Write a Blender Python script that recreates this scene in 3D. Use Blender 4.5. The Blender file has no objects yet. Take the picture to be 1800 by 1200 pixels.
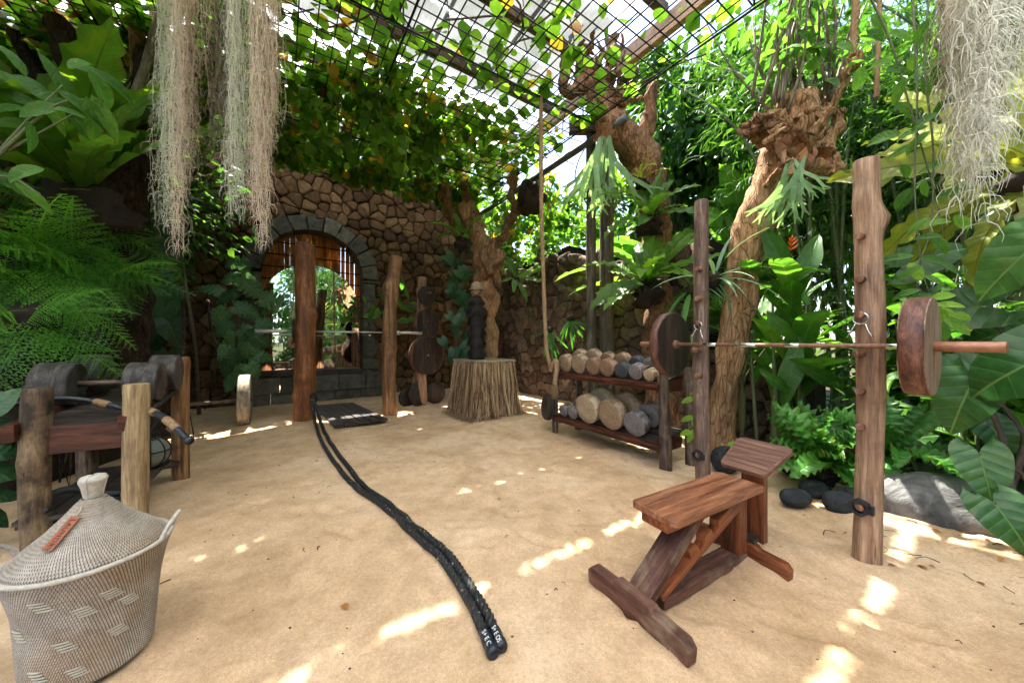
import bpy, bmesh, math, random
import numpy as np
from mathutils import Vector, Matrix, Quaternion, noise as mnoise

scene = bpy.context.scene
COL = scene.collection
R = math.radians

# ------------------------------------------------------------------ camera, sky, sun, exposure
CAMH = 1.27
cam_d = bpy.data.cameras.new('camera')
cam_d.lens = 12.0; cam_d.sensor_width = 36.0; cam_d.clip_start = 0.05; cam_d.clip_end = 600
cam = bpy.data.objects.new('camera', cam_d); COL.objects.link(cam)
cam.location = (0, 0, CAMH); cam.rotation_euler = (R(90), 0, 0)
scene.camera = cam

SUN_AZ = math.atan2(-0.38, 0.85)      # clockwise from +Y
SUN_EL = R(64)
w = bpy.data.worlds.new('World'); scene.world = w; w.use_nodes = True
nt = w.node_tree; nt.nodes.clear()
sky = nt.nodes.new('ShaderNodeTexSky'); sky.sky_type = 'NISHITA'; sky.sun_disc = False
sky.sun_elevation = SUN_EL; sky.sun_rotation = SUN_AZ
sky.air_density = 1.0; sky.dust_density = 1.5; sky.ozone_density = 1.0
bg = nt.nodes.new('ShaderNodeBackground'); bg.inputs['Strength'].default_value = 0.11
wo = nt.nodes.new('ShaderNodeOutputWorld')
nt.links.new(sky.outputs[0], bg.inputs['Color']); nt.links.new(bg.outputs[0], wo.inputs['Surface'])
sd = bpy.data.lights.new('sun', 'SUN'); sd.energy = 5.0; sd.angle = R(0.55); sd.color = (1.0, 0.95, 0.86)
sun = bpy.data.objects.new('sun', sd); COL.objects.link(sun)
sdir = Vector((math.sin(SUN_AZ) * math.cos(SUN_EL), math.cos(SUN_AZ) * math.cos(SUN_EL), math.sin(SUN_EL)))
sun.rotation_euler = sdir.to_track_quat('Z', 'Y').to_euler()
sun.location = sdir * 30
vs = scene.view_settings
vs.view_transform = 'Standard'; vs.look = 'None'; vs.gamma = 1.0; vs.use_curve_mapping = False
vs.exposure = 2.5
scene.render.engine = 'CYCLES'
cy = scene.cycles
cy.use_denoising = True
cy.max_bounces = 6; cy.diffuse_bounces = 3; cy.glossy_bounces = 2; cy.transmission_bounces = 3; cy.transparent_max_bounces = 6
cy.use_adaptive_sampling = True; cy.adaptive_threshold = 0.03
cy.caustics_reflective = False; cy.caustics_refractive = False
cy.sample_clamp_indirect = 6.0

# ------------------------------------------------------------------ helpers
rng = np.random.default_rng(7)
random.seed(7)

def P(px, py, Y):
    """point seen at photo pixel (px,py) that stands Y metres in front of the camera"""
    return Vector(((px - 900) / 600 * Y, Y, CAMH - (py - 600) / 600 * Y))

def G(px, py, z=0.0):
    Y = 600 * (CAMH - z) / (py - 600)
    return Vector(((px - 900) / 600 * Y, Y, z))

E1 = Vector((math.cos(R(34)), math.sin(R(34)), 0)); E2 = Vector((math.sin(R(34)), -math.cos(R(34)), 0))
def UV(u, v, z=0.0):
    p = E1 * u + E2 * v
    return Vector((p.x, p.y, z))

def _hash(i, j, k):
    h = (i * 374761393 + j * 668265263 + k * 2147483647 + 1274126177) & 0xFFFFFFFF
    h = ((h ^ (h >> 13)) * 1274126177) & 0xFFFFFFFF
    h = h ^ (h >> 16)
    return (h & 0xFFFFFF) / float(0xFFFFFF)

def vnoise(p):
    p = np.asarray(p, float)
    f = np.floor(p).astype(np.int64); t = p - f; t = t * t * (3 - 2 * t)
    r = 0
    for a in (0, 1):
        for b in (0, 1):
            for c in (0, 1):
                wgt = (t[:, 0] if a else 1 - t[:, 0]) * (t[:, 1] if b else 1 - t[:, 1]) * (t[:, 2] if c else 1 - t[:, 2])
                r = r + wgt * _hash(f[:, 0] + a, f[:, 1] + b, f[:, 2] + c)
    return r * 2 - 1

def fbm(p, octv=4, gain=0.5):
    p = np.asarray(p, float); r = np.zeros(len(p)); a = 1.0
    for o in range(octv):
        r += a * vnoise(p * (2 ** o) + 17.3 * o); a *= gain
    return r

def make_mesh(name, V, F, uv=None, rnd=None, smooth=True):
    me = bpy.data.meshes.new(name)
    V = np.asarray(V, np.float32)
    if isinstance(F, np.ndarray):
        ls = F.ravel().astype(np.int32); cnt = np.full(len(F), F.shape[1])
    else:
        cnt = np.array([len(f) for f in F]); ls = np.array([i for f in F for i in f], np.int32)
    me.vertices.add(len(V)); me.vertices.foreach_set('co', V.ravel())
    me.loops.add(len(ls)); me.loops.foreach_set('vertex_index', ls)
    me.polygons.add(len(cnt))
    st = np.zeros(len(cnt), np.int32); st[1:] = np.cumsum(cnt)[:-1]
    me.polygons.foreach_set('loop_start', st)
    me.update(calc_edges=True)
    me.polygons.foreach_set('use_smooth', np.full(len(cnt), bool(smooth)))
    if uv is not None:
        l = me.uv_layers.new(name='UVMap')
        l.data.foreach_set('uv', np.asarray(uv, np.float32)[ls].ravel())
    if rnd is not None:
        at = me.attributes.new('rnd', 'FLOAT', 'POINT')
        at.data.foreach_set('value', np.asarray(rnd, np.float32))
    me.validate()
    return me

ORG = {}
def tag(o, label=None, cat=None, group=None, kind=None):
    if label: o['label'] = label
    if cat: o['category'] = cat
    if group: o['group'] = group
    if kind: o['kind'] = kind
    return o

def thing(name, label, cat, loc=(0, 0, 0), group=None):
    o = bpy.data.objects.new(name, None); COL.objects.link(o)
    o.empty_display_size = 0.1
    o.location = loc; ORG[o.name] = Vector(loc)
    return tag(o, label, cat, group)

def org(o):
    return ORG.get(o.name, Vector((0, 0, 0))) if o else Vector((0, 0, 0))

def part(name, geo, mat, parent=None, smooth=True):
    """geo = (V, F[, uv[, rnd]]) in world coordinates -> ONE mesh object under parent"""
    V = np.asarray(geo[0], float); F = geo[1]
    uv = geo[2] if len(geo) > 2 else None; rn = geo[3] if len(geo) > 3 else None
    g = org(parent)
    me = make_mesh(name, V - np.array(g)[None, :], F, uv, rn, smooth)
    me.materials.append(mat)
    o = bpy.data.objects.new(name, me); COL.objects.link(o)
    if parent: o.parent = parent
    ORG[o.name] = g
    return o

def inst(name, me, parent, M):
    """a shared mesh placed with the world matrix M"""
    o = bpy.data.objects.new(name, me); COL.objects.link(o)
    o.parent = parent
    o.matrix_local = Matrix.Translation(-org(parent)) @ M if parent else M
    return o

def solo(name, geo, mat, label, cat, group=None, smooth=True, base=None):
    """a thing that is one mesh"""
    V = np.asarray(geo[0], float)
    b = Vector(base) if base is not None else Vector((*(V[:, :2].mean(0)), V[:, 2].min()))
    me = make_mesh(name, V - np.array(b)[None, :], geo[1], geo[2] if len(geo) > 2 else None, geo[3] if len(geo) > 3 else None, smooth)
    me.materials.append(mat)
    o = bpy.data.objects.new(name, me); COL.objects.link(o); o.location = b; ORG[o.name] = b
    return tag(o, label, cat, group)

def join(*gs):
    Vs, Fs, n = [], [], 0
    for g in gs:
        Vs.append(np.asarray(g[0], float))
        Fs.extend([tuple(int(i) + n for i in f) for f in g[1]])
        n += len(g[0])
    return np.vstack(Vs), Fs

def frames(pts):
    pts = np.asarray(pts, float)
    T = np.gradient(pts, axis=0); T /= np.linalg.norm(T, axis=1)[:, None] + 1e-9
    n0 = np.cross(T[0], [0.31, 0.95, 0.02]);
    if np.linalg.norm(n0) < 1e-3: n0 = np.cross(T[0], [1, 0, 0])
    n0 /= np.linalg.norm(n0)
    N = [n0]
    for i in range(1, len(pts)):
        n = N[-1] - T[i] * np.dot(N[-1], T[i]); n /= np.linalg.norm(n) + 1e-9; N.append(n)
    N = np.array(N); B = np.cross(T, N)
    return T, N, B

def spline(pts, n):
    """Catmull-Rom through rows of any width"""
    p = np.asarray(pts, float)
    if len(p) == 2:
        t = np.linspace(0, 1, n)[:, None]; return p[0] * (1 - t) + p[1] * t
    q = np.vstack([2 * p[0] - p[1], p, 2 * p[-1] - p[-2]])
    out = []
    for x in np.linspace(0, len(p) - 1 - 1e-6, n):
        i = int(x); t = x - i
        a, b, c, d = q[i], q[i + 1], q[i + 2], q[i + 3]
        out.append(0.5 * ((2 * b) + (-a + c) * t + (2 * a - 5 * b + 4 * c - d) * t * t + (-a + 3 * b - 3 * c + d) * t ** 3))
    return np.array(out)

def tube(pts, rad, n=10, rings=None, disp=0.0, freq=(4, 4, 4), seed=0, lobes=0, twist=0, lobe_amp=0.14, cap=True, octv=4):
    pts = [tuple(p) for p in pts]
    if np.isscalar(rad): rad = [rad] * len(pts)
    pr = np.hstack([np.array(pts, float), np.array(rad, float)[:, None]])
    if rings: pr = spline(pr, rings)
    C = pr[:, :3]; r = pr[:, 3]
    T, N, B = frames(C)
    m = len(C)
    th = np.linspace(0, 2 * np.pi, n, endpoint=False)
    L = np.concatenate([[0], np.cumsum(np.linalg.norm(np.diff(C, axis=0), axis=1))])
    rr = np.repeat(r[:, None], n, 1)
    if lobes:
        rr = rr * (1 + lobe_amp * np.abs(np.cos(lobes * 0.5 * (th[None, :] - twist * L[:, None]))) - lobe_amp * 0.5)
    D = N[:, None, :] * np.cos(th)[None, :, None] + B[:, None, :] * np.sin(th)[None, :, None]
    V = C[:, None, :] + D * rr[:, :, None]
    if disp:
        q = V.reshape(-1, 3) * np.array(freq) + seed * 13.7
        d = fbm(q, octv).reshape(m, n)
        V = V + D * (d * disp)[:, :, None]
    V = V.reshape(-1, 3)
    F = []
    for i in range(m - 1):
        for j in range(n):
            k = (j + 1) % n
            F.append((i * n + j, i * n + k, (i + 1) * n + k, (i + 1) * n + j))
    if cap:
        F.append(tuple(range(n))[::-1]); F.append(tuple((m - 1) * n + j for j in range(n)))
    return V, F

def log_geo(base, top, r0, r1, seed=0, bump=0.012, knots=(), n=26, rings=46):
    """a peeled log: fluted, knotted, with a slightly rounded sawn top"""
    b = np.array(base, float); t = np.array(top, float)
    ax = t - b; L = np.linalg.norm(ax)
    s = np.concatenate([np.linspace(0, 1, rings), [1.0]])
    rg = np.random.default_rng(seed)
    bend = np.array([rg.normal(0, 0.012), rg.normal(0, 0.012), 0])
    C = b + ax * s[:, None] + bend * np.sin(s * np.pi)[:, None] * L
    r = r0 + (r1 - r0) * s; r[-2] *= 0.99; r[-1] *= 0.93; C[-1] += ax / L * 0.006
    V, F = tube(C, r, n=n, cap=True)
    m = len(C)
    Vr = V.reshape(m, n, 3); D = Vr - C[:, None, :]; Dn = D / np.linalg.norm(D, axis=2)[:, :, None]
    q = Vr.reshape(-1, 3) * np.array([9, 9, 1.1]) + seed * 3.1
    d = fbm(q, 4).reshape(m, n) * bump
    for (hs, ang, amp, sz) in knots:
        th = np.arctan2(Dn[:, :, 1], Dn[:, :, 0])
        da = (th - ang + np.pi) % (2 * np.pi) - np.pi
        d = d + amp * np.exp(-((s[:, None] - hs) * L / sz) ** 2 - (da * r0 / sz) ** 2)
    Vr = Vr + Dn * d[:, :, None]
    return Vr.reshape(-1, 3), F

def lathe(profile, n=32, origin=(0, 0, 0), M=None):
    """profile rows (r, z) -> surface about local Z"""
    pr = np.asarray(profile, float); m = len(pr)
    th = np.linspace(0, 2 * np.pi, n, endpoint=False)
    V = np.zeros((m, n, 3))
    V[:, :, 0] = pr[:, 0][:, None] * np.cos(th); V[:, :, 1] = pr[:, 0][:, None] * np.sin(th); V[:, :, 2] = pr[:, 1][:, None]
    V = V.reshape(-1, 3)
    F = []
    for i in range(m - 1):
        for j in range(n):
            k = (j + 1) % n
            F.append((i * n + j, i * n + k, (i + 1) * n + k, (i + 1) * n + j))
    if pr[0, 0] > 1e-5: F.append(tuple(range(n))[::-1])
    if pr[-1, 0] > 1e-5: F.append(tuple((m - 1) * n + j for j in range(n)))
    if M is not None: V = xf(V, M)
    return V + np.array(origin, float), F

def xf(V, M):
    A = np.array(M); V = np.asarray(V, float)
    return V @ A[:3, :3].T + A[:3, 3]

def drum_profile(r, h, bev=0.006, z0=0.0):
    return [(r * 0.5, z0 + 0.0), (r - bev, z0), (r, z0 + bev), (r * 1.004, z0 + h * 0.5), (r, z0 + h - bev), (r - bev, z0 + h), (r * 0.5, z0 + h)]

def axis_matrix(pos, zdir, xhint=(0, 0, 1)):
    z = Vector(zdir).normalized(); x = Vector(xhint) - z * Vector(xhint).dot(z)
    if x.length < 1e-4: x = Vector((1, 0, 0)) - z * z.x
    x.normalize(); y = z.cross(x)
    M = Matrix((x, y, z)).transposed().to_4x4(); M.translation = Vector(pos)
    return M

def bm_geo(bm):
    bm.verts.ensure_lookup_table()
    V = np.array([v.co[:] for v in bm.verts]); F = [tuple(v.index for v in f.verts) for f in bm.faces]
    bm.free(); return V, F

def box(c, size, M=None, bev=0.006, seg=2):
    """bevelled box; c and size in the frame M (world when None)"""
    bm = bmesh.new(); bmesh.ops.create_cube(bm, size=1.0)
    for v in bm.verts: v.co = Vector((v.co.x * size[0] + c[0], v.co.y * size[1] + c[1], v.co.z * size[2] + c[2]))
    if bev > 0:
        bmesh.ops.bevel(bm, geom=bm.edges[:], offset=min(bev, min(size) * 0.4), segments=seg, affect='EDGES', profile=0.6)
    bm.verts.index_update()
    V, F = bm_geo(bm)
    if M is not None: V = xf(V, M)
    return V, F

def prism(outline, h, M=None, bev=0.005):
    """extrude a 2D outline (xy) by h along z, bevelled"""
    bm = bmesh.new()
    vs_ = [bm.verts.new((p[0], p[1], 0)) for p in outline]
    f = bm.faces.new(vs_)
    r = bmesh.ops.extrude_face_region(bm, geom=[f])
    for e in r['geom']:
        if isinstance(e, bmesh.types.BMVert): e.co.z += h
    bmesh.ops.recalc_face_normals(bm, faces=bm.faces[:])
    if bev: bmesh.ops.bevel(bm, geom=[e for e in bm.edges if e.is_manifold and e.calc_face_angle(0) > 0.6], offset=bev, segments=2, affect='EDGES', profile=0.6)
    bm.verts.index_update()
    V, F = bm_geo(bm)
    if M is not None: V = xf(V, M)
    return V, F

def frame_matrix(o, x, y, z=None):
    x = Vector(x).normalized(); y = Vector(y); y = (y - x * y.dot(x)).normalized(); z = x.cross(y)
    if z.z < -0.99: z = -z
    M = Matrix((x, y, z)).transposed().to_4x4(); M.translation = Vector(o); return M

# ------------------------------------------------------------------ materials
MAT = {}
class NT:
    def __init__(s, name):
        s.m = bpy.data.materials.new(name); s.m.use_nodes = True
        s.t = s.m.node_tree; s.t.nodes.clear(); MAT[name] = s.m
        s.out = s.n('ShaderNodeOutputMaterial')
    def n(s, typ, **kw):
        x = s.t.nodes.new(typ)
        for k, v in kw.items(): setattr(x, k, v)
        return x
    def l(s, a, b): s.t.links.new(a, b)
    def val(s, sock, v):
        if hasattr(v, 'is_linked') or isinstance(v, bpy.types.NodeSocket): s.l(v, sock)
        else: sock.default_value = v
    def noise(s, vec, scale, detail=6, rough=0.6, dist=0.0):
        x = s.n('ShaderNodeTexNoise'); x.inputs['Scale'].default_value = scale; x.inputs['Detail'].default_value = detail
        x.inputs['Roughness'].default_value = rough; x.inputs['Distortion'].default_value = dist
        if vec is not None: s.l(vec, x.inputs['Vector'])
        return x.outputs['Fac']
    def mapping(s, vec, scale=(1, 1, 1), loc=None):
        x = s.n('ShaderNodeMapping'); x.inputs['Scale'].default_value = scale
        s.l(vec, x.inputs['Vector'])
        if loc is not None: s.l(loc, x.inputs['Location'])
        return x.outputs[0]
    def ramp(s, fac, stops):
        x = s.n('ShaderNodeValToRGB'); e = x.color_ramp.elements
        while len(e) < len(stops): e.new(0.5)
        for i, (p, c) in enumerate(stops): e[i].position = p; e[i].color = (*c, 1) if len(c) == 3 else c
        s.l(fac, x.inputs[0]); return x.outputs[0]
    def math(s, op, a, b=0.0, clamp=False):
        x = s.n('ShaderNodeMath', operation=op); x.use_clamp = clamp
        s.val(x.inputs[0], a); s.val(x.inputs[1], b); return x.outputs[0]
    def mix(s, fac, a, b, mode='MIX'):
        x = s.n('ShaderNodeMix', data_type='RGBA', blend_type=mode)
        s.val(x.inputs[0], fac)
        s.val(x.inputs[6], a if not isinstance(a, tuple) else (*a, 1)); s.val(x.inputs[7], b if not isinstance(b, tuple) else (*b, 1))
        return x.outputs[2]
    def bump(s, h, strength=0.5, dist=0.01, normal=None):
        x = s.n('ShaderNodeBump'); x.inputs['Strength'].default_value = strength; x.inputs['Distance'].default_value = dist
        s.l(h, x.inputs['Height'])
        if normal is not None: s.l(normal, x.inputs['Normal'])
        return x.outputs[0]
    def pbr(s, col, rough=0.6, normal=None, metallic=0.0, spec=0.5):
        x = s.n('ShaderNodeBsdfPrincipled')
        s.val(x.inputs['Base Color'], col if not isinstance(col, tuple) else (*col, 1))
        s.val(x.inputs['Roughness'], rough); x.inputs['Metallic'].default_value = metallic
        x.inputs['Specular IOR Level'].default_value = spec
        if normal is not None: s.l(normal, x.inputs['Normal'])
        return x.outputs[0]
    def done(s, sh): s.l(sh, s.out.inputs['Surface']); return s.m
    def coords(s): return s.n('ShaderNodeTexCoord')
    def orand(s): return s.n('ShaderNodeObjectInfo').outputs['Random']

def wood(name, c_dark, c_mid, c_light, scale=(14, 14, 1.2), rough=0.6, bump=0.5, blotch=None, blotch_amt=0.5, cracks=0.5):
    t = NT(name); tc = t.coords(); rnd = t.orand()
    off = t.n('ShaderNodeCombineXYZ'); t.l(t.math('MULTIPLY', rnd, 31.0), off.inputs[0]); t.l(t.math('MULTIPLY', rnd, 17.0), off.inputs[2])
    v = t.mapping(tc.outputs['Object'], scale, off.outputs[0])
    n1 = t.noise(v, 1.0, 8, 0.65, 0.6)
    col = t.ramp(n1, [(0.35, c_dark), (0.5, c_mid), (0.65, c_light)])
    n2 = t.noise(tc.outputs['Object'], 5.0, 4, 0.6, 0.3)
    bc = blotch if blotch else tuple(x * 0.45 for x in c_dark)
    col = t.mix(t.math('MULTIPLY', t.ramp(n2, [(0.48, (0, 0, 0)), (0.66, (1, 1, 1))]), blotch_amt), col, bc)
    v3 = t.mapping(tc.outputs['Object'], tuple(x * 2.2 for x in scale), off.outputs[0])
    n3 = t.noise(v3, 1.0, 4, 0.5, 0.2)
    crack = t.ramp(n3, [(0.30, (1, 1, 1)), (0.37, (0, 0, 0))])
    col = t.mix(t.math('MULTIPLY', crack, cracks), col, tuple(x * 0.25 for x in c_dark))
    n5 = t.noise(t.mapping(tc.outputs['Object'], tuple(x * 5.5 for x in scale), off.outputs[0]), 1.0, 3, 0.6)
    col = t.mix(1.0, col, t.ramp(n5, [(0.3, (0.66, 0.66, 0.66)), (0.7, (1.22, 1.22, 1.22))]), 'MULTIPLY')
    col = t.mix(1.0, col, t.ramp(rnd, [(0, (0.82, 0.82, 0.82)), (1, (1.12, 1.1, 1.08))]), 'MULTIPLY')
    h = t.math('SUBTRACT', n1, t.math('MULTIPLY', crack, 0.6))
    rg = t.math('ADD', t.math('MULTIPLY', n1, 0.25), rough - 0.12)
    return t.done(t.pbr(col, rg, t.bump(h, bump, 0.012), spec=0.35))

def bark(name, c_dark, c_mid, c_light, sc=(11, 11, 3.0), pale=None):
    t = NT(name); tc = t.coords(); o = tc.outputs['Object']
    v = t.mapping(o, sc); n1 = t.noise(v, 1.0, 10, 0.72, 1.2); n2 = t.noise(v, 4.2, 6, 0.7, 0.5); n0 = t.noise(o, 2.0, 4, 0.6)
    vo = t.n('ShaderNodeTexVoronoi', feature='DISTANCE_TO_EDGE'); vo.inputs['Scale'].default_value = 1.3; t.l(t.mapping(o, tuple(x * 1.1 for x in sc)), vo.inputs['Vector'])
    fis = t.ramp(vo.outputs['Distance'], [(0.0, (1, 1, 1)), (0.07, (0, 0, 0))])
    f = t.math('ADD', t.math('MULTIPLY', n1, 0.6), t.math('MULTIPLY', n2, 0.4))
    col = t.ramp(f, [(0.36, c_dark), (0.5, c_mid), (0.64, c_light)])
    col = t.mix(t.math('MULTIPLY', fis, 0.4), col, tuple(x * 0.4 for x in c_dark))
    col = t.mix(1.0, col, t.ramp(n0, [(0.3, (0.6, 0.6, 0.6)), (0.7, (1.25, 1.2, 1.15))]), 'MULTIPLY')
    h = t.math('SUBTRACT', f, t.math('MULTIPLY', fis, 0.5))
    return t.done(t.pbr(col, 0.88, t.bump(n2, 0.7, 0.015, t.bump(h, 0.8, 0.04)), spec=0.2))

def ringwood(name, c_dark, c_mid, c_light, rough=0.75):
    """sawn round: growth rings and radial checks on the faces, streaks on the barrel (local Z is the axis)"""
    t = NT(name); tc = t.coords(); rnd = t.orand()
    sep = t.n('ShaderNodeSeparateXYZ'); t.l(tc.outputs['Object'], sep.inputs[0])
    wv = t.n('ShaderNodeTexWave', wave_type='RINGS', rings_direction='Z'); wv.inputs['Scale'].default_value = 17
    wv.inputs['Distortion'].default_value = 5.0; wv.inputs['Detail'].default_value = 3; wv.inputs['Detail Scale'].default_value = 1.2
    off = t.n('ShaderNodeCombineXYZ')
    t.l(t.math('ADD', t.math('MULTIPLY', rnd, 0.03), 0.0), off.inputs[0]); off.inputs[1].default_value = 0.012
    t.l(t.mapping(tc.outputs['Object'], (1, 1, 1), off.outputs[0]), wv.inputs['Vector'])
    v = t.mapping(tc.outputs['Object'], (9, 9, 9), off.outputs[0])
    n1 = t.noise(v, 1.0, 7, 0.65, 0.5)
    f = t.math('ADD', t.math('MULTIPLY', wv.outputs['Fac'], 0.35), t.math('MULTIPLY', n1, 0.75))
    col = t.ramp(f, [(0.3, c_dark), (0.55, c_mid), (0.8, c_light)])
    ang = t.math('ARCTAN2', sep.outputs[1], sep.outputs[0])
    cv = t.n('ShaderNodeCombineXYZ'); t.l(t.math('MULTIPLY', ang, 3.0), cv.inputs[0]); t.l(t.math('MULTIPLY', rnd, 40), cv.inputs[1])
    ck = t.ramp(t.noise(cv.outputs[0], 1.6, 3, 0.6), [(0.32, (1, 1, 1)), (0.36, (0, 0, 0))])
    col = t.mix(t.math('MULTIPLY', ck, 0.55), col, tuple(x * 0.3 for x in c_dark))
    st = t.ramp(t.noise(tc.outputs['Object'], 3.0, 4, 0.6), [(0.45, (0, 0, 0)), (0.65, (1, 1, 1))])
    col = t.mix(t.math('MULTIPLY', st, 0.35), col, c_dark)
    return t.done(t.pbr(col, rough, t.bump(t.math('SUBTRACT', f, ck), 0.35, 0.006), spec=0.3))

def leafmat(name, dark, light, trans=0.35, rough=0.42, vein=None, vein_n=14, vein_k=1.2, tcol=None, edge=None, spec=0.4, vein_amt=0.55, midw=0.035):
    t = NT(name); tc = t.coords()
    at = t.n('ShaderNodeAttribute', attribute_name='rnd')
    rnd = t.math('FRACT', t.math('ADD', at.outputs['Fac'], t.orand()))
    col = t.ramp(rnd, [(0.0, dark), (0.75, light), (1.0, tuple(min(1, a * 1.25 + b) for a, b in zip(light, (0.02, 0.02, 0.0))))])
    nz = t.noise(tc.outputs['Object'], 9.0, 3, 0.6)
    col = t.mix(1.0, col, t.ramp(nz, [(0.3, (0.72, 0.76, 0.7)), (0.7, (1.15, 1.12, 1.1))]), 'MULTIPLY')
    nrm = None
    if vein:
        sep = t.n('ShaderNodeSeparateXYZ'); t.l(tc.outputs['UV'], sep.inputs[0])
        a = t.math('ABSOLUTE', t.math('SUBTRACT', sep.outputs[0], 0.5))
        mid = t.ramp(a, [(0.0, (1, 1, 1)), (midw, (0, 0, 0))])
        ph = t.math('MULTIPLY', t.math('SUBTRACT', sep.outputs[1], t.math('MULTIPLY', a, vein_k * 0.35)), vein_n * 6.283)
        sv = t.math('ABSOLUTE', t.math('SINE', t.math('MULTIPLY', ph, 0.5)))
        lat = t.ramp(sv, [(0.0, (1, 1, 1)), (0.14, (0, 0, 0))])
        vv = t.math('MAXIMUM', mid, t.math('MULTIPLY', lat, 0.55))
        col = t.mix(t.math('MULTIPLY', vv, vein_amt), col, vein)
        nrm = t.bump(t.math('SUBTRACT', sv, mid), 0.45, 0.006)
        # blemishes: brown specks, browned margins and tips
        off = t.n('ShaderNodeCombineXYZ'); t.l(t.math('MULTIPLY', rnd, 23.0), off.inputs[0]); t.l(t.math('MULTIPLY', rnd, 9.0), off.inputs[1])
        uvj = t.mapping(tc.outputs['UV'], (5, 9, 1), off.outputs[0])
        sp = t.ramp(t.noise(uvj, 2.4, 4, 0.65), [(0.665, (0, 0, 0)), (0.70, (1, 1, 1))])
        rim = t.math('ADD', t.math('MULTIPLY', a, 1.7), t.math('MULTIPLY', t.noise(uvj, 0.8, 4, 0.6), 0.75))
        rim = t.ramp(rim, [(1.19, (0, 0, 0)), (1.0, (0, 0, 0))]) if False else t.math('MULTIPLY', t.math('SUBTRACT', rim, 1.17), 9.0, True)
        yl = t.ramp(t.noise(uvj, 0.5, 2, 0.5), [(0.55, (0, 0, 0)), (0.8, (1, 1, 1))])
        col = t.mix(t.math('MULTIPLY', yl, 0.35), col, (light[0] * 2.2 + .04, light[1] * 1.15 + .02, light[2] * .7))
        col = t.mix(t.math('MULTIPLY', t.math('MAXIMUM', sp, rim), 0.8), col, (0.14, 0.075, 0.025))
    p = t.pbr(col, rough, nrm, spec=spec)
    tr = t.n('ShaderNodeBsdfTranslucent')
    tcol = tcol or tuple(min(1, x * 2.2 + y) for x, y in zip(light, (0.04, 0.06, 0.0)))
    t.l(t.mix(1.0, col, (2.4, 2.3, 1.2), 'MULTIPLY'), tr.inputs['Color'])
    mx = t.n('ShaderNodeMixShader'); mx.inputs[0].default_value = trans
    t.l(p, mx.inputs[1]); t.l(tr.outputs[0], mx.inputs[2])
    return t.done(mx.outputs[0])

def plain(name, col, rough=0.5, metallic=0.0, var=0.25, nscale=20, bump=0.15, spec=0.5):
    t = NT(name); tc = t.coords()
    n1 = t.noise(tc.outputs['Object'], nscale, 5, 0.6)
    c = t.mix(1.0, col, t.ramp(n1, [(0.25, (1 - var,) * 3), (0.75, (1 + var,) * 3)]), 'MULTIPLY')
    rg = t.math('ADD', t.math('MULTIPLY', n1, 0.3), rough - 0.15)
    return t.done(t.pbr(c, rg, t.bump(n1, bump, 0.004), metallic, spec))
# ---- sand
t = NT('sand'); tc = t.coords()
o = tc.outputs['Object']
n1 = t.noise(o, 0.9, 5, 0.6, 0.4); n2 = t.noise(o, 60, 6, 0.75); n3 = t.noise(o, 6, 6, 0.6); n4 = t.noise(o, 330, 2, 0.6)
c = t.ramp(n1, [(0.32, (0.49, 0.315, 0.175)), (0.5, (0.64, 0.43, 0.265)), (0.66, (0.74, 0.53, 0.355))])
c = t.mix(1.0, c, t.ramp(n2, [(0.3, (0.78, 0.76, 0.74)), (0.7, (1.14, 1.14, 1.14))]), 'MULTIPLY')
c = t.mix(1.0, c, t.ramp(n4, [(0.3, (0.72, 0.72, 0.72)), (0.65, (1.15, 1.15, 1.15))]), 'MULTIPLY')
c = t.mix(1.0, c, t.ramp(n3, [(0.35, (0.86, 0.85, 0.83)), (0.6, (1.05, 1.05, 1.05))]), 'MULTIPLY')
b1 = t.bump(n3, 0.35, 0.05); b2 = t.bump(n2, 0.55, 0.012, b1); b3 = t.bump(n4, 0.4, 0.004, b2)
t.done(t.pbr(c, 0.95, b3, spec=0.15))
# ---- soil with litter and grass patches
t = NT('soil'); tc = t.coords(); o = tc.outputs['Object']
n1 = t.noise(o, 7, 8, 0.7); n2 = t.noise(o, 0.5, 4, 0.6)
c = t.ramp(n1, [(0.3, (0.018, 0.013, 0.008)), (0.55, (0.06, 0.042, 0.026)), (0.75, (0.13, 0.09, 0.05))])
c = t.mix(t.ramp(n2, [(0.52, (0, 0, 0)), (0.6, (1, 1, 1))]), c, (0.05, 0.11, 0.015))
t.done(t.pbr(c, 0.95, t.bump(n1, 0.8, 0.05), spec=0.1))
# ---- lava stone
def stone(name, c0, c1, c2, moss=0.12, nsc=14):
    t = NT(name); tc = t.coords(); o = tc.outputs['Object']
    at = t.n('ShaderNodeAttribute', attribute_name='rnd')
    base = t.ramp(at.outputs['Fac'], [(0.0, c0), (0.5, c1), (1.0, c2)])
    n1 = t.noise(o, nsc, 8, 0.7); n2 = t.noise(o, 70, 4, 0.7); n3 = t.noise(o, 1.4, 4, 0.6)
    c = t.mix(1.0, base, t.ramp(n1, [(0.28, (0.35, 0.33, 0.32)), (0.5, (0.9, 0.9, 0.9)), (0.72, (1.5, 1.45, 1.4))]), 'MULTIPLY')
    pits = t.ramp(n2, [(0.33, (1, 1, 1)), (0.42, (0, 0, 0))])
    c = t.mix(t.math('MULTIPLY', pits, 0.75), c, (0.012, 0.009, 0.007))
    c = t.mix(t.math('MULTIPLY', t.ramp(n3, [(0.55, (0, 0, 0)), (0.68, (1, 1, 1))]), moss), c, (0.03, 0.05, 0.012))
    b = t.bump(n1, 0.9, 0.03); b = t.bump(t.math('SUBTRACT', n2, pits), 0.7, 0.01, b)
    return t.done(t.pbr(c, 0.92, b, spec=0.2))
stone('lava_stone', (0.065, 0.036, 0.019), (0.13, 0.075, 0.037), (0.21, 0.13, 0.066))
stone('wall_stone_dark', (0.07, 0.046, 0.032), (0.13, 0.09, 0.062), (0.21, 0.15, 0.107))
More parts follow.
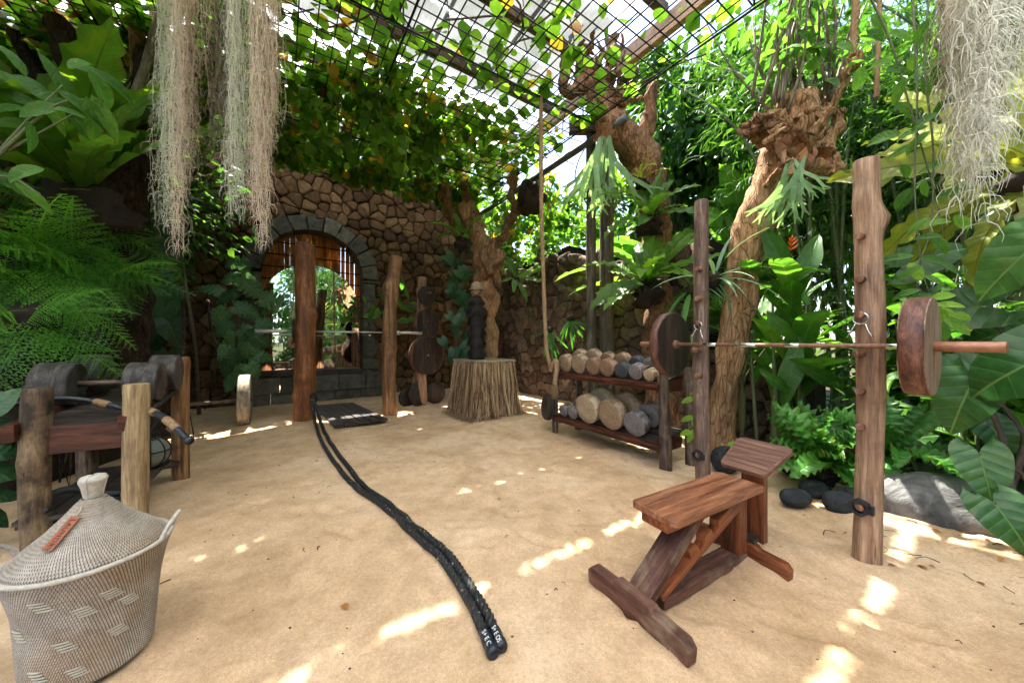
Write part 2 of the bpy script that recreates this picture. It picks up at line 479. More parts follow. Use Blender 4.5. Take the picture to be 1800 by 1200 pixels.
stone('mortar', (0.02, 0.014, 0.01), (0.025, 0.018, 0.012), (0.03, 0.02, 0.014), 0.2)
stone('arch_stone', (0.085, 0.085, 0.075), (0.12, 0.118, 0.1), (0.16, 0.155, 0.13), 0.5, 8)
stone('ledge_stone', (0.10, 0.095, 0.08), (0.14, 0.13, 0.11), (0.18, 0.165, 0.135), 0.4, 8)
stone('boulder_black', (0.035, 0.037, 0.042), (0.045, 0.047, 0.052), (0.055, 0.057, 0.06), 0.0, 5)
t = NT('boulder_grey'); tc = t.coords(); o = t.mapping(tc.outputs['Object'], (1.2, 3.2, 2.0))
n1 = t.noise(o, 2.2, 8, 0.65, 0.8); n2 = t.noise(tc.outputs['Object'], 40, 4, 0.6)
c = t.ramp(n1, [(0.34, (0.035, 0.035, 0.038)), (0.5, (0.105, 0.102, 0.10)), (0.66, (0.20, 0.19, 0.178))])
t.done(t.pbr(c, 0.85, t.bump(n2, 0.35, 0.01, t.bump(n1, 0.6, 0.04)), spec=0.25))
# ---- woods
wood('log_red', (0.09, 0.03, 0.012), (0.21, 0.077, 0.028), (0.35, 0.15, 0.058), (16, 16, 1.6), 0.5, 0.5, (0.08, 0.03, 0.015), 0.55)
wood('log_brown', (0.085, 0.036, 0.017), (0.22, 0.105, 0.045), (0.40, 0.22, 0.10), (24, 24, 1.3), 0.5, 0.7, (0.05, 0.022, 0.012), 0.6)
wood('log_pale', (0.15, 0.075, 0.042), (0.37, 0.215, 0.13), (0.55, 0.36, 0.235), (22, 22, 1.4), 0.6, 0.5, (0.16, 0.09, 0.065), 0.55, 0.65)
wood('log_grey', (0.07, 0.04, 0.028), (0.175, 0.11, 0.08), (0.32, 0.22, 0.17), (26, 26, 2.2), 0.65, 0.6, (0.09, 0.05, 0.04), 0.7, 0.6)
wood('log_mottled', (0.018, 0.012, 0.008), (0.055, 0.035, 0.022), (0.13, 0.087, 0.055), (20, 20, 3.5), 0.65, 0.6, (0.42, 0.29, 0.165), 0.4, 0.7)
wood('log_tan', (0.20, 0.125, 0.065), (0.42, 0.285, 0.15), (0.56, 0.41, 0.23), (22, 22, 1.6), 0.6, 0.45, (0.2, 0.11, 0.06), 0.45, 0.5)
wood('post_old', (0.04, 0.03, 0.022), (0.10, 0.078, 0.055), (0.19, 0.155, 0.11), (14, 14, 1.4), 0.8, 0.7, (0.05, 0.06, 0.025), 0.5)
wood('bench_x', (0.075, 0.018, 0.007), (0.20, 0.052, 0.018), (0.32, 0.10, 0.036), (2.0, 30, 30), 0.42, 0.25, (0.05, 0.022, 0.014), 0.3, 0.25)
wood('bench_top', (0.11, 0.036, 0.017), (0.26, 0.096, 0.045), (0.40, 0.175, 0.088), (2.2, 26, 26), 0.42, 0.25, (0.14, 0.075, 0.055), 0.35, 0.25)
wood('bench_worn', (0.05, 0.018, 0.012), (0.11, 0.042, 0.03), (0.18, 0.08, 0.055), (3, 30, 30), 0.55, 0.4, (0.40, 0.30, 0.2), 0.4, 0.35)
wood('bench_z', (0.075, 0.018, 0.007), (0.20, 0.052, 0.018), (0.32, 0.10, 0.036), (30, 30, 2.0), 0.42, 0.25, (0.05, 0.022, 0.014), 0.3, 0.25)
wood('bench_top_y', (0.075, 0.03, 0.02), (0.16, 0.072, 0.046), (0.26, 0.13, 0.085), (26, 2.2, 26), 0.45, 0.25, (0.12, 0.065, 0.05), 0.35, 0.25)
wood('rail_red', (0.03, 0.010, 0.006), (0.08, 0.024, 0.014), (0.15, 0.052, 0.03), (3, 26, 26), 0.38, 0.25, (0.03, 0.014, 0.01), 0.35, 0.3)
wood('plank_dark', (0.018, 0.013, 0.011), (0.045, 0.033, 0.028), (0.10, 0.076, 0.063), (2.4, 24, 24), 0.55, 0.4, (0.02, 0.014, 0.011), 0.5)
wood('rack_log', (0.03, 0.018, 0.013), (0.085, 0.052, 0.038), (0.2, 0.135, 0.10), (26, 26, 2.5), 0.65, 0.7, (0.33, 0.24, 0.18), 0.35)
wood('rafter', (0.07, 0.045, 0.03), (0.145, 0.095, 0.062), (0.22, 0.15, 0.1), (1.2, 18, 18), 0.75, 0.4)
wood('rafter_new', (0.42, 0.24, 0.14), (0.56, 0.34, 0.21), (0.66, 0.43, 0.28), (1.2, 18, 18), 0.7, 0.3, (0.34, 0.2, 0.12), 0.3, 0.2)
wood('bamboo_slat', (0.22, 0.10, 0.032), (0.42, 0.21, 0.07), (0.56, 0.31, 0.12), (16, 16, 1.0), 0.55, 0.3, (0.12, 0.055, 0.02), 0.5)
_t = MAT['bamboo_slat'].node_tree; _o = [n for n in _t.nodes if n.type == 'OUTPUT_MATERIAL'][0]; _p = [n for n in _t.nodes if n.type == 'BSDF_PRINCIPLED'][0]
_tr = _t.nodes.new('ShaderNodeBsdfTranslucent'); _mx = _t.nodes.new('ShaderNodeMixShader'); _mx.inputs[0].default_value = 0.45
_t.links.new(_p.inputs['Base Color'].links[0].from_socket, _tr.inputs[0]); _t.links.new(_p.outputs[0], _mx.inputs[1]); _t.links.new(_tr.outputs[0], _mx.inputs[2]); _t.links.new(_mx.outputs[0], _o.inputs['Surface'])
wood('slab_top', (0.16, 0.12, 0.075), (0.32, 0.25, 0.16), (0.45, 0.37, 0.25), (3, 18, 18), 0.7, 0.3)
wood('peg', (0.10, 0.042, 0.026), (0.22, 0.10, 0.062), (0.36, 0.19, 0.125), (20, 20, 3), 0.55, 0.4, None, 0.3)
wood('plate_rim', (0.05, 0.018, 0.012), (0.13, 0.05, 0.03), (0.24, 0.11, 0.068), (8, 8, 34), 0.5, 0.35, (0.06, 0.03, 0.03), 0.5)
wood('plate_face', (0.16, 0.095, 0.06), (0.28, 0.185, 0.125), (0.40, 0.285, 0.2), (2.5, 30, 30), 0.6, 0.4, (0.2, 0.13, 0.09), 0.4)
wood('plate_dark', (0.014, 0.009, 0.007), (0.040, 0.026, 0.02), (0.085, 0.057, 0.045), (2.4, 22, 22), 0.55, 0.35, (0.013, 0.009, 0.007), 0.5)
wood('drum_dark', (0.022, 0.018, 0.016), (0.06, 0.05, 0.046), (0.125, 0.105, 0.095), (7, 7, 24), 0.6, 0.4)
bark('bark_brown', (0.11, 0.05, 0.026), (0.29, 0.155, 0.082), (0.48, 0.30, 0.175))
bark('bark_tan', (0.20, 0.09, 0.042), (0.44, 0.25, 0.13), (0.62, 0.42, 0.25), (12, 12, 2.6))
bark('bark_dark', (0.013, 0.009, 0.007), (0.045, 0.03, 0.02), (0.11, 0.074, 0.05))
wood('shoot', (0.07, 0.06, 0.04), (0.16, 0.135, 0.09), (0.26, 0.22, 0.15), (20, 20, 2), 0.7, 0.3)
ringwood('drum_tan', (0.13, 0.075, 0.042), (0.30, 0.20, 0.12), (0.46, 0.335, 0.225))
ringwood('drum_brown', (0.10, 0.05, 0.028), (0.24, 0.138, 0.083), (0.38, 0.245, 0.16))
ringwood('drum_grey', (0.075, 0.062, 0.062), (0.19, 0.16, 0.155), (0.31, 0.27, 0.255))
ringwood('drum_black', (0.022, 0.022, 0.025), (0.055, 0.056, 0.062), (0.105, 0.105, 0.112))
ringwood('drum_pale', (0.19, 0.125, 0.068), (0.42, 0.31, 0.195), (0.56, 0.45, 0.315))
# ---- metals, fibre, plastics
wood('wheel_wood', (0.15, 0.11, 0.075), (0.29, 0.225, 0.16), (0.42, 0.34, 0.25), (8, 8, 24), 0.7, 0.4)
plain('black_steel', (0.012, 0.012, 0.014), 0.5, 0.3, 0.3, 30)
plain('grey_pipe', (0.09, 0.095, 0.10), 0.55, 0.3, 0.4, 8)
plain('chrome', (0.62, 0.62, 0.60), 0.28, 1.0, 0.15, 40, 0.05)
plain('steel_bar', (0.48, 0.48, 0.46), 0.42, 0.85, 0.25, 30, 0.05)
plain('rust_bar', (0.20, 0.095, 0.055), 0.55, 0.25, 0.45, 45, 0.2)
plain('copper_sleeve', (0.34, 0.15, 0.085), 0.45, 0.35, 0.3, 35, 0.1)
plain('blue_black', (0.012, 0.016, 0.024), 0.42, 0.0, 0.4, 30)
plain('rubber', (0.012, 0.012, 0.013), 0.6, 0.0, 0.3, 30)
plain('ball_grey', (0.17, 0.18, 0.16), 0.6, 0.0, 0.25, 12)
plain('leather', (0.27, 0.065, 0.018), 0.5, 0.0, 0.2, 60)
plain('ink', (0.02, 0.012, 0.01), 0.7, 0.0, 0.1, 20, 0.0)
plain('white_print', (0.75, 0.75, 0.73), 0.6, 0.0, 0.08, 40, 0.0)
plain('hair_black', (0.016, 0.010, 0.008), 0.75, 0.0, 0.4, 60, 0.6)
plain('coconut', (0.36, 0.2, 0.115), 0.6, 0.0, 0.35, 25, 0.3)
plain('hat_weave', (0.30, 0.22, 0.125), 0.8, 0.0, 0.45, 70, 0.6)
plain('twig', (0.05, 0.034, 0.022), 0.85, 0.0, 0.4, 40)
plain('dry_shield', (0.26, 0.125, 0.06), 0.75, 0.0, 0.45, 16, 0.5)
plain('root_mass', (0.022, 0.013, 0.008), 0.95, 0.0, 0.5, 30, 1.0)
plain('petiole', (0.10, 0.12, 0.045), 0.5, 0.0, 0.25, 20)
plain('petiole_dark', (0.075, 0.055, 0.05), 0.5, 0.0, 0.25, 20)
plain('vine_stem', (0.10, 0.072, 0.04), 0.8, 0.0, 0.35, 20)
plain('flower_orange', (0.85, 0.13, 0.012), 0.4, 0.0, 0.15, 20)
plain('cable', (0.01, 0.01, 0.01), 0.5, 0.0, 0.2, 20)
plain('brick', (0.20, 0.085, 0.05), 0.9, 0.0, 0.4, 18, 0.6)
t = NT('mirror_glass'); t.done(t.pbr((0.86, 0.88, 0.87), 0.015, None, 1.0))
t = NT('bulb_glass'); p = t.n('ShaderNodeBsdfPrincipled'); p.inputs['Base Color'].default_value = (0.95, 0.55, 0.28, 1)
p.inputs['Roughness'].default_value = 0.08; p.inputs['Transmission Weight'].default_value = 0.55; p.inputs['IOR'].default_value = 1.2; t.done(p.outputs[0])
# hemp with strand twist comes from geometry; colour from noise
def fibre(name, c0, c1, c2, sc=(40, 40, 6), k=.4):
    t = NT(name); tc = t.coords()
    at = t.n('ShaderNodeAttribute', attribute_name='rnd')
    n1 = t.noise(t.mapping(tc.outputs['Object'], sc), 1.0, 5, 0.7)
    f = t.math('ADD', t.math('MULTIPLY', n1, 1 - k), t.math('MULTIPLY', at.outputs['Fac'], k))
    c = t.ramp(f, [(0.22, c0), (0.45, c1), (0.75, c2)])
    t.done(t.pbr(c, 0.85, t.bump(n1, 0.5, 0.003), spec=0.15)); return t.m
fibre('hemp', (0.22, 0.135, 0.07), (0.40, 0.265, 0.15), (0.54, 0.39, 0.25))
fibre('raffia', (0.085, 0.045, 0.02), (0.26, 0.155, 0.078), (0.52, 0.37, 0.22), (30, 30, 3), .8)
fibre('moss_tan', (0.22, 0.15, 0.10), (0.45, 0.335, 0.24), (0.62, 0.50, 0.38))
fibre('moss_green', (0.15, 0.155, 0.10), (0.33, 0.33, 0.23), (0.52, 0.51, 0.39))
fibre('moss_white', (0.36, 0.32, 0.24), (0.58, 0.54, 0.43), (0.76, 0.73, 0.63))
fibre('moss_brown', (0.085, 0.06, 0.045), (0.18, 0.135, 0.105), (0.30, 0.235, 0.19))
# battle rope: black with pale flecks
t = NT('battle_rope'); tc = t.coords(); o = tc.outputs['Object']
n1 = t.noise(o, 90, 4, 0.6); vo = t.n('ShaderNodeTexVoronoi'); vo.inputs['Scale'].default_value = 26; t.l(o, vo.inputs['Vector'])
fl = t.ramp(vo.outputs['Distance'], [(0.10, (1, 1, 1)), (0.16, (0, 0, 0))])
c = t.mix(t.math('MULTIPLY', fl, 0.85), t.ramp(n1, [(0.3, (0.006, 0.006, 0.007)), (0.7, (0.028, 0.027, 0.027))]), (0.5, 0.44, 0.28))
t.done(t.pbr(c, 0.55, t.bump(n1, 0.5, 0.004), spec=0.4))
# woven basket: coils are geometry, the stitches and stain are here
def weave(name, warm):
    t = NT(name); tc = t.coords(); sep = t.n('ShaderNodeSeparateXYZ'); t.l(tc.outputs['UV'], sep.inputs[0])
    o = tc.outputs['Object']
    row = t.math('FLOOR', sep.outputs[1])
    ph = t.math('ADD', t.math('MULTIPLY', sep.outputs[0], 150.0), t.math('MULTIPLY', row, 0.37))
    st = t.math('FRACT', ph)
    gap = t.ramp(st, [(0.0, (1, 1, 1)), (0.30, (1, 1, 1)), (0.40, (0, 0, 0)), (1.0, (0, 0, 0))])
    n1 = t.noise(o, 9, 5, 0.65); n2 = t.noise(o, 3.0, 3, 0.6); n3 = t.noise(o, 120, 3, 0.6)
    c = t.ramp(n1, [(0.3, (0.33, 0.27, 0.22)), (0.55, (0.50, 0.44, 0.385)), (0.75, (0.66, 0.61, 0.55))])
    c = t.mix(t.math('MULTIPLY', t.ramp(n2, [(0.45, (0, 0, 0)), (0.62, (1, 1, 1))]), warm), c, (0.42, 0.27, 0.14))
    c = t.mix(t.math('MULTIPLY', gap, 0.85), c, (0.13, 0.08, 0.05))
    c = t.mix(1.0, c, t.ramp(n3, [(0.3, (0.75, 0.75, 0.75)), (0.7, (1.12, 1.12, 1.12))]), 'MULTIPLY')
    h = t.math('SUBTRACT', 1.0, gap)
    t.done(t.pbr(c, 0.85, t.bump(h, 0.6, 0.004), spec=0.15))
weave('basket_weave', 0.55); weave('lid_weave', 0.5)
plain('basket_rope', (0.44, 0.395, 0.345), 0.85, 0.0, 0.3, 60, 0.5)
plain('stitch_white', (0.46, 0.41, 0.33), 0.85, 0.0, 0.15, 60, 0.3)
# translucent corrugated sheet: three grades, toned to steer light onto yard and creeper
def sheetmat(name, c0, c1, tr_amt):
    t = NT(name); tc = t.coords(); n1 = t.noise(t.mapping(tc.outputs['Object'], (1, 1, 1)), 1.6, 7, 0.65, 0.5)
    c = t.ramp(n1, [(0.3, c0), (0.7, c1)])
    tr = t.n('ShaderNodeBsdfTranslucent'); t.l(c, tr.inputs[0]); p = t.pbr(c, 0.35, None, spec=0.5)
    mx = t.n('ShaderNodeMixShader'); mx.inputs[0].default_value = tr_amt; t.l(p, mx.inputs[1]); t.l(tr.outputs[0], mx.inputs[2]); t.done(mx.outputs[0])
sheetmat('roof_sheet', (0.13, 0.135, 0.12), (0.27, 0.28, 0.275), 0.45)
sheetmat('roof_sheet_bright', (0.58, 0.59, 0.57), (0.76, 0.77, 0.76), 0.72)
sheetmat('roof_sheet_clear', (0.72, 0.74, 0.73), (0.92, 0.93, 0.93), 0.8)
# ---- leaves
leafmat('leaf_vine', (0.04, 0.115, 0.010), (0.105, 0.23, 0.020), 0.55, 0.42)
leafmat('leaf_yellow', (0.30, 0.22, 0.02), (0.45, 0.30, 0.03), 0.5, 0.5)
leafmat('leaf_brown', (0.16, 0.07, 0.02), (0.33, 0.16, 0.05), 0.3, 0.7)
leafmat('leaf_fern', (0.018, 0.085, 0.012), (0.10, 0.28, 0.032), 0.4, 0.45)
leafmat('leaf_nest', (0.05, 0.135, 0.014), (0.105, 0.23, 0.022), 0.45, 0.4, (0.025, 0.035, 0.008), 26, 0.25, vein_amt=0.75, midw=0.03)
leafmat('leaf_nest_yellow', (0.16, 0.20, 0.025), (0.27, 0.31, 0.035), 0.42, 0.4, (0.10, 0.05, 0.012), 20, 0.3, vein_amt=0.8, midw=0.05)
leafmat('leaf_monstera', (0.03, 0.10, 0.045), (0.12, 0.27, 0.125), 0.15, 0.28, (0.16, 0.3, 0.12), 6, 1.0, vein_amt=0.5)
leafmat('leaf_dark', (0.012, 0.05, 0.02), (0.028, 0.085, 0.035), 0.15, 0.35, (0.05, 0.12, 0.05), 7, 1.0, vein_amt=0.4)
leafmat('leaf_ear', (0.022, 0.085, 0.018), (0.042, 0.125, 0.028), 0.2, 0.3, (0.22, 0.36, 0.10), 7, 1.3, vein_amt=0.6, midw=0.022)
leafmat('leaf_shrub', (0.035, 0.12, 0.02), (0.08, 0.21, 0.032), 0.38, 0.45, (0.16, 0.33, 0.07), 8, 1.0, vein_amt=0.35)
leafmat('leaf_lime', (0.12, 0.26, 0.025), (0.19, 0.36, 0.04), 0.4, 0.45, (0.3, 0.5, 0.1), 8, 1.0, vein_amt=0.35)
leafmat('leaf_banana', (0.05, 0.15, 0.022), (0.10, 0.25, 0.035), 0.5, 0.4, (0.28, 0.45, 0.14), 40, 0.1, vein_amt=0.35)
leafmat('leaf_paddle', (0.03, 0.12, 0.015), (0.07, 0.20, 0.022), 0.35, 0.35, (0.18, 0.38, 0.06), 24, 0.35, vein_amt=0.4)
leafmat('leaf_bamboo', (0.015, 0.055, 0.009), (0.045, 0.12, 0.018), 0.35, 0.5)
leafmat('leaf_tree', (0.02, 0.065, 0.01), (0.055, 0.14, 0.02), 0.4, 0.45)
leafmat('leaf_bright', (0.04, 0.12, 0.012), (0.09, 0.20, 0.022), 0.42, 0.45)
leafmat('leaf_staghorn', (0.13, 0.24, 0.12), (0.22, 0.36, 0.19), 0.3, 0.55)
leafmat('leaf_blue', (0.10, 0.2, 0.12), (0.17, 0.29, 0.18), 0.25, 0.5)
leafmat('leaf_crisp', (0.03, 0.13, 0.02), (0.065, 0.22, 0.032), 0.35, 0.35, (0.02, 0.07, 0.012), 18, 0.2, vein_amt=0.5)

leafmat('leaf_shield', (0.14, 0.06, 0.028), (0.30, 0.15, 0.075), 0.1, 0.8, (0.1, 0.045, 0.02), 9, 1.0, vein_amt=0.6)
# ------------------------------------------------------------------ leaf templates: base at 0, along +Y, face up +Z;  (V, quads, uv)
def strip(rows, across, wfun, zfun, cfun=None, inner=None):
    """quad grid: t in [0,1] along, s in [-1,1] across"""
    V, U = [], []
    for i in range(rows + 1):
        t = i / rows
        for j in range(across + 1):
            s = -1 + 2 * j / across
            x = s * wfun(t, s); y = t; z = zfun(t, s)
            V.append((x, y, z)); U.append((0.5 + s * 0.5, t))
    F = []
    a = across + 1
    for i in range(rows):
        for j in range(across):
            F.append((i * a + j, i * a + j + 1, (i + 1) * a + j + 1, (i + 1) * a + j))
    return np.array(V), np.array(F, int), np.array(U)

def bendy(V, curve, lift=0.0):
    """bend a leaf along its length: pitch goes from lift to lift-curve (radians)"""
    V = V.copy(); y = V[:, 1].copy(); z = V[:, 2].copy()
    ys = np.linspace(min(0, y.min()), y.max(), 60); a = lift - curve * np.clip(ys, 0, None)
    dy = np.gradient(ys)
    cy_ = np.concatenate([[0], np.cumsum(np.cos(a[:-1]) * dy[:-1])]); cz = np.concatenate([[0], np.cumsum(np.sin(a[:-1]) * dy[:-1])])
    k = np.interp(0, ys, np.arange(60)); c0y = np.interp(0, ys, cy_); c0z = np.interp(0, ys, cz)
    A = np.interp(y, ys, a)
    V[:, 1] = np.interp(y, ys, cy_) - c0y - np.sin(A) * z
    V[:, 2] = np.interp(y, ys, cz) - c0z + np.cos(A) * z
    return V

def oval(w=0.3, rows=5, fold=0.25, curve=0.5, across=2, peak=0.45, ser=0.0):
    def wf(t, s):
        b = max(0.0, math.sin(math.pi * t ** (math.log(0.5) / math.log(peak)))) ** 0.8
        return w * b * (1 + ser * (1 if int(t * rows) % 2 else -1)) + 0.004
    V, F, U = strip(rows, across, wf, lambda t, s: fold * abs(s) * w * math.sin(math.pi * t))
    return bendy(V, curve, 0.1), F, U

def nest_frond(w=0.075, curve=1.0, lift=0.3, wave=0.025, seed=0, rows=22, across=4, peak=0.6, nw=7):
    r = random.Random(seed); ph = r.random() * 6; ph2 = r.random() * 6
    def wf(t, s):
        b = (0.28 + 0.72 * math.sin(math.pi * min(1, t / (2 * peak)))) if t < peak else math.cos((t - peak) / (1 - peak) * math.pi / 2) ** 0.7
        return w * max(b, 0.015) * (1 + 0.10 * math.sin(t * nw * 6.28 + ph * (1 if s > 0 else 2)))
    V, F, U = strip(rows, across, wf, lambda t, s: wave * s * s * math.sin(t * nw * 6.28 + (ph if s > 0 else ph2)) + 0.25 * w * abs(s))
    return bendy(V, curve, lift), F, U

def heart(w=0.5, notch=0.28, rows=12, across=4, fold=0.12, curve=0.7, waves=0.02, seed=0, splits=False):
    """elephant-ear / monstera blade; petiole joins at y=0"""
    r = random.Random(seed); Vs, Fs, Us = [], [], []
    y0 = -notch
    def wf(y):
        k = (y - y0) / (1 - y0)
        if k < 0.3: return w * (0.55 + 0.45 * math.sin(k / 0.3 * math.pi / 2))
        return w * max(0.004, math.cos((k - 0.3) / 0.7 * math.pi / 2) ** 0.85)
    def xin(y): return 0.0 if y >= 0 else w * 0.55 * (-y / notch) ** 1.6
    n = 0
    for side in (-1, 1):
        if not splits:
            for i in range(rows + 1):
                y = y0 + (1 - y0) * i / rows
                a, b = xin(y), wf(y)
                if y < 0: b = max(b * math.sqrt(max(0.02, 1 - (-y / notch) ** 4)), a + 0.004)
                for j in range(across + 1):
                    s = j / across; x = a + (b - a) * s
                    Vs.append((side * x, y - (0.10 * s * (1 - max(0, y))), fold * x + waves * s * math.sin(y * 17 + side + seed)))
                    Us.append((0.5 + side * 0.5 * x / w, (y - y0) / (1 - y0)))
            a_ = across + 1
            for i in range(rows):
                for j in range(across): Fs.append((n + i * a_ + j, n + i * a_ + j + 1, n + (i + 1) * a_ + j + 1, n + (i + 1) * a_ + j))
            n = len(Vs)
        else:
            K = 7
            for k in range(K):
                ya = y0 + (1 - y0) * k / K; yb = y0 + (1 - y0) * (k + 1) / K
                cut = 0.16 if k > 0 else 0.0
                for (q, (yy, sgn)) in enumerate(((ya, 1), (yb, -1))):
                    for j in range(4):
                        s = (0.0, 0.42, 0.75, 1.0)[j]
                        yc = yy + sgn * (yb - ya) * (cut if j >= 2 else (cut * 0.35 if j == 1 else 0))
                        a, b = xin(yy), wf(yy) * (0.82 if sgn < 0 else 1.0)
                        if yy < 0: b = max(b * 0.85, a + 0.01)
                        x = a + (max(b, 0.03) - a) * s
                        Vs.append((side * x, yc + (0.16 * s * (1 if yy > 0.1 else -0.3)), fold * x * (1 - 0.5 * s) - 0.05 * s * s))
                        Us.append((0.5 + side * 0.5 * min(1, x / w), (yc - y0) / (1 - y0)))
                for j in range(3): Fs.append((n + j, n + j + 1, n + 4 + j + 1, n + 4 + j))
                n = len(Vs)
    V = np.array(Vs, float); return bendy(V, curve, 0.1), np.array(Fs, int), np.clip(np.array(Us), 0, 1)

def banana_leaf(w=0.16, curve=0.9, lift=0.4, seed=0, K=16):
    r = random.Random(seed); Vs, Fs, Us = [], [], []; n = 0
    def wf(t): return w * (math.sin(math.pi * min(1, (0.08 + t * 0.95)) ** 0.8) ** 0.55 if t < 0.97 else 0.15)
    for side in (-1, 1):
        k = 0.0
        while k < 1.0:
            kk = min(1.0, k + r.uniform(0.05, 0.22)); tear = r.random() < 0.6
            dz = r.uniform(-0.25, 0.1)
            m = max(2, int((kk - k) * 26))
            for i in range(m + 1):
                t = k + (kk - k) * i / m
                for j in range(3):
                    s = j / 2; sh = (0.012 * s if tear and i == 0 else (-0.012 * s if tear and i == m else 0))
                    Vs.append((side * wf(t) * s, t + sh + 0.05 * s, (0.25 * (s > 0) + dz * s) * wf(t) * s)); Us.append((0.5 + side * 0.5 * s, t))
            for i in range(m):
                for j in range(2): Fs.append((n + i * 3 + j, n + i * 3 + j + 1, n + (i + 1) * 3 + j + 1, n + (i + 1) * 3 + j))
            n = len(Vs); k = kk
    return bendy(np.array(Vs), curve, lift), np.array(Fs, int), np.clip(np.array(Us), 0, 1)

def fern_frond(pairs=17, pinnules=8, width=0.36, curve=0.9, lift=0.35, seed=0):
    """bipinnate: rachis, pinnae, toothed pinnules"""
    r = random.Random(seed); Vs, Fs, Us = [], [], []
    def quad(a, b, c, d):
        n = len(Vs); Vs.extend([a, b, c, d]); Us.extend([(0.5, 0), (0.4, 0.4), (0.5, 1), (0.6, 0.4)]); Fs.append((n, n + 1, n + 2, n + 3))
    for i in range(12):
        a, b = i / 12, (i + 1) / 12; q = 0.006
        quad((-q, a, 0.002), (-q, b, 0.002), (q, b, 0.002), (q, a, 0.002))
    for i in range(pairs):
        t = 0.14 + 0.84 * i / (pairs - 1)
        L = width * (1 - ((t - 0.14) / 0.86) ** 1.25) * (0.75 + 0.25 * min(1, (t - 0.08) / 0.2)) + 0.015
        for side in (-1, 1):
            ang = R(58 + 6 * r.random()) * side; dx, dy = math.sin(ang), math.cos(ang)
            sag = r.uniform(-0.22, 0.02)
            m = max(3, int(pinnules * (0.4 + 0.6 * L / width)))
            for k in range(m):
                u = (k + 0.4) / m; px, py = dx * L * u, t + dy * L * u; z = sag * L * u * u * 2
                l2 = 0.043 * (1 - u * 0.72) * (0.45 + 0.55 * L / width)
                for sd_ in (-1, 1):
                    a2 = ang + sd_ * R(62); ex, ey = math.sin(a2), math.cos(a2); wq = L / m * 0.5
                    quad((px, py, z), (px + ex * l2 * 0.45 + dx * wq * 0.5 - dx * wq, py + ey * l2 * 0.45 + dy * wq * 0.5 - dy * wq, z + 0.004), (px + ex * l2 + dx * wq * 0.9, py + ey * l2 + dy * wq * 0.9, z - 0.004), (px + ex * l2 * 0.45 + dx * wq, py + ey * l2 * 0.45 + dy * wq, z + 0.004))
    return bendy(np.array(Vs), curve, lift), np.array(Fs, int), np.array(Us)

def staghorn(seed=0):
    """hanging forked frond"""
    r = random.Random(seed); Vs, Fs, Us = [], [], []
    def seg(p, ang, L, w0, w1, z, dep):
        n = 5; pts = []
        a = ang
        x, y = p
        for i in range(n + 1):
            t = i / n; w_ = w0 + (w1 - w0) * t
            nx, ny = math.cos(a), -math.sin(a)
            k = len(Vs)
            Vs.append((x - nx * w_, y - ny * w_, z - 0.05 * t * t)); Vs.append((x + nx * w_, y + ny * w_, z - 0.05 * t * t)); Us.extend([(0.3, t), (0.7, t)])
            if i: Fs.append((k - 2, k - 1, k + 1, k))
            x += math.sin(a) * L / n; y += math.cos(a) * L / n; a += r.uniform(-0.04, 0.04)
        x -= math.sin(a) * L / n; y -= math.cos(a) * L / n
        if dep > 0:
            for s_ in (-1, 1): seg((x + s_ * w1 * 0.45, y), a + s_ * r.uniform(0.22, 0.4), L * r.uniform(0.5, 0.8), w1 * 0.62, w1 * (0.7 if dep > 1 else 0.3), z - 0.05, dep - 1)
    seg((0, 0), 0, 0.42, 0.018, 0.055, 0, 3)
    V = np.array(Vs); V[:, 1] /= max(V[:, 1].max(), 1e-3)
    return bendy(V, 0.4, 0.1), np.array(Fs, int), np.array(Us)

def fan_palm(seed=0, k=18):
    Vs, Fs, Us = [], [], []; r = random.Random(seed)
    for i in range(k):
        a = -1.9 + 3.8 * i / (k - 1); L = 1.0 - 0.12 * abs(a); dx, dy = math.sin(a), math.cos(a); nx, ny = dy, -dx
        n = len(Vs)
        for j, (t, w_) in enumerate(((0, 0.006), (0.35, 0.032), (0.7, 0.026), (1.0, 0.002))):
            z = -0.25 * t * t * r.uniform(0.6, 1.3)
            for s_ in (-1, 1):
                Vs.append((dx * t * L + s_ * nx * w_, dy * t * L + s_ * ny * w_, z)); Us.append((0.5 + 0.4 * s_, t))
            if j: Fs.append((n + 2 * j - 2, n + 2 * j - 1, n + 2 * j + 1, n + 2 * j))
    return np.array(Vs), np.array(Fs, int), np.array(Us)

def leafmesh(name, tpl, mat):
    me = make_mesh(name, tpl[0], tpl[1], tpl[2], None, True); me.materials.append(MAT[mat]); return me

def leaf_matrix(pos, d, up=(0, 0, 1), scale=1.0, roll=0.0):
    """local +Y along d, local +Z near up"""
    y = Vector(d).normalized(); z = Vector(up); z = z - y * z.dot(y)
    if z.length < 1e-3: z = Vector((1, 0, 0)) - y * y.x
    z.normalize()
    if roll: z = Quaternion(y, roll) @ z
    x = y.cross(z)
    M = Matrix((x, y, z)).transposed()
    sc = scale if isinstance(scale, (tuple, list)) else (scale,) * 3
    M = M @ Matrix.Diagonal(sc)
    M = M.to_4x4(); M.translation = Vector(pos); return M

def batch(tpl, mats, rnds=None, rg=None):
    """many leaves as one joined mesh"""
    V, F, U = tpl
    A = np.array([np.array(m) for m in mats]); n = len(A)
    if n == 0: return np.zeros((0, 3)), np.zeros((0, 4), int), np.zeros((0, 2)), np.zeros(0)
    W = np.einsum('nij,vj->nvi', A[:, :3, :3], V) + A[:, None, :3, 3]
    FF = F[None] + (np.arange(n) * len(V))[:, None, None]
    rn = (rg or rng).random(n) if rnds is None else np.asarray(rnds)
    return W.reshape(-1, 3), FF.reshape(-1, F.shape[1]), np.tile(U, (n, 1)), np.repeat(rn, len(V))

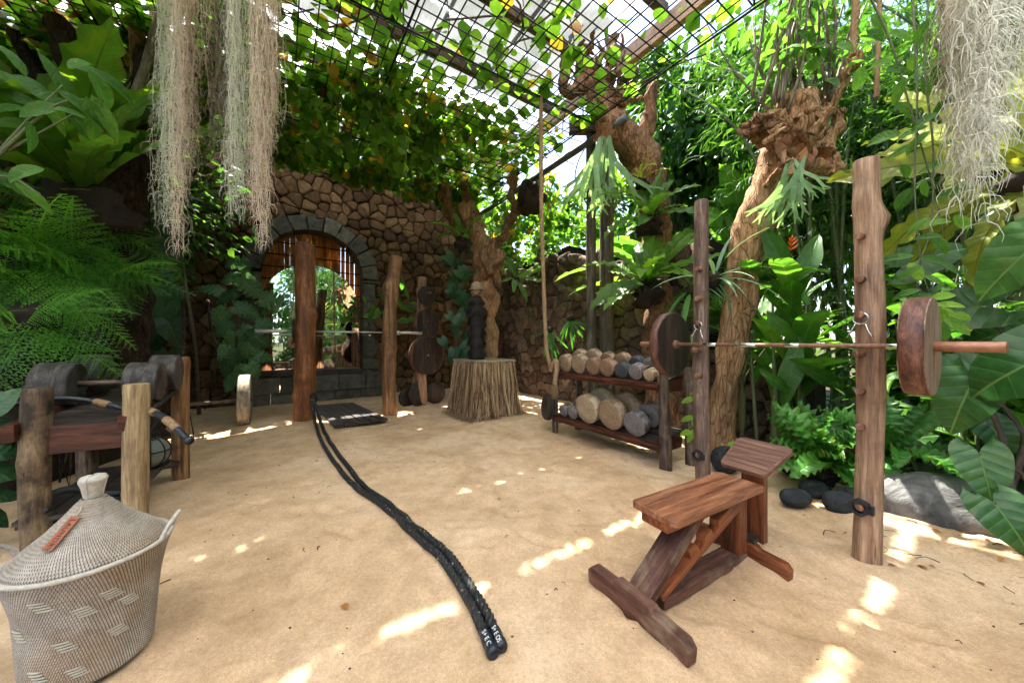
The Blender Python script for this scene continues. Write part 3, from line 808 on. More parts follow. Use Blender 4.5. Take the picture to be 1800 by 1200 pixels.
def jb(*bs):
    V, F, U, Rn = [], [], [], []; n = 0
    for b in bs:
        if len(b[0]) == 0: continue
        V.append(b[0]); F.append(b[1] + n); U.append(b[2]); Rn.append(b[3]); n += len(b[0])
    return np.vstack(V), np.vstack(F), np.vstack(U), np.concatenate(Rn)

def rdir(rg=random, zlo=-1, zhi=1):
    a = rg.uniform(0, 6.2832); z = rg.uniform(zlo, zhi); q = math.sqrt(max(0, 1 - z * z))
    return Vector((math.cos(a) * q, math.sin(a) * q, z))

T_OVAL = oval(0.26, 5, 0.25, 0.6); T_OVAL_S = oval(0.24, 8, 0.25, 0.7, 2, 0.42, 0.06)
T_ROUND = oval(0.44, 4, 0.18, 0.4, 2, 0.45)
T_NARROW = oval(0.055, 2, 0.2, 0.5, 2, 0.4)
T_BROAD = oval(0.30, 4, 0.22, 0.7, 2, 0.42)
ME = {}
for k in range(3):
    ME['nest%d' % k] = leafmesh('frond', nest_frond(0.085 + 0.012 * k, 0.75 + 0.25 * k, 0.25, 0.02, k), 'leaf_nest')
    ME['nesty%d' % k] = leafmesh('frond', nest_frond(0.07 + 0.01 * k, 1.0 + 0.3 * k, 0.25, 0.02, k + 5), 'leaf_nest_yellow')
    ME['crisp%d' % k] = leafmesh('frond', nest_frond(0.10 + 0.015 * k, 0.9 + 0.45 * k, 0.5, 0.06, k + 9, 34, 4, 0.6, 10), 'leaf_crisp')
    ME['fern%d' % k] = leafmesh('frond', fern_frond(13, 11, 0.40 + 0.04 * k, 0.8 + 0.3 * k, 0.35, k), 'leaf_fern')
    ME['ear%d' % k] = leafmesh('leaf', heart(0.40 + 0.03 * k, 0.30, 14, 5, 0.10, 0.5 + 0.25 * k, 0.02, k), 'leaf_ear')
    ME['dark%d' % k] = leafmesh('leaf', heart(0.36 + 0.03 * k, 0.22, 9, 3, 0.12, 0.6 + 0.2 * k, 0.015, k + 4), 'leaf_dark')
    ME['mon%d' % k] = leafmesh('leaf', heart(0.42 + 0.03 * k, 0.24, 9, 3, 0.10, 0.7 + 0.15 * k, 0.0, k, True), 'leaf_monstera')
    ME['stag%d' % k] = leafmesh('frond', staghorn(k + 2), 'leaf_staghorn')
    ME['ban%d' % k] = leafmesh('leaf', banana_leaf(0.15 + 0.02 * k, 0.7 + 0.4 * k, 0.3, k + 3), 'leaf_banana')
    ME['pad%d' % k] = leafmesh('leaf', nest_frond(0.10 + 0.015 * k, 0.6 + 0.4 * k, 0.15, 0.006, k + 20, 14, 4, 0.5, 2), 'leaf_paddle')
    ME['shr%d' % k] = leafmesh('leaf', oval(0.15 + 0.025 * k, 9, 0.3, 0.7 + 0.25 * k, 4, 0.42, 0.03), 'leaf_shrub')
    ME['lime%d' % k] = leafmesh('leaf', oval(0.20 + 0.03 * k, 9, 0.2, 0.6 + 0.2 * k, 4, 0.45, 0.03), 'leaf_lime')
ME['vine'] = leafmesh('leaf', T_ROUND, 'leaf_vine'); ME['viney'] = leafmesh('leaf', T_ROUND, 'leaf_yellow'); ME['vineb'] = leafmesh('leaf', T_OVAL, 'leaf_brown')
ME['palm'] = leafmesh('frond', fan_palm(1), 'leaf_tree'); ME['blade'] = leafmesh('leaf', nest_frond(0.03, 1.0, 0.3, 0.0, 2, 10, 2, 0.4, 1), 'leaf_blue')
ME['strap'] = leafmesh('leaf', nest_frond(0.035, 1.2, 0.3, 0.0, 4, 10, 2, 0.4, 1), 'leaf_crisp')

for k in range(2): ME['shield%d' % k] = leafmesh('shield_frond', heart(0.55 + 0.05 * k, 0.25, 12, 5, 0.25, 1.1, 0.06, k + 6), 'leaf_shield')
# ------------------------------------------------------------------ ground
V = [(-200, -200, -0.06), (200, -200, -0.06), (200, 200, -0.06), (-200, 200, -0.06)]
g = part('ground', (V, [(0, 1, 2, 3)]), MAT['soil']); tag(g, 'dark planting soil and grass under the garden', 'ground', kind='structure')

POSTS = {'P1': Vector((-3.21, 5.26, 0)), 'P2': Vector((-2.12, 5.95, 0)), 'R1': Vector((1.584, 2.82, 0)), 'R2': Vector((2.026, 1.954, 0))}
MOUNDS = [(POSTS['P1'], .06, .35), (POSTS['P2'], .03, .3), (POSTS['R1'], .03, .3), (POSTS['R2'], .05, .16), (Vector((2.6, 2.45, 0)), .06, .2), (Vector((2.85, 2.05, 0)), .05, .25), (Vector((1.52, 2.08, 0)), .06, .16),
          (Vector((1.30, 1.98, 0)), .025, .2), (Vector((3.0, 1.7, 0)), .05, .5), (Vector((-4.0, 5.2, 0)), .04, .5)]
xs = np.concatenate([np.linspace(-9.5, -3.6, 110, endpoint=False), np.linspace(-3.6, 3.4, 300, endpoint=False), np.linspace(3.4, 4.6, 20)]); ys = np.concatenate([[-3.5, -2, -1, 0.2], 0.55 * (11.5 / 0.55) ** np.linspace(0, 1, 300)])
X, Y = np.meshgrid(xs, ys); q = np.stack([X.ravel(), Y.ravel(), np.zeros(X.size)], 1)
Z = 0.020 * fbm(q * 0.9, 3) + 0.009 * fbm(q * 4 + 5, 3) + 0.0035 * fbm(q * 17 + 9, 3)
prints = np.clip(vnoise(q * 3.1 + 40) - 0.35, 0, 1); Z -= 0.02 * prints
_r = random.Random(31)
def press(cx, cy, a, l, w_, dep):
    dx, dy = q[:, 0] - cx, q[:, 1] - cy; m = (np.abs(dx) < .4) & (np.abs(dy) < .4); dx, dy = dx[m], dy[m]
    e = np.hypot((dx * math.cos(a) + dy * math.sin(a)) / l, (-dx * math.sin(a) + dy * math.cos(a)) / w_)
    Z[m] += -dep * np.exp(-e ** 4) + dep * .45 * np.exp(-((e - 1.35) / .28) ** 2)
for k in range(13):                                       # walked tracks
    x, y = _r.uniform(-2.5, 2.4), _r.uniform(1.0, 4.5); a = _r.uniform(0, 6.28)
    for j in range(9):
        sd_ = 1 if j % 2 else -1; px_, py_ = x - math.sin(a) * .09 * sd_, y + math.cos(a) * .09 * sd_
        press(px_, py_, a + sd_ * .12, .125, .045, .012); press(px_ - math.cos(a) * .12, py_ - math.sin(a) * .12, a, .04, .036, .012)
        x += math.cos(a) * .42; y += math.sin(a) * .42; a += _r.gauss(0, .22)
for k in range(60): press(_r.uniform(-3, 3), _r.uniform(.8, 6), _r.uniform(0, 6.28), _r.uniform(.05, .16), _r.uniform(.03, .08), _r.uniform(.004, .010))
for (x0, y0, x1, y1, w_) in ((.35, 1.95, 1.1, 1.5, .10), (-.2, 1.6, -.9, 2.6, .09), (1.7, 1.2, 2.1, 1.6, .07)):      # drag marks
    L_ = math.hypot(x1 - x0, y1 - y0); ux, uy = (x1 - x0) / L_, (y1 - y0) / L_; s_ = (q[:, 0] - x0) * ux + (q[:, 1] - y0) * uy; n_ = -(q[:, 0] - x0) * uy + (q[:, 1] - y0) * ux
    m = (s_ > 0) & (s_ < L_); Z[m] += -.008 * np.exp(-(n_[m] / w_) ** 4) + .006 * np.exp(-((np.abs(n_[m]) - w_ * 1.4) / (w_ * .4)) ** 2)
for p, a, s in MOUNDS: Z += a * np.exp(-((q[:, 0] - p.x) ** 2 + (q[:, 1] - p.y) ** 2) / (2 * s * s))
Z -= 0.005
edge = q[:, 0] - (3.55 - 0.22 * q[:, 1] + 0.25 * vnoise(q * 1.3 + 3))     # sand runs out into the planting bed on the right
Z -= 0.16 * np.clip(edge / 0.5, 0, 1)
Zg = Z.reshape(X.shape)
def sand_z(x, y):
    i = int(np.clip(np.searchsorted(ys, y), 1, len(ys) - 1)); j = int(np.clip(np.searchsorted(xs, x), 1, len(xs) - 1))
    return float(Zg[i, j])
nx, ny = len(xs), len(ys)
I = (np.arange(ny - 1)[:, None] * nx + np.arange(nx - 1)[None, :]).ravel()
F = np.stack([I, I + 1, I + nx + 1, I + nx], 1)
s = part('sand_floor', (np.stack([q[:, 0], q[:, 1], Z], 1), F), MAT['sand']); tag(s, 'raked tan sand floor of the training yard', 'sand', kind='structure')

# ------------------------------------------------------------------ stone walls
def clip_poly(poly, n, d):
    out = []
    m = len(poly)
    for i in range(m):
        a, b = poly[i], poly[(i + 1) % m]; da, db = np.dot(a, n) - d, np.dot(b, n) - d
        if da <= 0: out.append(a)
        if (da < 0) != (db < 0) and abs(da - db) > 1e-9: out.append(a + (b - a) * da / (da - db))
    return out

def stone_wall(name, label, o, du, nrm, s0, s1, ztop, cell, hole, seed, mat, key, zlow=None, thick=0.4, proud=0.10, n_solo=300):
    """o + du*s ; nrm faces the yard. ztop(s) ragged top; hole(s,z) True where an opening is"""
    rg = np.random.default_rng(seed)
    root = thing(name, label, 'wall', o + du * ((s0 + s1) / 2) - nrm * thick / 2)
    strips = []
    s = s0
    while s < s1 - 1e-6:
        w_ = min(0.12, s1 - s); zz = 0.0; zt = ztop(s + w_ / 2)
        for k in range(60):
            if hole(s + w_ / 2, k * 0.08): zz = (k + 1) * 0.08
        if zt - zz > 0.05:
            M = frame_matrix(o, du, nrm)
            strips.append(box((s + w_ / 2, -thick / 2, (zz + zt) / 2 - 0.05), (w_ + 0.002, thick, zt - zz + 0.1), M, 0))
        s += w_
    part('mortar_core', join(*strips), MAT['mortar'], root, False)
    # seeds
    S = []
    rows = int(6.5 / (cell * 0.88)); r = 0
    z = cell * 0.3
    while z < 6.3:
        x = s0 + (cell * 0.5 if r % 2 else 0)
        while x < s1 + cell * 0.5:
            if rg.random() > 0.14:
                S.append((x + rg.normal(0, cell * 0.22), z + rg.normal(0, cell * 0.20)))
            x += cell * rg.uniform(0.8, 1.2)
        z += cell * 0.82; r += 1
    S = np.array(S); items = []
    for i, p in enumerate(S):
        if p[0] < s0 or p[0] > s1 or p[1] > ztop(p[0]) - 0.02 or hole(p[0], p[1]): continue
        d2 = ((S - p) ** 2).sum(1); nb = np.argsort(d2)[1:15]
        poly = [p + np.array(v) * cell * 1.2 for v in ((-1, -1), (1, -1), (1, 1), (-1, 1))]
        for j in nb:
            n_ = S[j] - p; L = np.linalg.norm(n_)
            if L < 1e-6: continue
            n_ /= L; poly = clip_poly(poly, n_, np.dot(p, n_) + L / 2 - 0.004)
            if len(poly) < 3: break
        if len(poly) < 3: continue
        poly = np.array(poly); c = poly.mean(0)
        q = []
        for a in range(len(poly)):
            A, B = poly[a], poly[(a + 1) % len(poly)]
            q.append(A * 0.85 + B * 0.15); q.append(A * 0.15 + B * 0.85)
        q = np.array(q)
        if q[:, 1].min() < -0.15: q[:, 1] = np.maximum(q[:, 1], -0.15)
        items.append((c, q))
    M = np.array(frame_matrix(o, du, nrm))
    geos = []
    for (c, q) in items:
        m = len(q); dp = proud * rg.uniform(0.5, 1.15); tilt = rg.normal(0, 0.10, 2)
        rings = []
        for (sc, hh) in ((1.0, -0.03), (1.0, 0.5), (0.9, 0.93), (0.55, 1.0)):
            pts = c + (q - c) * (sc + rg.normal(0, 0.022, (m, 1)))
            h = (hh * dp if hh > 0 else hh) + (pts - c) @ tilt * max(hh, 0) + rg.normal(0, 0.006, m)
            rings.append(np.stack([pts[:, 0], h, pts[:, 1]], 1))
        V = np.vstack(rings); F = []
        for a in range(3):
            for b in range(m): F.append((a * m + b, a * m + (b + 1) % m, (a + 1) * m + (b + 1) % m, (a + 1) * m + b))
        F.append(tuple(3 * m + b for b in range(m)))
        W = V @ M[:3, :3].T + M[:3, 3]
        geos.append((W, F, rg.random()))
    order = sorted(range(len(geos)), key=lambda i: key(Vector(geos[i][0].mean(0))))
    for i in order[:n_solo]:
        W, F, r_ = geos[i]; part('stone', (W, F, None, np.full(len(W), r_)), MAT[mat], root)
    rest = order[n_solo:]
    if rest:
        n = 0; Vs, Fs, Rs = [], [], []
        for i in rest:
            W, F, r_ = geos[i]; Vs.append(W); Fs.extend([tuple(k + n for k in f) for f in F]); Rs.append(np.full(len(W), r_)); n += len(W)
        b = part('stones', (np.vstack(Vs), Fs, None, np.concatenate(Rs)), MAT[mat], root); b['kind'] = 'stuff'
    return root

def proj(p): return (900 + 600 * p.x / p.y, 600 - 600 * (p.z - CAMH) / p.y) if p.y > 0.1 else (-9999, 0)
VA = -8.8; UB = 5.05
ARC_C, ARC_R, ARC_Z = 0.62, 0.98, 2.75       # arch in wall coordinates
def in_arch(s, z, g=0.0):
    r = ARC_R + g
    if abs(s - ARC_C) > r: return False
    return z < ARC_Z + math.sqrt(max(0, r * r - (s - ARC_C) ** 2))
def zA(s): return 5.35 + 0.18 * math.sin(s * 1.7) + 0.12 * math.sin(s * 5.1 + 1) - (max(0, s - 2.9) * 0.6) + 0.25 * math.exp(-((s - 2.5) / .8) ** 2)
def keyA(p):
    x, y = proj(p); bad = 0 if (275 < x < 905 and 260 < y < 715) else 100
    if 300 < x < 460 and y > 440: bad += 3
    return bad + p.length
n1_ = E2.copy()
stone_wall('stone_wall', 'tall brown lava stone wall around the arched mirror', UV(0, VA), E1, n1_, -8.2, UB, zA, 0.245, lambda s, z: in_arch(s, z, 0.30), 3, 'lava_stone', keyA)
def zB(s):     # s = v + 8.8, from the corner towards the camera
    b = 3.3 + 0.14 * math.sin(s * 2.3) + 0.1 * math.sin(s * 6)
    if s > 2.0: b -= (s - 2.0) * 0.17
    if s > 6.35: b = 1.18 - (s - 6.35) * 0.2 + 0.06 * math.sin(s * 9)
    if s < 0.9: b = 3.9 - s * 0.5
    return b
def keyB(p):
    x, y = proj(p); bad = 0 if (890 < x < 1410 and 400 < y < 790) else 100
    return bad + p.length
stone_wall('stone_wall', 'lava stone wall behind the two tier log dumbbell rack', UV(UB, VA), E2, -E1, 0.0, 7.5, zB, 0.235, lambda s, z: False, 5, 'wall_stone_dark', keyB)

# ------------------------------------------------------------------ archway, ledge, slat screen, mirror
def wallpt(s, z, d=0.0):
    p = UV(s, VA + d); p.z = z; return p
aw = thing('stone_archway', 'mossy grey cut stone arch set in the tall wall', 'archway', wallpt(ARC_C, 0, 0))
MA = frame_matrix(UV(0, VA), E1, E2)       # local x along wall, y toward the yard, z up
def wedge(poly, d0, d1, rv, name='arch_stone'):
    n = len(poly); c = np.mean(poly, 0)
    V = []
    for (k, d) in ((1.0, d0), (1.0, d1 - 0.025), (0.93, d1)):
        for p in poly:
            q = c + (np.array(p) - c) * k; V.append((q[0], d, q[1]))
    V = np.array(V); V += rng.normal(0, 0.005, V.shape)
    F = [tuple(range(n))]
    for a in range(2):
        for b in range(n): F.append((a * n + b, a * n + (b + 1) % n, (a + 1) * n + (b + 1) % n, (a + 1) * n + b))
    F.append(tuple(2 * n + b for b in range(n)))
    return part(name, (xf(V, MA), F, None, np.full(len(V), rv)), MAT['arch_stone'], aw, False)
NV = 11
for k in range(NV):
    a0 = math.pi * k / NV + 0.008; a1 = math.pi * (k + 1) / NV - 0.008
    ro = ARC_R + 0.34 + rng.uniform(-.03, .04)
    poly = [(ARC_C + ARC_R * math.cos(a0), ARC_Z + ARC_R * math.sin(a0)), (ARC_C + ro * math.cos(a0), ARC_Z + ro * math.sin(a0)),
            (ARC_C + ro * math.cos((a0 + a1) / 2), ARC_Z + ro * math.sin((a0 + a1) / 2)),
            (ARC_C + ro * math.cos(a1), ARC_Z + ro * math.sin(a1)), (ARC_C + ARC_R * math.cos(a1), ARC_Z + ARC_R * math.sin(a1)),
            (ARC_C + ARC_R * math.cos((a0 + a1) / 2), ARC_Z + ARC_R * math.sin((a0 + a1) / 2))]
    wedge(poly, -0.42, 0.10 + rng.uniform(-.02, .02), rng.random())
for sd_ in (-1, 1):
    z = -0.08
    while z < ARC_Z - 0.05:
        h = min(rng.uniform(0.26, 0.46), ARC_Z - z - 0.006); wd = rng.uniform(0.26, 0.40)
        xi, xo = ARC_C + sd_ * ARC_R, ARC_C + sd_ * (ARC_R + wd)
        wedge([(xi, z), (xo, z), (xo, z + h - .012), (xi, z + h - .012)], -0.42, 0.09 + rng.uniform(-.03, .02), rng.random(), 'jamb_stone'); z += h
lg = thing('stone_ledge', 'low grey stone block ledge under the arched mirror', 'ledge', wallpt(ARC_C, 0, 0.3))
for row, (z0, h) in enumerate(((-0.06, 0.26), (0.205, 0.34))):
    x = ARC_C - 1.32 + 0.1 * row
    while x < ARC_C + 1.30:
        wd = min(rng.uniform(0.38, 0.62), ARC_C + 1.34 - x)
        if wd > 0.12:
            Vb, Fb = box((x + wd / 2, 0.28, z0 + h / 2), (wd - 0.018, 0.36 + rng.uniform(-.02, .02), h - 0.014), None, 0.022, 2)
            Vb = Vb + rng.normal(0, 0.004, Vb.shape)
            part('block', (xf(Vb, MA), Fb, None, np.full(len(Vb), rng.random())), MAT['ledge_stone'], lg, False)
        x += wd
sc = thing('slat_screen', 'amber bamboo slat screen filling the stone arch', 'screen', wallpt(ARC_C, 0.3, -0.3))
x = ARC_C - ARC_R - 0.1
while x < ARC_C + ARC_R + 0.1:
    wd = rng.uniform(0.085, 0.12); xm = min(abs(x + wd / 2 - ARC_C), ARC_R)
    zt = ARC_Z + math.sqrt(max(0.02, (ARC_R + .12) ** 2 - xm ** 2))
    part('slat', box((x + wd / 2, -0.30 + (0.008 if int(x * 50) % 2 else -0.008), (0.3 + zt) / 2), (wd - (rng.uniform(0.004, 0.008) if rng.random() < .3 else -0.004), 0.014, zt - 0.3), MA, 0.003, 1), MAT['bamboo_slat'], sc, False)
    x += wd
for k in range(12):
    z = 0.75 + k * 0.27
    hw = ARC_R + .02 if z < ARC_Z else math.sqrt(max(0.03, (ARC_R + .02) ** 2 - (z - ARC_Z) ** 2))
    part('batten', tube([xf([(ARC_C - hw, -0.278, z)], MA)[0], xf([(ARC_C, -0.276, z + .01)], MA)[0], xf([(ARC_C + hw, -0.278, z)], MA)[0]], 0.013, 6), MAT['bark_dark'], sc)
# mirror
MC, MR, MZ0, MZ1 = 0.55, 0.93, 0.68, 2.0
def arch_outline(r, z0, zs, n=28):
    return [(MC - r, z0), (MC + r, z0)] + [(MC + r * math.cos(math.pi * k / n), zs + r * math.sin(math.pi * k / n)) for k in range(n + 1)]
mr = thing('arch_mirror', 'frameless arch topped mirror standing on the stone ledge', 'mirror', wallpt(MC, MZ0, 0.2))
_a = R(34 + 7.5); M1 = Vector((math.cos(_a), math.sin(_a), 0)); M2 = Vector((math.sin(_a), -math.cos(_a), 0))
MX = frame_matrix(UV(MC + MR, VA) - M1 * (MC + MR), M1, Vector((0, 0, 1)))   # local z = E1 x up = E2?? (checked below)
zax = Vector(MX.col[2][:3]); sg = 1 if zax.dot(M2) > 0 else -1
out = arch_outline(MR, MZ0, MZ1)
V, F = prism(out, 0.02 * sg, MX, 0.0); V = V + np.array(M2)[None] * 0.13
part('backing_board', (V, F), MAT['rubber'], mr, False)
inn = arch_outline(MR - 0.008, MZ0 + 0.008, MZ1)
Vm = xf([(p[0], p[1], 0) for p in inn], MX) + np.array(M2)[None] * 0.1535
part('glass', (Vm, [tuple(range(len(inn)))]), MAT['mirror_glass'], mr, False)
part('foot_rail', box((MC, 0.27, 0.61), (1.9, 0.30, 0.10), MA, 0.008), MAT['plank_dark'], mr, False)

# ------------------------------------------------------------------ roof, rafters, mesh ceiling
ZG = 4.6; ZR = 5.62
roof = thing('canopy_roof', 'pale translucent corrugated roof above the wire mesh ceiling', 'roof', UV(-1, -4, ZR))
def sheet(u0, u1, v0, v1, z):
    nu = int((u1 - u0) / 0.019)
    us = np.linspace(u0, u1, nu); zz = z + 0.016 * np.sin(us * 2 * np.pi / 0.076)
    A = np.array([UV(u, v0, a) for u, a in zip(us, zz)]); B = np.array([UV(u, v1, a) for u, a in zip(us, zz)])
    V = np.vstack([A, B]); F = np.array([(i, i + 1, nu + i + 1, nu + i) for i in range(nu - 1)])
    return V, F
rows_v = [-8.7, -7.775, -5.475, -4.325, -3.175, -0.875, 1.425, 3.6]
for i in range(len(rows_v) - 1):
    gap = (0.05, 0.07, 0.09, 0.055, 0.05, 0.06, 0.05)[i]
    u = -8.0
    while u < 4.05:
        u1 = min(u + 1.03, 4.1); clear = i != 2
        if not (i in (2, 3, 4) and u > 3.1):
            part('corrugated_sheet', sheet(u, u1, rows_v[i] + gap, rows_v[i + 1], ZR + 0.10 + (0.034 if int(round(u / .985)) % 2 else 0.0)), MAT['roof_sheet_clear' if i >= 4 else ('roof_sheet_bright' if i == 1 else 'roof_sheet')], roof)  # unseen near rows pass most light to brighten the sand; rows in view dimmed
        u += 0.985
MR_ = frame_matrix((0, 0, 0), E1, E2)
for v in np.arange(-8.35, 3.0, 1.15):
    part('rafter', box((-2.0, v, ZR), (12.4, 0.09, 0.15), MR_, 0.006, 1), MAT['rafter'], roof, False)
part('edge_beam', box((4.32, -3.0, ZR - 0.08), (0.10, 11.6, 0.26), MR_, 0.006, 1), MAT['rafter_new'], roof, False)
part('edge_beam', box((1.2, -3.0, ZR - 0.14), (0.09, 11.6, 0.12), MR_, 0.006, 1), MAT['rafter'], roof, False)

mesh_root = thing('wire_mesh_ceiling', 'black square wire mesh ceiling hung under the roof', 'mesh', UV(0, -4, ZG))
U0, U1, V0, V1 = -7.0, 3.9, -7.6, 1.4
wl_u = make_mesh('wire', *tube([(0, -0.5, 0), (0, 0.5, 0)], 0.0055, 6)); wl_u.materials.append(MAT['black_steel'])
def bar(name, a, b, r):
    a, b = Vector(a), Vector(b); d = b - a
    return inst(name, wl_u, mesh_root, leaf_matrix((a + b) / 2, d, (0, 0, 1), (r / 0.0055, d.length, r / 0.0055)))
def sag(u, v): return ZG - 0.05 * math.sin(u * 1.1 + 1) * math.sin(v * 0.9) - 0.03
k = 0
for u in np.arange(U0, U1 + 0.01, 0.17): bar('wire', UV(u, V0, ZG), UV(u, V1, ZG), 0.0075)
for v in np.arange(V0, V1 + 0.01, 0.17): bar('wire', UV(U0, v, ZG + 0.011), UV(U1, v, ZG + 0.014), 0.0075)
for u in (U0, -4.3, -1.6, 1.1, U1): bar('frame_bar', UV(u, V0, ZG - 0.018), UV(u, V1, ZG - 0.018), 0.013)
for v in (V0, -6.0, -3.6, -1.2, V1): bar('frame_bar', UV(U0, v, ZG - 0.04), UV(U1, v, ZG - 0.04), 0.013)
for u in (-4.3, -1.6, 1.1, 3.85):
    for v in (-7.5, -6.05, -3.75, -1.45): bar('hanger_rod', UV(u, v, ZG - 0.03), UV(u, v, ZR), 0.011)
# corner posts and pipe
pp = thing('support_posts', 'weathered grey twin timber posts behind the dumbbell rack', 'post', (1.45, 5.62, 0))
part('post', log_geo((1.33, 5.60, -0.1), (1.30, 5.60, 4.86), 0.085, 0.08, 11, 0.01), MAT['post_old'], pp)
part('post', log_geo((1.60, 5.68, -0.1), (1.585, 5.66, 4.95), 0.125, 0.11, 12, 0.012, ((.62, -1.9, .02, .07),)), MAT['post_old'], pp)
part('strap', tube([(1.2, 5.52, 3.5), (1.33, 5.49, 3.49), (1.6, 5.52, 3.47), (1.73, 5.56, 3.47)], 0.008, 6, 12), MAT['leaf_blue'], pp)
part('beam_bracket', box((1.18, 5.55, 4.78), (0.5, 0.14, 0.26), None, 0.008), MAT['plank_dark'], pp, False)
solo('steel_pipe', tube([UV(4.15, -3.2, 4.52), UV(4.12, -5.5, 4.47), UV(4.1, -8.3, 4.42)], 0.055, 12, 14, 0.004, (5, 5, 5)), MAT['grey_pipe'],
     'round grey steel pipe under the mesh ceiling edge', 'pipe')
solo('power_cable', tube([(1.25, 5.50, 4.5), (1.08, 5.52, 4.2), (1.02, 5.52, 3.9), (1.12, 5.50, 3.65), (1.25, 5.50, 3.4)], 0.010, 6, 24), MAT['cable'], 'thin black cable looping off the twin timber posts', 'cable')
def ring_torus(c, R0, r, axis, n=28, m=8):
    M = axis_matrix(c, axis); V = []; F = []
    for i in range(n):
        a = 2 * math.pi * i / n
        for j in range(m):
            b = 2 * math.pi * j / m
            V.append(((R0 + r * math.cos(b)) * math.cos(a), (R0 + r * math.cos(b)) * math.sin(a), r * math.sin(b)))
    for i in range(n):
        for j in range(m): F.append((i * m + j, ((i + 1) % n) * m + j, ((i + 1) % n) * m + (j + 1) % m, i * m + (j + 1) % m))
    return xf(V, M), F

def cyl(a, b, r, n=20, bev=0.003):
    a, b = Vector(a), Vector(b); L = (b - a).length
    return lathe([(r * 0.5, 0), (r - bev, 0), (r, bev), (r, L - bev), (r - bev, L), (r * 0.5, L)], n, M=axis_matrix(a, b - a))

def mesh_at(name, geo_local, mat, parent, M, smooth=True, group=None):
    """part whose own local frame is M (so object coordinates follow the piece)"""
    me = make_mesh(name, geo_local[0], geo_local[1], None, None, smooth); me.materials.append(MAT[mat])
    return inst(name, me, parent, M)

def solo_at(name, geo_local, mat, label, cat, M, smooth=True, group=None):
    me = make_mesh(name, geo_local[0], geo_local[1], None, None, smooth); me.materials.append(MAT[mat])
    o = bpy.data.objects.new(name, me); COL.objects.link(o); o.matrix_world = M; ORG[o.name] = M.translation.copy()
    return tag(o, label, cat, group)

def lettering(body, size, mat, parent, M, space=1.0):
    cu = bpy.data.curves.new('lettering', 'FONT'); cu.body = body; cu.size = size; cu.align_x = 'CENTER'; cu.align_y = 'CENTER'; cu.extrude = 0.0004; cu.space_character = space
    tmp = bpy.data.objects.new('lettering_curve', cu); COL.objects.link(tmp)
    me = bpy.data.meshes.new_from_object(tmp.evaluated_get(bpy.context.evaluated_depsgraph_get()))
    bpy.data.objects.remove(tmp); me.name = 'lettering'; me.materials.clear(); me.materials.append(MAT[mat])
    o = bpy.data.objects.new('lettering', me); COL.objects.link(o); o.parent = parent; o.matrix_local = Matrix.Translation(-org(parent)) @ M
    return o

def smooth_by_angle(o, ang=35):
    me = o.data
    bm = bmesh.new(); bm.from_mesh(me)
    for e in bm.edges: e.smooth = not (e.is_manifold and e.calc_face_angle(0) > R(ang))
    bm.to_mesh(me); bm.free(); return o

# ------------------------------------------------------------------ far squat stand
d_far = (POSTS['P2'] - POSTS['P1']).normalized(); n_far = Vector((-d_far.y, d_far.x, 0))    # away from camera
for nm, lab, r0, r1, h, mat, kn in (
        ('P1', 'thick reddish log post with the black battle rope tied to it', .143, .134, 2.76, 'log_red', ((.95, 3.4, .05, .06), (.55, -2.0, .035, .06), (.30, -1.4, .03, .06), (.62, -0.3, .05, .09), (.2, -2.3, .03, .05))),
        ('P2', 'brown fluted log post with a swollen knot near its top', .125, .105, 2.74, 'log_brown', ((.80, -2.6, .07, .11), (.83, 2.9, .03, .08)))):
    b = POSTS[nm]; lean = Vector((0.02, 0, 0)) if nm == 'P1' else Vector((.10, 0, 0))
    t_ = thing('log_post', lab, 'post', b)
    smooth_by_angle(part('log', log_geo(b - Vector((0, 0, .12)), b + lean + Vector((0, 0, h)), r0, r1, 3 if nm == 'P1' else 8, 0.014 if nm == 'P1' else 0.02, kn), MAT[mat], t_))
    pg = b + Vector((0, 0, 1.385)) + n_far * (r0 * 0.6)
    part('peg', cyl(pg, pg + n_far * 0.2, 0.022), MAT['peg'], t_)
bz = 1.43; c_ = POSTS['P1'] + n_far * 0.21; c_.z = bz
bb = thing('barbell', 'long grey steel barbell across the two far log posts', 'barbell', c_ + d_far * 0.65)
part('shaft', cyl(c_ + d_far * (-0.06), c_ + d_far * 1.46, 0.015), MAT['steel_bar'], bb)
part('sleeve', cyl(c_ - d_far * 0.08, c_ - d_far * 0.62, 0.027), MAT['steel_bar'], bb)
part('sleeve', cyl(c_ + d_far * 1.48, c_ + d_far * 1.92, 0.027), MAT['steel_bar'], bb)
for s_ in (-0.07, 1.47): part('collar', cyl(c_ + d_far * (s_ - .02), c_ + d_far * (s_ + .02), 0.042), MAT['chrome'], bb)
solo_at('weight_plate', lathe(drum_profile(0.19, 0.045), 32), 'plate_dark', 'small dark wooden plate on the far barbell behind the thick log', 'weight plate', axis_matrix(c_ - d_far * 0.155, d_far))

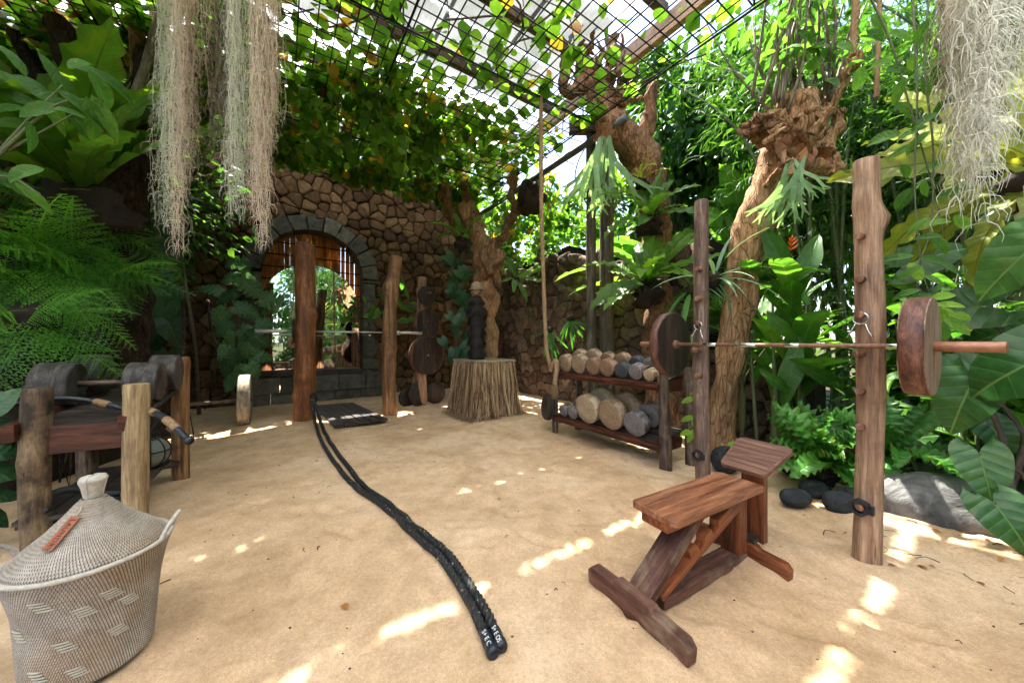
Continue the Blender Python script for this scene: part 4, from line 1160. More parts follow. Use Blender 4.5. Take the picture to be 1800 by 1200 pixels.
# ------------------------------------------------------------------ duckboard between the far posts
A_, B_, C_, D_ = Vector((-2.54, 4.90, 0)), Vector((-1.93, 5.36, 0)), Vector((-3.16, 6.80, 0)), Vector((-3.79, 6.45, 0))
mat_ = thing('plank_platform', 'dark slatted wooden platform on the sand between the far posts', 'platform', (A_ + C_) / 2)
for k in range(6):
    t0, t1 = k / 6, (k + 1) / 6 - 0.022
    q = [A_ + (B_ - A_) * t0, A_ + (B_ - A_) * t1, D_ + (C_ - D_) * t1, D_ + (C_ - D_) * t0]
    c0 = (q[0] + q[1] + q[2] + q[3]) / 4; L = ((q[3] - q[0]).length + (q[2] - q[1]).length) / 2; W = (q[1] - q[0]).length
    ux = ((q[3] + q[2]) - (q[0] + q[1])).normalized(); M = frame_matrix(c0 + Vector((0, 0, 0.045 + rng.uniform(-.003, .003))), ux, Vector((-ux.y, ux.x, 0)))
    mesh_at('plank', box((0, 0, 0), (L, W, 0.035), None, 0.005), 'plank_dark', mat_, M, False)
for tt in (0.08, 0.5, 0.92):
    a, b = A_ + (D_ - A_) * tt, B_ + (C_ - B_) * tt; ux = (b - a).normalized()
    mesh_at('bearer', box((0, 0, 0), ((b - a).length - .02, 0.08, 0.04), None, 0.004), 'plank_dark', mat_, frame_matrix((a + b) / 2 + Vector((0, 0, 0.012)), ux, Vector((-ux.y, ux.x, 0))), False)

# ------------------------------------------------------------------ battle rope (a doubled rope: two runs side by side)
pxs = [(548, 702, 0.33), (551, 724, 0.17), (556, 748, 0.035), (575, 790, 0), (606, 832, 0), (640, 862, 0), (690, 900, 0), (730, 936, 0), (772, 976, 0), (806, 1020, 0), (832, 1066, 0), (850, 1108, 0), (866, 1146, 0)]
run1 = []
for (x, y, z) in pxs:
    if z > 0.03:
        p = P(x, y, 5.06 - (0.33 - z) * 0.6)
    else: p = G(x, y, 0.03)
    run1.append(p)
run2 = []
for i, p in enumerate(run1):
    d = (run1[min(i + 1, len(run1) - 1)] - run1[max(i - 1, 0)]); d.z = 0; d.normalize(); nn = Vector((d.y, -d.x, 0)) * -1
    off = 0.044 + (0.045 * math.exp(-((i - 3) / 1.5) ** 2)) + 0.004 * math.sin(i * 1.9)
    run2.append(p + nn * off + Vector((0, 0, 0)))
run2[0] = run1[0] + Vector((0.03, -0.01, 0.0)); run2[-1] = run2[-1] - (run2[-1] - run2[-2]) * 0.12
rope = thing('battle_rope', 'thick black doubled battle rope lying across the sand', 'rope', run1[6])
for run in (run1, run2):
    pts = spline([tuple(p) for p in run], 60)
    for p in pts:
        if p[2] < 0.06: p[2] = max(sand_z(p[0], p[1]) + 0.020, 0.0)
    nh = 55
    part('rope_run', tube(pts[:nh], 0.0205, 18, 460, 0, lobes=3, twist=62, lobe_amp=0.3), MAT['battle_rope'], rope)
    hd = part('grip', tube(pts[nh - 1:], [0.021, 0.0235, 0.024, 0.024, 0.024, 0.0245], 18, 20, 0, lobes=3, twist=30, lobe_amp=0.06), MAT['blue_black'], rope)
    e0, e1 = Vector(pts[-1]), Vector(pts[-2]); ax = (e0 - e1).normalized()
    part('end_cap', lathe([(0.006, 0.012), (0.010, 0.016), (0.020, 0.015), (0.0262, 0.006), (0.0262, -0.022), (0.0235, -0.026)], 20, M=axis_matrix(e0, ax)), MAT['blue_black'], rope)
    # white print along the grip
    mid = (Vector(pts[-2]) + Vector(pts[-4])) / 2; al = (Vector(pts[-2]) - Vector(pts[-4])).normalized()
    up = (Vector((0, 0, CAMH)) - mid); up = (up - al * up.dot(al)).normalized(); side = up.cross(al)
    M = Matrix((al, up.cross(al), up)).transposed().to_4x4(); M.translation = mid + up * 0.0255
    lettering('S+ E OS', 0.027, 'white_print', hd, M)
part('tie_knot', join(ring_torus(run1[0] + Vector((0.015, 0.03, 0.02)), 0.05, 0.018, (0.2, 1, .3)), ring_torus(run1[0] + Vector((0.015, 0.06, 0.05)), 0.04, 0.016, (1, .2, .3))), MAT['battle_rope'], rope)

# ------------------------------------------------------------------ near rack: two pegged logs, barbell, plates
d_r = (POSTS['R2'] - POSTS['R1']).normalized(); n_r = Vector((-abs(d_r.y), -abs(d_r.x), 0)).normalized()   # towards the bench
if n_r.dot(d_r) != 0: n_r = (n_r - d_r * n_r.dot(d_r)).normalized()
bar_z = 1.245
specs = (('R1', 'brown log post with pegs beside the dumbbell rack', .060, .055, 2.42, 'log_grey', 21, ((.97, -1.0, .0, .05), (.4, -2.4, .012, .05))),
         ('R2', 'pale pinkish log post with pegs beside the grey boulder', .062, .058, 2.30, 'log_pale', 33, ((.86, -0.7, .035, .06), (.9, 3.3, .014, .06), (.02, -1.0, .03, .08))))
for nm, lab, r0, r1, h, mat, sd0, kn in specs:
    b = POSTS[nm]; t_ = thing('peg_post', lab, 'post', b)
    smooth_by_angle(part('log', log_geo(b - Vector((0, 0, .15)), b + Vector((0.0 if nm == 'R2' else -.02, 0, h)), r0, r1, sd0, 0.008, kn, 28, 60), MAT[mat], t_))
    for k, z in enumerate((0.34, 0.78, 1.0, 1.20, 1.41, 1.63, 1.86)):
        if k == 1 and nm == 'R1': continue
        p0 = b + Vector((0, 0, z + (0.012 * math.sin(k * 2.1)))) + n_r * (r0 * 0.6); L = 0.055 if k != 3 else 0.11
        part('peg', cyl(p0, p0 + n_r * L, 0.019 + .001 * (k % 3), 18), MAT['peg'], t_)
    # spring clip hung on a peg
    p0 = b + Vector((0, 0, 1.40)) + n_r * (r0 + 0.012)
    cl = thing('spring_clip', 'wire spring clip on a peg of the ' + ('brown log post' if nm == 'R1' else 'pale pinkish log post'), 'clip', p0)
    part('coil', ring_torus(p0, 0.032, 0.0042, n_r), MAT['chrome'], cl)
    sd2 = d_r
    for s_ in (-1, 1): part('handle', tube([p0 + sd2 * .02 * s_ - Vector((0, 0, .028)), p0 + sd2 * .035 * s_ + n_r * .012 - Vector((0, 0, .07)), p0 + sd2 * .055 * s_ + n_r * .014 - Vector((0, 0, .11))], 0.0036, 6, 8), MAT['chrome'], cl)
    p0 = b + Vector((0, 0, 0.34)) + n_r * (r0 + 0.004)
    hexo = [(0.046 * math.cos(R(60 * k + 10)), 0.046 * math.sin(R(60 * k + 10))) for k in range(6)]
    hx = thing('hex_collar', 'black plastic hex collar on the lowest peg of the ' + ('brown log post' if nm == 'R1' else 'pale pinkish log post'), 'collar', p0)
    M = axis_matrix(p0, n_r); V0_, F0_ = prism(hexo, 0.03, M, 0.004)
    bm = bmesh.new()
    out_v = [(0.050 * math.cos(R(60 * k + 10)), 0.050 * math.sin(R(60 * k + 10))) for k in range(6)]
    Vh, Fh = [], []
    for zc in (0, 0.03):
        for k in range(24):
            a = R(15 * k + 10); rr = 0.050 * math.cos(R(30)) / math.cos((a - R(10)) % R(60) - R(30)); Vh.append((rr * math.cos(a), rr * math.sin(a), zc))
        for k in range(24): a = R(15 * k + 10); Vh.append((0.029 * math.cos(a), 0.029 * math.sin(a), zc))
    for k in range(24):
        j = (k + 1) % 24
        Fh += [(k, j, 48 + j, 48 + k), (24 + k, 24 + j, 72 + j, 72 + k), (48 + k, 48 + j, 72 + j, 72 + k), (k, j, 24 + j, 24 + k)]
    part('collar_body', (xf(Vh, M), Fh), MAT['blue_black'], hx, False)
    part('latch', box((0.0, -0.052, 0.018), (0.045, 0.016, 0.026), M, 0.003), MAT['blue_black'], hx, False)
off = n_r * 0.10
def barpt(s): p = POSTS['R1'] + d_r * s + off; p.z = bar_z; return p
bb = thing('barbell', 'rusty brown banded barbell resting on the near pegged posts', 'barbell', barpt(0.45))
part('shaft', cyl(barpt(-0.20), barpt(1.19), 0.0135, 16), MAT['rust_bar'], bb)
for a, b in ((0.06, 0.17), (0.30, 0.45), (0.62, 0.70), (1.08, 1.16)): part('worn_band', cyl(barpt(a), barpt(b), 0.0142, 16), MAT['chrome'], bb)
part('sleeve', cyl(barpt(-0.56), barpt(-0.19), 0.025, 20), MAT['copper_sleeve'], bb)
part('sleeve', cyl(barpt(1.18), barpt(1.45), 0.025, 20), MAT['copper_sleeve'], bb)
for a in (-0.17, ): part('collar', cyl(barpt(a - .03), barpt(a + .005), 0.036, 20), MAT['rust_bar'], bb)
def wood_plate(name, lab, c, ax, r, th, face, rim, planks=5):
    t_ = thing(name, lab, 'weight plate', c - Vector((0, 0, r)))
    M = axis_matrix(c - ax * (th / 2), ax)
    # barrel
    mesh_at('rim', lathe([(r * .96, 0.001), (r, 0.008), (r * 1.003, th * .5), (r, th - 0.008), (r * .96, th - .001)], 48), rim, t_, M)
    # face boards: parallel planks cut to the round
    for side in (0, 1):
        edges = np.linspace(-r, r, planks + 1)
        for k in range(planks):
            a, b = edges[k] + (0.002 if k else 0.006), edges[k + 1] - (0.002 if k < planks - 1 else 0.006)
            n = 7; ysx = np.linspace(a, b, n); rr = r * 0.975
            outl = [(-math.sqrt(max(1e-5, rr * rr - y * y)), y) for y in ysx if abs(y) < rr] + [(math.sqrt(max(1e-5, rr * rr - y * y)), y) for y in ysx[::-1] if abs(y) < rr]
            if len(outl) < 4: continue
            hh = 0.010
            Vp, Fp = prism(outl, hh, None, 0.0015)
            Vp = np.array(Vp); Vp[:, 2] += (th - hh + 0.001 * (k % 2) + .001) if side else (-0.001 - 0.001 * (k % 2))
            mesh_at('board', (Vp, Fp), face, t_, M @ Matrix.Rotation(0.0, 4, 'Z'), False)
    core = lathe([(r * .5, 0.005), (r * .955, 0.005), (r * .955, th - .005), (r * .5, th - .005)], 40)
    mesh_at('core', core, rim, t_, M)
    return t_
wood_plate('wooden_plate', 'dark planked wooden plate on the far end of the banded barbell', barpt(-0.235), Vector((.56, -.83, 0)).normalized(), 0.275, 0.07, 'plate_dark', 'plate_rim', 4)
wood_plate('wooden_plate', 'thick laminated wooden plate on the near end of the banded barbell', barpt(1.20), Vector((.535, -.845, 0)).normalized(), 0.245, 0.085, 'plate_face', 'plate_rim', 5)

# ------------------------------------------------------------------ bench
bl = Vector((0.87, 0.49, 0)).normalized(); bc = Vector((bl.y, -bl.x, 0)); B0 = Vector((1.018, 1.837, 0))
MB = frame_matrix(B0, bl, -bc)     # local x along bench towards the head end, y to the left, z up
bn = thing('workout_bench', 'reddish wooden flat bench with notched brace and sand dusted feet', 'bench', B0)
def bpart(name, geo, mat, M, smooth=False): return mesh_at(name, geo, mat, bn, M, smooth)
def rrect(l, w_, r, n=5):
    o_ = []
    for (cx, cy_, a0) in ((l / 2 - r, w_ / 2 - r, 0), (-l / 2 + r, w_ / 2 - r, 90), (-l / 2 + r, -w_ / 2 + r, 180), (l / 2 - r, -w_ / 2 + r, 270)):
        for k in range(n + 1): a = R(a0 + 90 * k / n); o_.append((cx + r * math.cos(a), cy_ + r * math.sin(a)))
    return o_
T_ = Matrix.Translation
bpart('seat_board', prism(rrect(0.80, 0.255, 0.03), 0.032, None, 0.006), 'bench_top', MB @ T_((0, 0, 0.425)))
bpart('seat_frame', box((0, 0, 0), (0.70, 0.15, 0.05), None, 0.004), 'bench_x', MB @ T_((-0.03, 0, 0.399)))
bpart('base_beam', box((0, 0, 0), (0.82, 0.115, 0.05), None, 0.006), 'bench_worn', MB @ T_((0.03, 0, 0.03)))
foot = [(-0.275, 0.0), (-0.24, -0.02), (0.24, -0.02), (0.275, 0.0), (0.28, 0.06), (0.255, 0.088), (0.12, 0.093), (0.10, 0.112), (-0.10, 0.112), (-0.12, 0.093), (-0.255, 0.088), (-0.28, 0.06)]
def cross(mat, x, th, k):
    M = MB @ T_((x, 0, 0.0)) @ Matrix(((0, 0, 1, 0), (1, 0, 0, 0), (0, 1, 0, 0), (0, 0, 0, 1)))
    return bpart('foot', prism([(a * k, b) for a, b in foot], th, None, 0.006), mat, M)
cross('bench_worn', -0.545, 0.06, 1.02); cross('bench_x', 0.35, 0.055, 0.92)
bpart('upright', box((0, 0, 0), (0.075, 0.11, 0.36), None, 0.005), 'bench_z', MB @ T_((0.315, 0, 0.235)))
def slanted(name, a, b, w_, th, mat, extra=None):
    a, b = Vector(a), Vector(b); d = (b - a); L = d.length; ang = math.atan2(d.z, d.x)
    M = MB @ T_((a + b) / 2) @ Matrix.Rotation(-ang, 4, 'Y')
    return bpart(name, box((0, 0, 0), (L, w_, th), None, 0.004), mat, M) if extra is None else bpart(name, extra(L), mat, M)
slanted('slanted_leg', (-0.475, 0, 0.085), (-0.06, 0, 0.40), 0.125, 0.045, 'bench_worn')
def notched(L):
    h = L / 2
    o_ = [(-h, -0.03), (h, -0.03), (h, 0.045), (h - 0.24, 0.045), (h - 0.255, 0.012), (h - 0.30, 0.0), (h - 0.31, 0.045), (h - 0.37, 0.045), (h - 0.385, 0.012), (h - 0.43, 0.0), (h - 0.44, 0.045), (h - 0.50, 0.045), (h - 0.515, 0.010), (-h, 0.0)]
    V, F = prism(o_, 0.05, None, 0.003); V = np.array(V); return np.stack([V[:, 0], V[:, 2] - 0.025, V[:, 1]], 1), F
for yy in (-0.033, ): slanted('notched_brace', (-0.40, yy, 0.08), (0.30, yy, 0.365), 0.05, 0.07, 'bench_x', notched)
bpart('hinge_block', box((0, 0, 0), (0.06, 0.16, 0.03), None, 0.004), 'plank_dark', MB @ T_((0.40, 0, 0.125)))
# head rest on its own upright
hp = thing('headrest_stand', 'slatted tilted headrest board on a single upright behind the bench', 'headrest', MB @ Vector((0.53, 0, 0)))
Mh = MB @ T_((0.555, -0.0, 0.552)) @ Matrix.Rotation(R(-22), 4, 'Y')
trap = [(-0.15, 0.125), (-0.165, 0.105), (-0.165, -0.105), (-0.15, -0.125), (-0.13, -0.13), (0.115, -0.155), (0.14, -0.145), (0.15, -0.12), (0.15, 0.12), (0.14, 0.145), (0.115, 0.155), (-0.13, 0.13)]
mesh_at('board', prism(trap, 0.026, None, 0.005), 'bench_top_y', hp, Mh, False)
for k in range(6):
    yk = -0.105 + k * 0.040
    mesh_at('groove_strip', box((yk + .005, 0, 0.0265), (0.034, 0.235 + .01 * k, 0.004), None, 0.0012, 1), 'bench_top_y', hp, Mh, False)
mesh_at('upright', box((0, 0, 0), (0.055, 0.125, 0.60), None, 0.005), 'bench_z', hp, MB @ T_((0.545, 0, 0.24)), False)

# ------------------------------------------------------------------ two tier dumbbell rack
A_ = Vector((0.62, 4.75, 0)); ds = Vector((0.541, -0.841, 0)).normalized(); dd = Vector((0.841, 0.541, 0)).normalized(); RL = 1.62; RW = 0.40
MRk = frame_matrix(A_, ds, dd)
rk = thing('dumbbell_rack', 'two tier log dumbbell rack with red brown rails', 'rack', A_ + ds * RL / 2 + dd * RW / 2)
def rl(name, geo, mat, M): return mesh_at(name, geo, mat, rk, MRk @ M, False)
for (s_, w_, h, sd0, r) in ((0.0, 0.0, 0.93, 1, .045), (RL, 0.0, 0.98, 2, .055), (RL + .03, RW, 0.99, 3, .052), (0.02, RW, 0.95, 4, .05)):
    b = A_ + ds * s_ + dd * w_
    smooth_by_angle(part('leg', log_geo(b - Vector((0, 0, .08)) + (ds * (0.03 if s_ > .5 else -.02)), b + Vector((0, 0, h)), r * 1.1, r * .9, 40 + sd0, 0.006, ((.45, -2.0, .014, .05),), 16, 24), MAT['rack_log'], rk))
tilt = math.atan2(0.10, RW)
for z, lo in ((0.80, 0), (0.20, 1)):
    rl('front_rail', box((0, 0, 0), (RL + 0.02, 0.035, 0.085), None, 0.006), 'rail_red', T_((RL / 2, -0.035, z + 0.02)))
    rl('front_lip', box((0, 0, 0), (RL + 0.02, 0.03, 0.032), None, 0.006), 'rail_red', T_((RL / 2, -0.068, z + 0.032)))
    rl('back_rail', box((0, 0, 0), (RL, 0.035, 0.075), None, 0.005), 'rail_red', T_((RL / 2, RW + 0.02, z + 0.10)))
    for s_ in (0.055, RL - 0.055): rl('side_rail', box((0, 0, 0), (0.035, RW, 0.13), None, 0.005), 'rail_red', T_((s_ + (0.05 if s_ > .5 else -.05) * 0, RW / 2, z + 0.01)) @ Matrix.Rotation(0.0, 4, 'X'))
    for k in range(3):
        rl('shelf_board', box((0, 0, 0), (RL - 0.02, RW / 3 - 0.012, 0.02), None, 0.003), 'plank_dark', T_((RL / 2, RW * (k + .5) / 3, z + 0.045 + 0.10 * (k + .5) / 3)) @ Matrix.Rotation(tilt, 4, 'X'))
nd = (dd * math.cos(tilt) + Vector((0, 0, 1)) * math.sin(tilt))
def dumbbell(s, z, r, L, mat, lab, hl, grp=None):
    """two drum heads and a short handle, axis runs back across the shelf"""
    c = A_ + ds * s + dd * (-0.02) + Vector((0, 0, z))
    up = nd.cross(ds) if nd.cross(ds).z > 0 else ds.cross(nd)
    base = c + up * (r + 0.001)
    t_ = thing('wooden_dumbbell', lab, 'dumbbell', base - up * r)
    me = make_mesh('head', *lathe([(0.0001, 0.0), (r * .5, 0.001), (r - .006, 0), (r, .006), (r * 1.01, hl * .5), (r, hl - .006), (r - .006, hl), (r * .5, hl - .001), (0.0001, hl)], 28)); me.materials.append(MAT[mat])
    inst('head', me, t_, axis_matrix(base, nd, ds)); inst('head', me, t_, axis_matrix(base + nd * (L - hl), nd, ds + Vector((0, 0, .4))))
    mesh_at('handle', lathe([(0.016, 0), (0.018, (L - 2 * hl) * .5), (0.016, L - 2 * hl)], 12), 'rubber' if 'black' in mat else 'peg', t_, axis_matrix(base + nd * hl, nd))
    return t_
s = 0.10
zt = 0.80 + 0.058
for r, mat, lab in ((.118, 'drum_tan', 'largest tan log dumbbell on the top tier beside the hanging rope'), (.122, 'drum_tan', 'tan log dumbbell, second from the rope on the top tier'),
                    (.105, 'drum_brown', 'brown log dumbbell, third from the rope on the top tier'), (.105, 'drum_brown', 'brown cracked log dumbbell beside the black one on the top tier'),
                    (.088, 'drum_black', 'charcoal black log dumbbell on the top tier'), (.086, 'drum_grey', 'grey log dumbbell between black and pale ones on the top tier'),
                    (.064, 'drum_pale', 'smallest pale log dumbbell at the near end of the top tier')):
    dumbbell(s + r, zt, r, 0.36, mat, lab, 0.10); s += 2 * r + 0.012
s = 0.10; zt = 0.20 + 0.058
for r, mat, lab in ((.078, 'drum_grey', 'small grey log dumbbell at the rope end of the lower tier'), (.082, 'drum_grey', 'small grey log dumbbell beside the big pale drum on the lower tier'),
                    (.178, 'drum_pale', 'big pale drum dumbbell in the middle of the lower tier'), (.175, 'drum_tan', 'big tan cracked drum dumbbell on the lower tier'),
                    (.132, 'drum_grey', 'medium purplish grey drum dumbbell at the near end of the lower tier')):
    dumbbell(s + r, zt, r, 0.38, mat, lab, 0.12); s += 2 * r + 0.014
c = A_ - ds * 0.06 - dd * 0.075 + Vector((0, 0, 0.36))
solo_at('weight_plate', lathe([(0.03, 0)] + drum_profile(0.185, 0.05)[1:-1] + [(0.03, .05)], 32), 'plate_dark', 'black wooden disc leaning on the rope end of the dumbbell rack', 'weight plate', axis_matrix(c, -dd + Vector((0, 0, .12)) - ds * 0.25))

# ------------------------------------------------------------------ climbing rope
rp = thing('climbing_rope', 'twisted hemp climbing rope hanging beside the dumbbell rack', 'rope', A_ + Vector((-.1, -.1, .6)))
YR = 4.62
top = P(951, 285, YR); pts = [top + Vector((0, 0, 0.9)), top, P(952, 380, YR), P(955, 480, YR), P(958, 560, YR), P(961, 615, YR), P(968, 643, YR - .02), P(972, 652, YR - .03)]
part('rope_line', tube(pts, 0.026, 14, 330, 0, lobes=3, twist=38, lobe_amp=0.32), MAT['hemp'], rp)
pts = [P(968, 652, YR - .06), P(972, 640, YR - .09), P(977, 634, YR - .12), P(979, 642, YR - .15), P(977, 660, YR - .15), P(975, 676, YR - .15)]
part('tail', tube(pts, [0.026, .028, .028, .030, .031, .032], 14, 90, 0, lobes=3, twist=38, lobe_amp=0.32), MAT['hemp'], rp)
e = P(975, 672, YR - .15); st = []
for k in range(70):
    a = rng.uniform(0, 6.28); r = 0.03 * math.sqrt(rng.random()); d = Vector((math.cos(a) * r, math.sin(a) * r, 0)); L = rng.uniform(.14, .24)
    st.append(tube([e + d, e + d * 1.5 + Vector((0, 0, -L * .5)), e + d * 1.5 + Vector((rng.normal(0, .012), rng.normal(0, .012), -L))], 0.0028, 3, 6))
fr = part('frayed_end', join(*st), MAT['hemp'], rp); fr['kind'] = 'stuff'
# ------------------------------------------------------------------ left log table with its load
L1, L2, L3, L4 = Vector((-2.86, 2.06, 0)), Vector((-2.475, 2.25, 0)), Vector((-3.06, 3.16, 0)), Vector((-3.62, 2.92, 0))
ty = (L3 - L2).normalized(); tx_ = Vector((-ty.y, ty.x, 0)); ML = frame_matrix(L2, tx_, ty)
tb = thing('log_table', 'two shelf log legged table at the yard edge behind the laundry basket', 'table', (L1 + L3) / 2)
for b, h, r, mat, sd0, kn in ((L1, .985, .060, 'log_mottled', 51, ((.6, -1.2, .02, .05),)), (L2, .985, .062, 'log_tan', 52, ()), (L3, 1.12, .06, 'log_brown', 53, ()), (L4, 1.0, .06, 'rack_log', 54, ())):
    smooth_by_angle(part('leg', log_geo(b - Vector((0, 0, .1)), b + Vector((0, 0, h)), r * 1.06, r, sd0, 0.005, kn, 26, 40), MAT[mat], tb))
def tpart(name, c, s_, mat, rot=0.0): return mesh_at(name, box((0, 0, 0), s_, None, 0.005), mat, tb, ML @ T_(c) @ Matrix.Rotation(rot, 4, 'X'), False)
LT = (L3 - L2).length; WT = 0.48; slope = 0.10
mesh_at('end_apron', box((0, 0, 0), ((L1 - L2).length - .1, 0.04, 0.17), None, 0.005), 'rail_red', tb, frame_matrix((L1 + L2) / 2 + Vector((0, 0, .67)), (L1 - L2), ty), False)
for x in (0.05, WT + .02): tpart('side_rail', (x, LT / 2, 0.80), (0.05, LT + .1, 0.10), 'rail_red', slope)
for k in range(6): tpart('top_board', (WT / 2 + .02, 0.06 + (LT - .04) * (k + .5) / 6, 0.755 + slope * LT * ((k + .5) / 6 - .1)), (WT + .05, LT / 6 - .012, 0.026), 'plank_dark', slope)
for k in range(4): tpart('lower_board', (0.055 + (WT - .02) * (k + .5) / 4, LT / 2 - 0.02, 0.20), (WT / 4 - .012, LT - 0.06, 0.028), 'plank_dark')
for y_ in (0.1, LT - .1): tpart('lower_bearer', (WT / 2 + .02, y_, 0.165), (WT + .05, 0.06, 0.04), 'plank_dark')
def drum_bell(c, ax, r, hl, gap, lab):
    t_ = thing('drum_dumbbell', lab, 'dumbbell', c - Vector((0, 0, r)))
    me = make_mesh('head', *lathe([(0.0001, 0.0), (r * .5, 0.001), (r - .008, 0), (r, .008), (r * 1.01, hl * .5), (r, hl - .008), (r - .008, hl), (r * .5, hl - .001), (0.0001, hl)], 36)); me.materials.append(MAT['drum_dark'])
    for s_ in (-1, 1): smooth_by_angle(inst('head', me.copy(), t_, axis_matrix(c + ax * (gap / 2) * s_, ax * s_)))
    mesh_at('handle', lathe([(0.02, 0), (0.022, gap / 2), (0.02, gap)], 14), 'rack_log', t_, axis_matrix(c - ax * gap / 2, ax))
    return t_
axd = tx_ + Vector((0, 0, .03))
axd.normalize()
drum_bell(ML @ Vector((0.30, 0.50, 0.965)), axd, 0.150, 0.18, 0.25, 'big black wooden drum dumbbell nearest on the log table')
drum_bell(ML @ Vector((0.26, 0.84, 1.01)), axd, 0.150, 0.17, 0.25, 'black drum dumbbell at the far end of the log table')
cb = thing('curl_bar', 'black bent bar with hemp wrapped grips across the log table', 'bar', P(190, 712, 2.3))
path = [P(-40, 726, 1.96), P(40, 708, 2.12), P(100, 700, 2.22), P(150, 703, 2.30), P(190, 711, 2.33), P(225, 719, 2.34), P(262, 722, 2.30), P(285, 732, 2.26), P(305, 748, 2.22), P(322, 764, 2.19), P(336, 777, 2.17)]
pp_ = spline([tuple(p) for p in path], 80)
part('bar_tube', tube(pp_, 0.0185, 14), MAT['blue_black'], cb)
part('end_knob', tube(pp_[-5:], [0.02, .026, .027, .026, .018], 14), MAT['blue_black'], cb)
for a, b in ((27, 33), (39, 43), (47, 52), (58, 67)):
    V, F = tube(pp_[a:b], 0.0235, 14, 60); V = V.reshape(60, 14, 3); c_ = V.mean(1, keepdims=True)
    V = c_ + (V - c_) * (1 + 0.07 * np.cos(np.arange(60) * 1.9))[:, None, None]
    part('hemp_grip', (V.reshape(-1, 3), F), MAT['hemp'], cb)
cpt = Vector(pp_[44]); part('clamp', join(cyl(cpt - Vector((0.02, 0, 0)), cpt + Vector((.035, 0, -.004)), 0.032), tube([cpt + Vector((0, -.03, 0)), cpt + Vector((-.005, -.045, -.03)), cpt + Vector((-.012, -.05, -.055))], 0.009, 8, 8)), MAT['black_steel'], cb)
mbp = ML @ Vector((0.14, 0.80, 0.345)); rb = 0.128
mb = thing('netted_ball', 'grey ball in a black rope net under the log table', 'ball', mbp - Vector((0, 0, rb)))
def sphere(c, r, n=24, m=14, sq=1.0):
    return lathe([(max(1e-4, r * math.sin(math.pi * k / m)), -r * sq * math.cos(math.pi * k / m)) for k in range(m + 1)], n, origin=tuple(c))
part('ball', sphere(mbp, rb), MAT['ball_grey'], mb)
net = []
for k in range(9):
    a = 2 * math.pi * k / 9; q = [mbp + Vector((math.cos(a) * math.sin(b), math.sin(a) * math.sin(b), math.cos(b))) * (rb + .004) for b in np.linspace(0.12, 2.7, 14)]
    net.append(tube(q, 0.0055, 5))
for b in (0.5, 1.45): net.append(ring_torus(mbp + Vector((0, 0, math.cos(b) * rb)), math.sin(b) * (rb + .004), 0.0055, (0, 0, 1)))
part('net', join(*net), MAT['rubber'], mb)
tt_ = mbp + Vector((.02, -.02, rb)); part('net_tie', join(tube([tt_, tt_ + Vector((.02, 0, .05)), tt_ + Vector((.08, -.02, .10)), tt_ + Vector((.13, -.02, .11)), tt_ + Vector((.10, 0, .07)), tt_ + Vector((.03, 0, .04))], .005, 5, 24), tube([tt_, tt_ + Vector((.01, .01, .06)), tt_ + Vector((.05, .02, .13)), tt_ + Vector((.02, .02, .18))], .02, 8, 12)), MAT['rubber'], mb)
solo('rubber_strap', tube([ML @ Vector((0.38, 0.02, .24)), ML @ Vector((0.42, 0.05, .30)), ML @ Vector((0.36, 0.12, .33)), ML @ Vector((0.28, 0.16, .30)), ML @ Vector((0.2, 0.2, .25)), ML @ Vector((0.12, 0.18, .235))], 0.022, 10, 40), MAT['rubber'], 'thick black curved strap lying on the lower shelf of the log table', 'strap')

# ------------------------------------------------------------------ laundry basket
BC = Vector((-1.70, 1.385, 0)); bk = thing('laundry_basket', 'whitewashed coiled laundry basket with conical lid and leather tag', 'basket', BC)
def coil(profile, rows, amp, n=110):
    """lathe with one rounded ridge for each coil; uv = (turn, row)"""
    pr = np.asarray(profile, float); L = np.concatenate([[0], np.cumsum(np.hypot(*np.diff(pr, axis=0).T))]); m = rows * 4
    tt = np.linspace(0, L[-1], m + 1); r = np.interp(tt, L, pr[:, 0]); z = np.interp(tt, L, pr[:, 1])
    dr, dz = np.gradient(r), np.gradient(z); nn = np.hypot(dr, dz); nr, nz = dz / nn, -dr / nn
    a = amp * np.abs(np.sin(np.pi * np.arange(m + 1) / 4)); r = r + nr * a; z = z + nz * a
    th = np.linspace(0, 2 * np.pi, n + 1); V, U = [], []
    for i in range(m + 1):
        wob = 1 + 0.006 * np.sin(th * 3 + i * .05)
        V.append(np.stack([r[i] * np.cos(th) * wob, r[i] * np.sin(th) * wob, np.full(n + 1, z[i])], 1)); U.append(np.stack([th / 6.2832, np.full(n + 1, i / 4)], 1))
    F = np.array([(i * (n + 1) + j, i * (n + 1) + j + 1, (i + 1) * (n + 1) + j + 1, (i + 1) * (n + 1) + j) for i in range(m) for j in range(n)])
    return np.vstack(V), F, np.vstack(U)
prof = [(0.150, -0.01), (0.168, 0.0), (0.176, 0.08), (0.182, 0.18), (0.190, 0.28), (0.205, 0.36), (0.226, 0.43)]
V, F, U = coil(prof, 40, 0.0045); part('body', (V + np.array(BC), F, U), MAT['basket_weave'], bk)
lidp = [(0.216, 0.425), (0.205, 0.448), (0.165, 0.49), (0.12, 0.53), (0.08, 0.575), (0.045, 0.622), (0.03, 0.64)]
V, F, U = coil(lidp, 24, 0.004); part('lid', (V + np.array(BC), F, U), MAT['lid_weave'], bk)
part('rim', ring_torus(BC + Vector((0, 0, .432)), 0.226, 0.0085, (0, 0, 1), 60, 10), MAT['basket_rope'], bk)
V, F = lathe([(0.024, 0.628), (0.027, 0.645), (0.034, 0.685), (0.039, 0.705), (0.040, 0.713), (0.034, 0.722), (0.018, 0.727), (0.0001, 0.728)], 14, origin=tuple(BC))
V = V + np.random.default_rng(4).normal(0, .0016, V.shape); part('knob', (V, F), MAT['basket_rope'], bk)
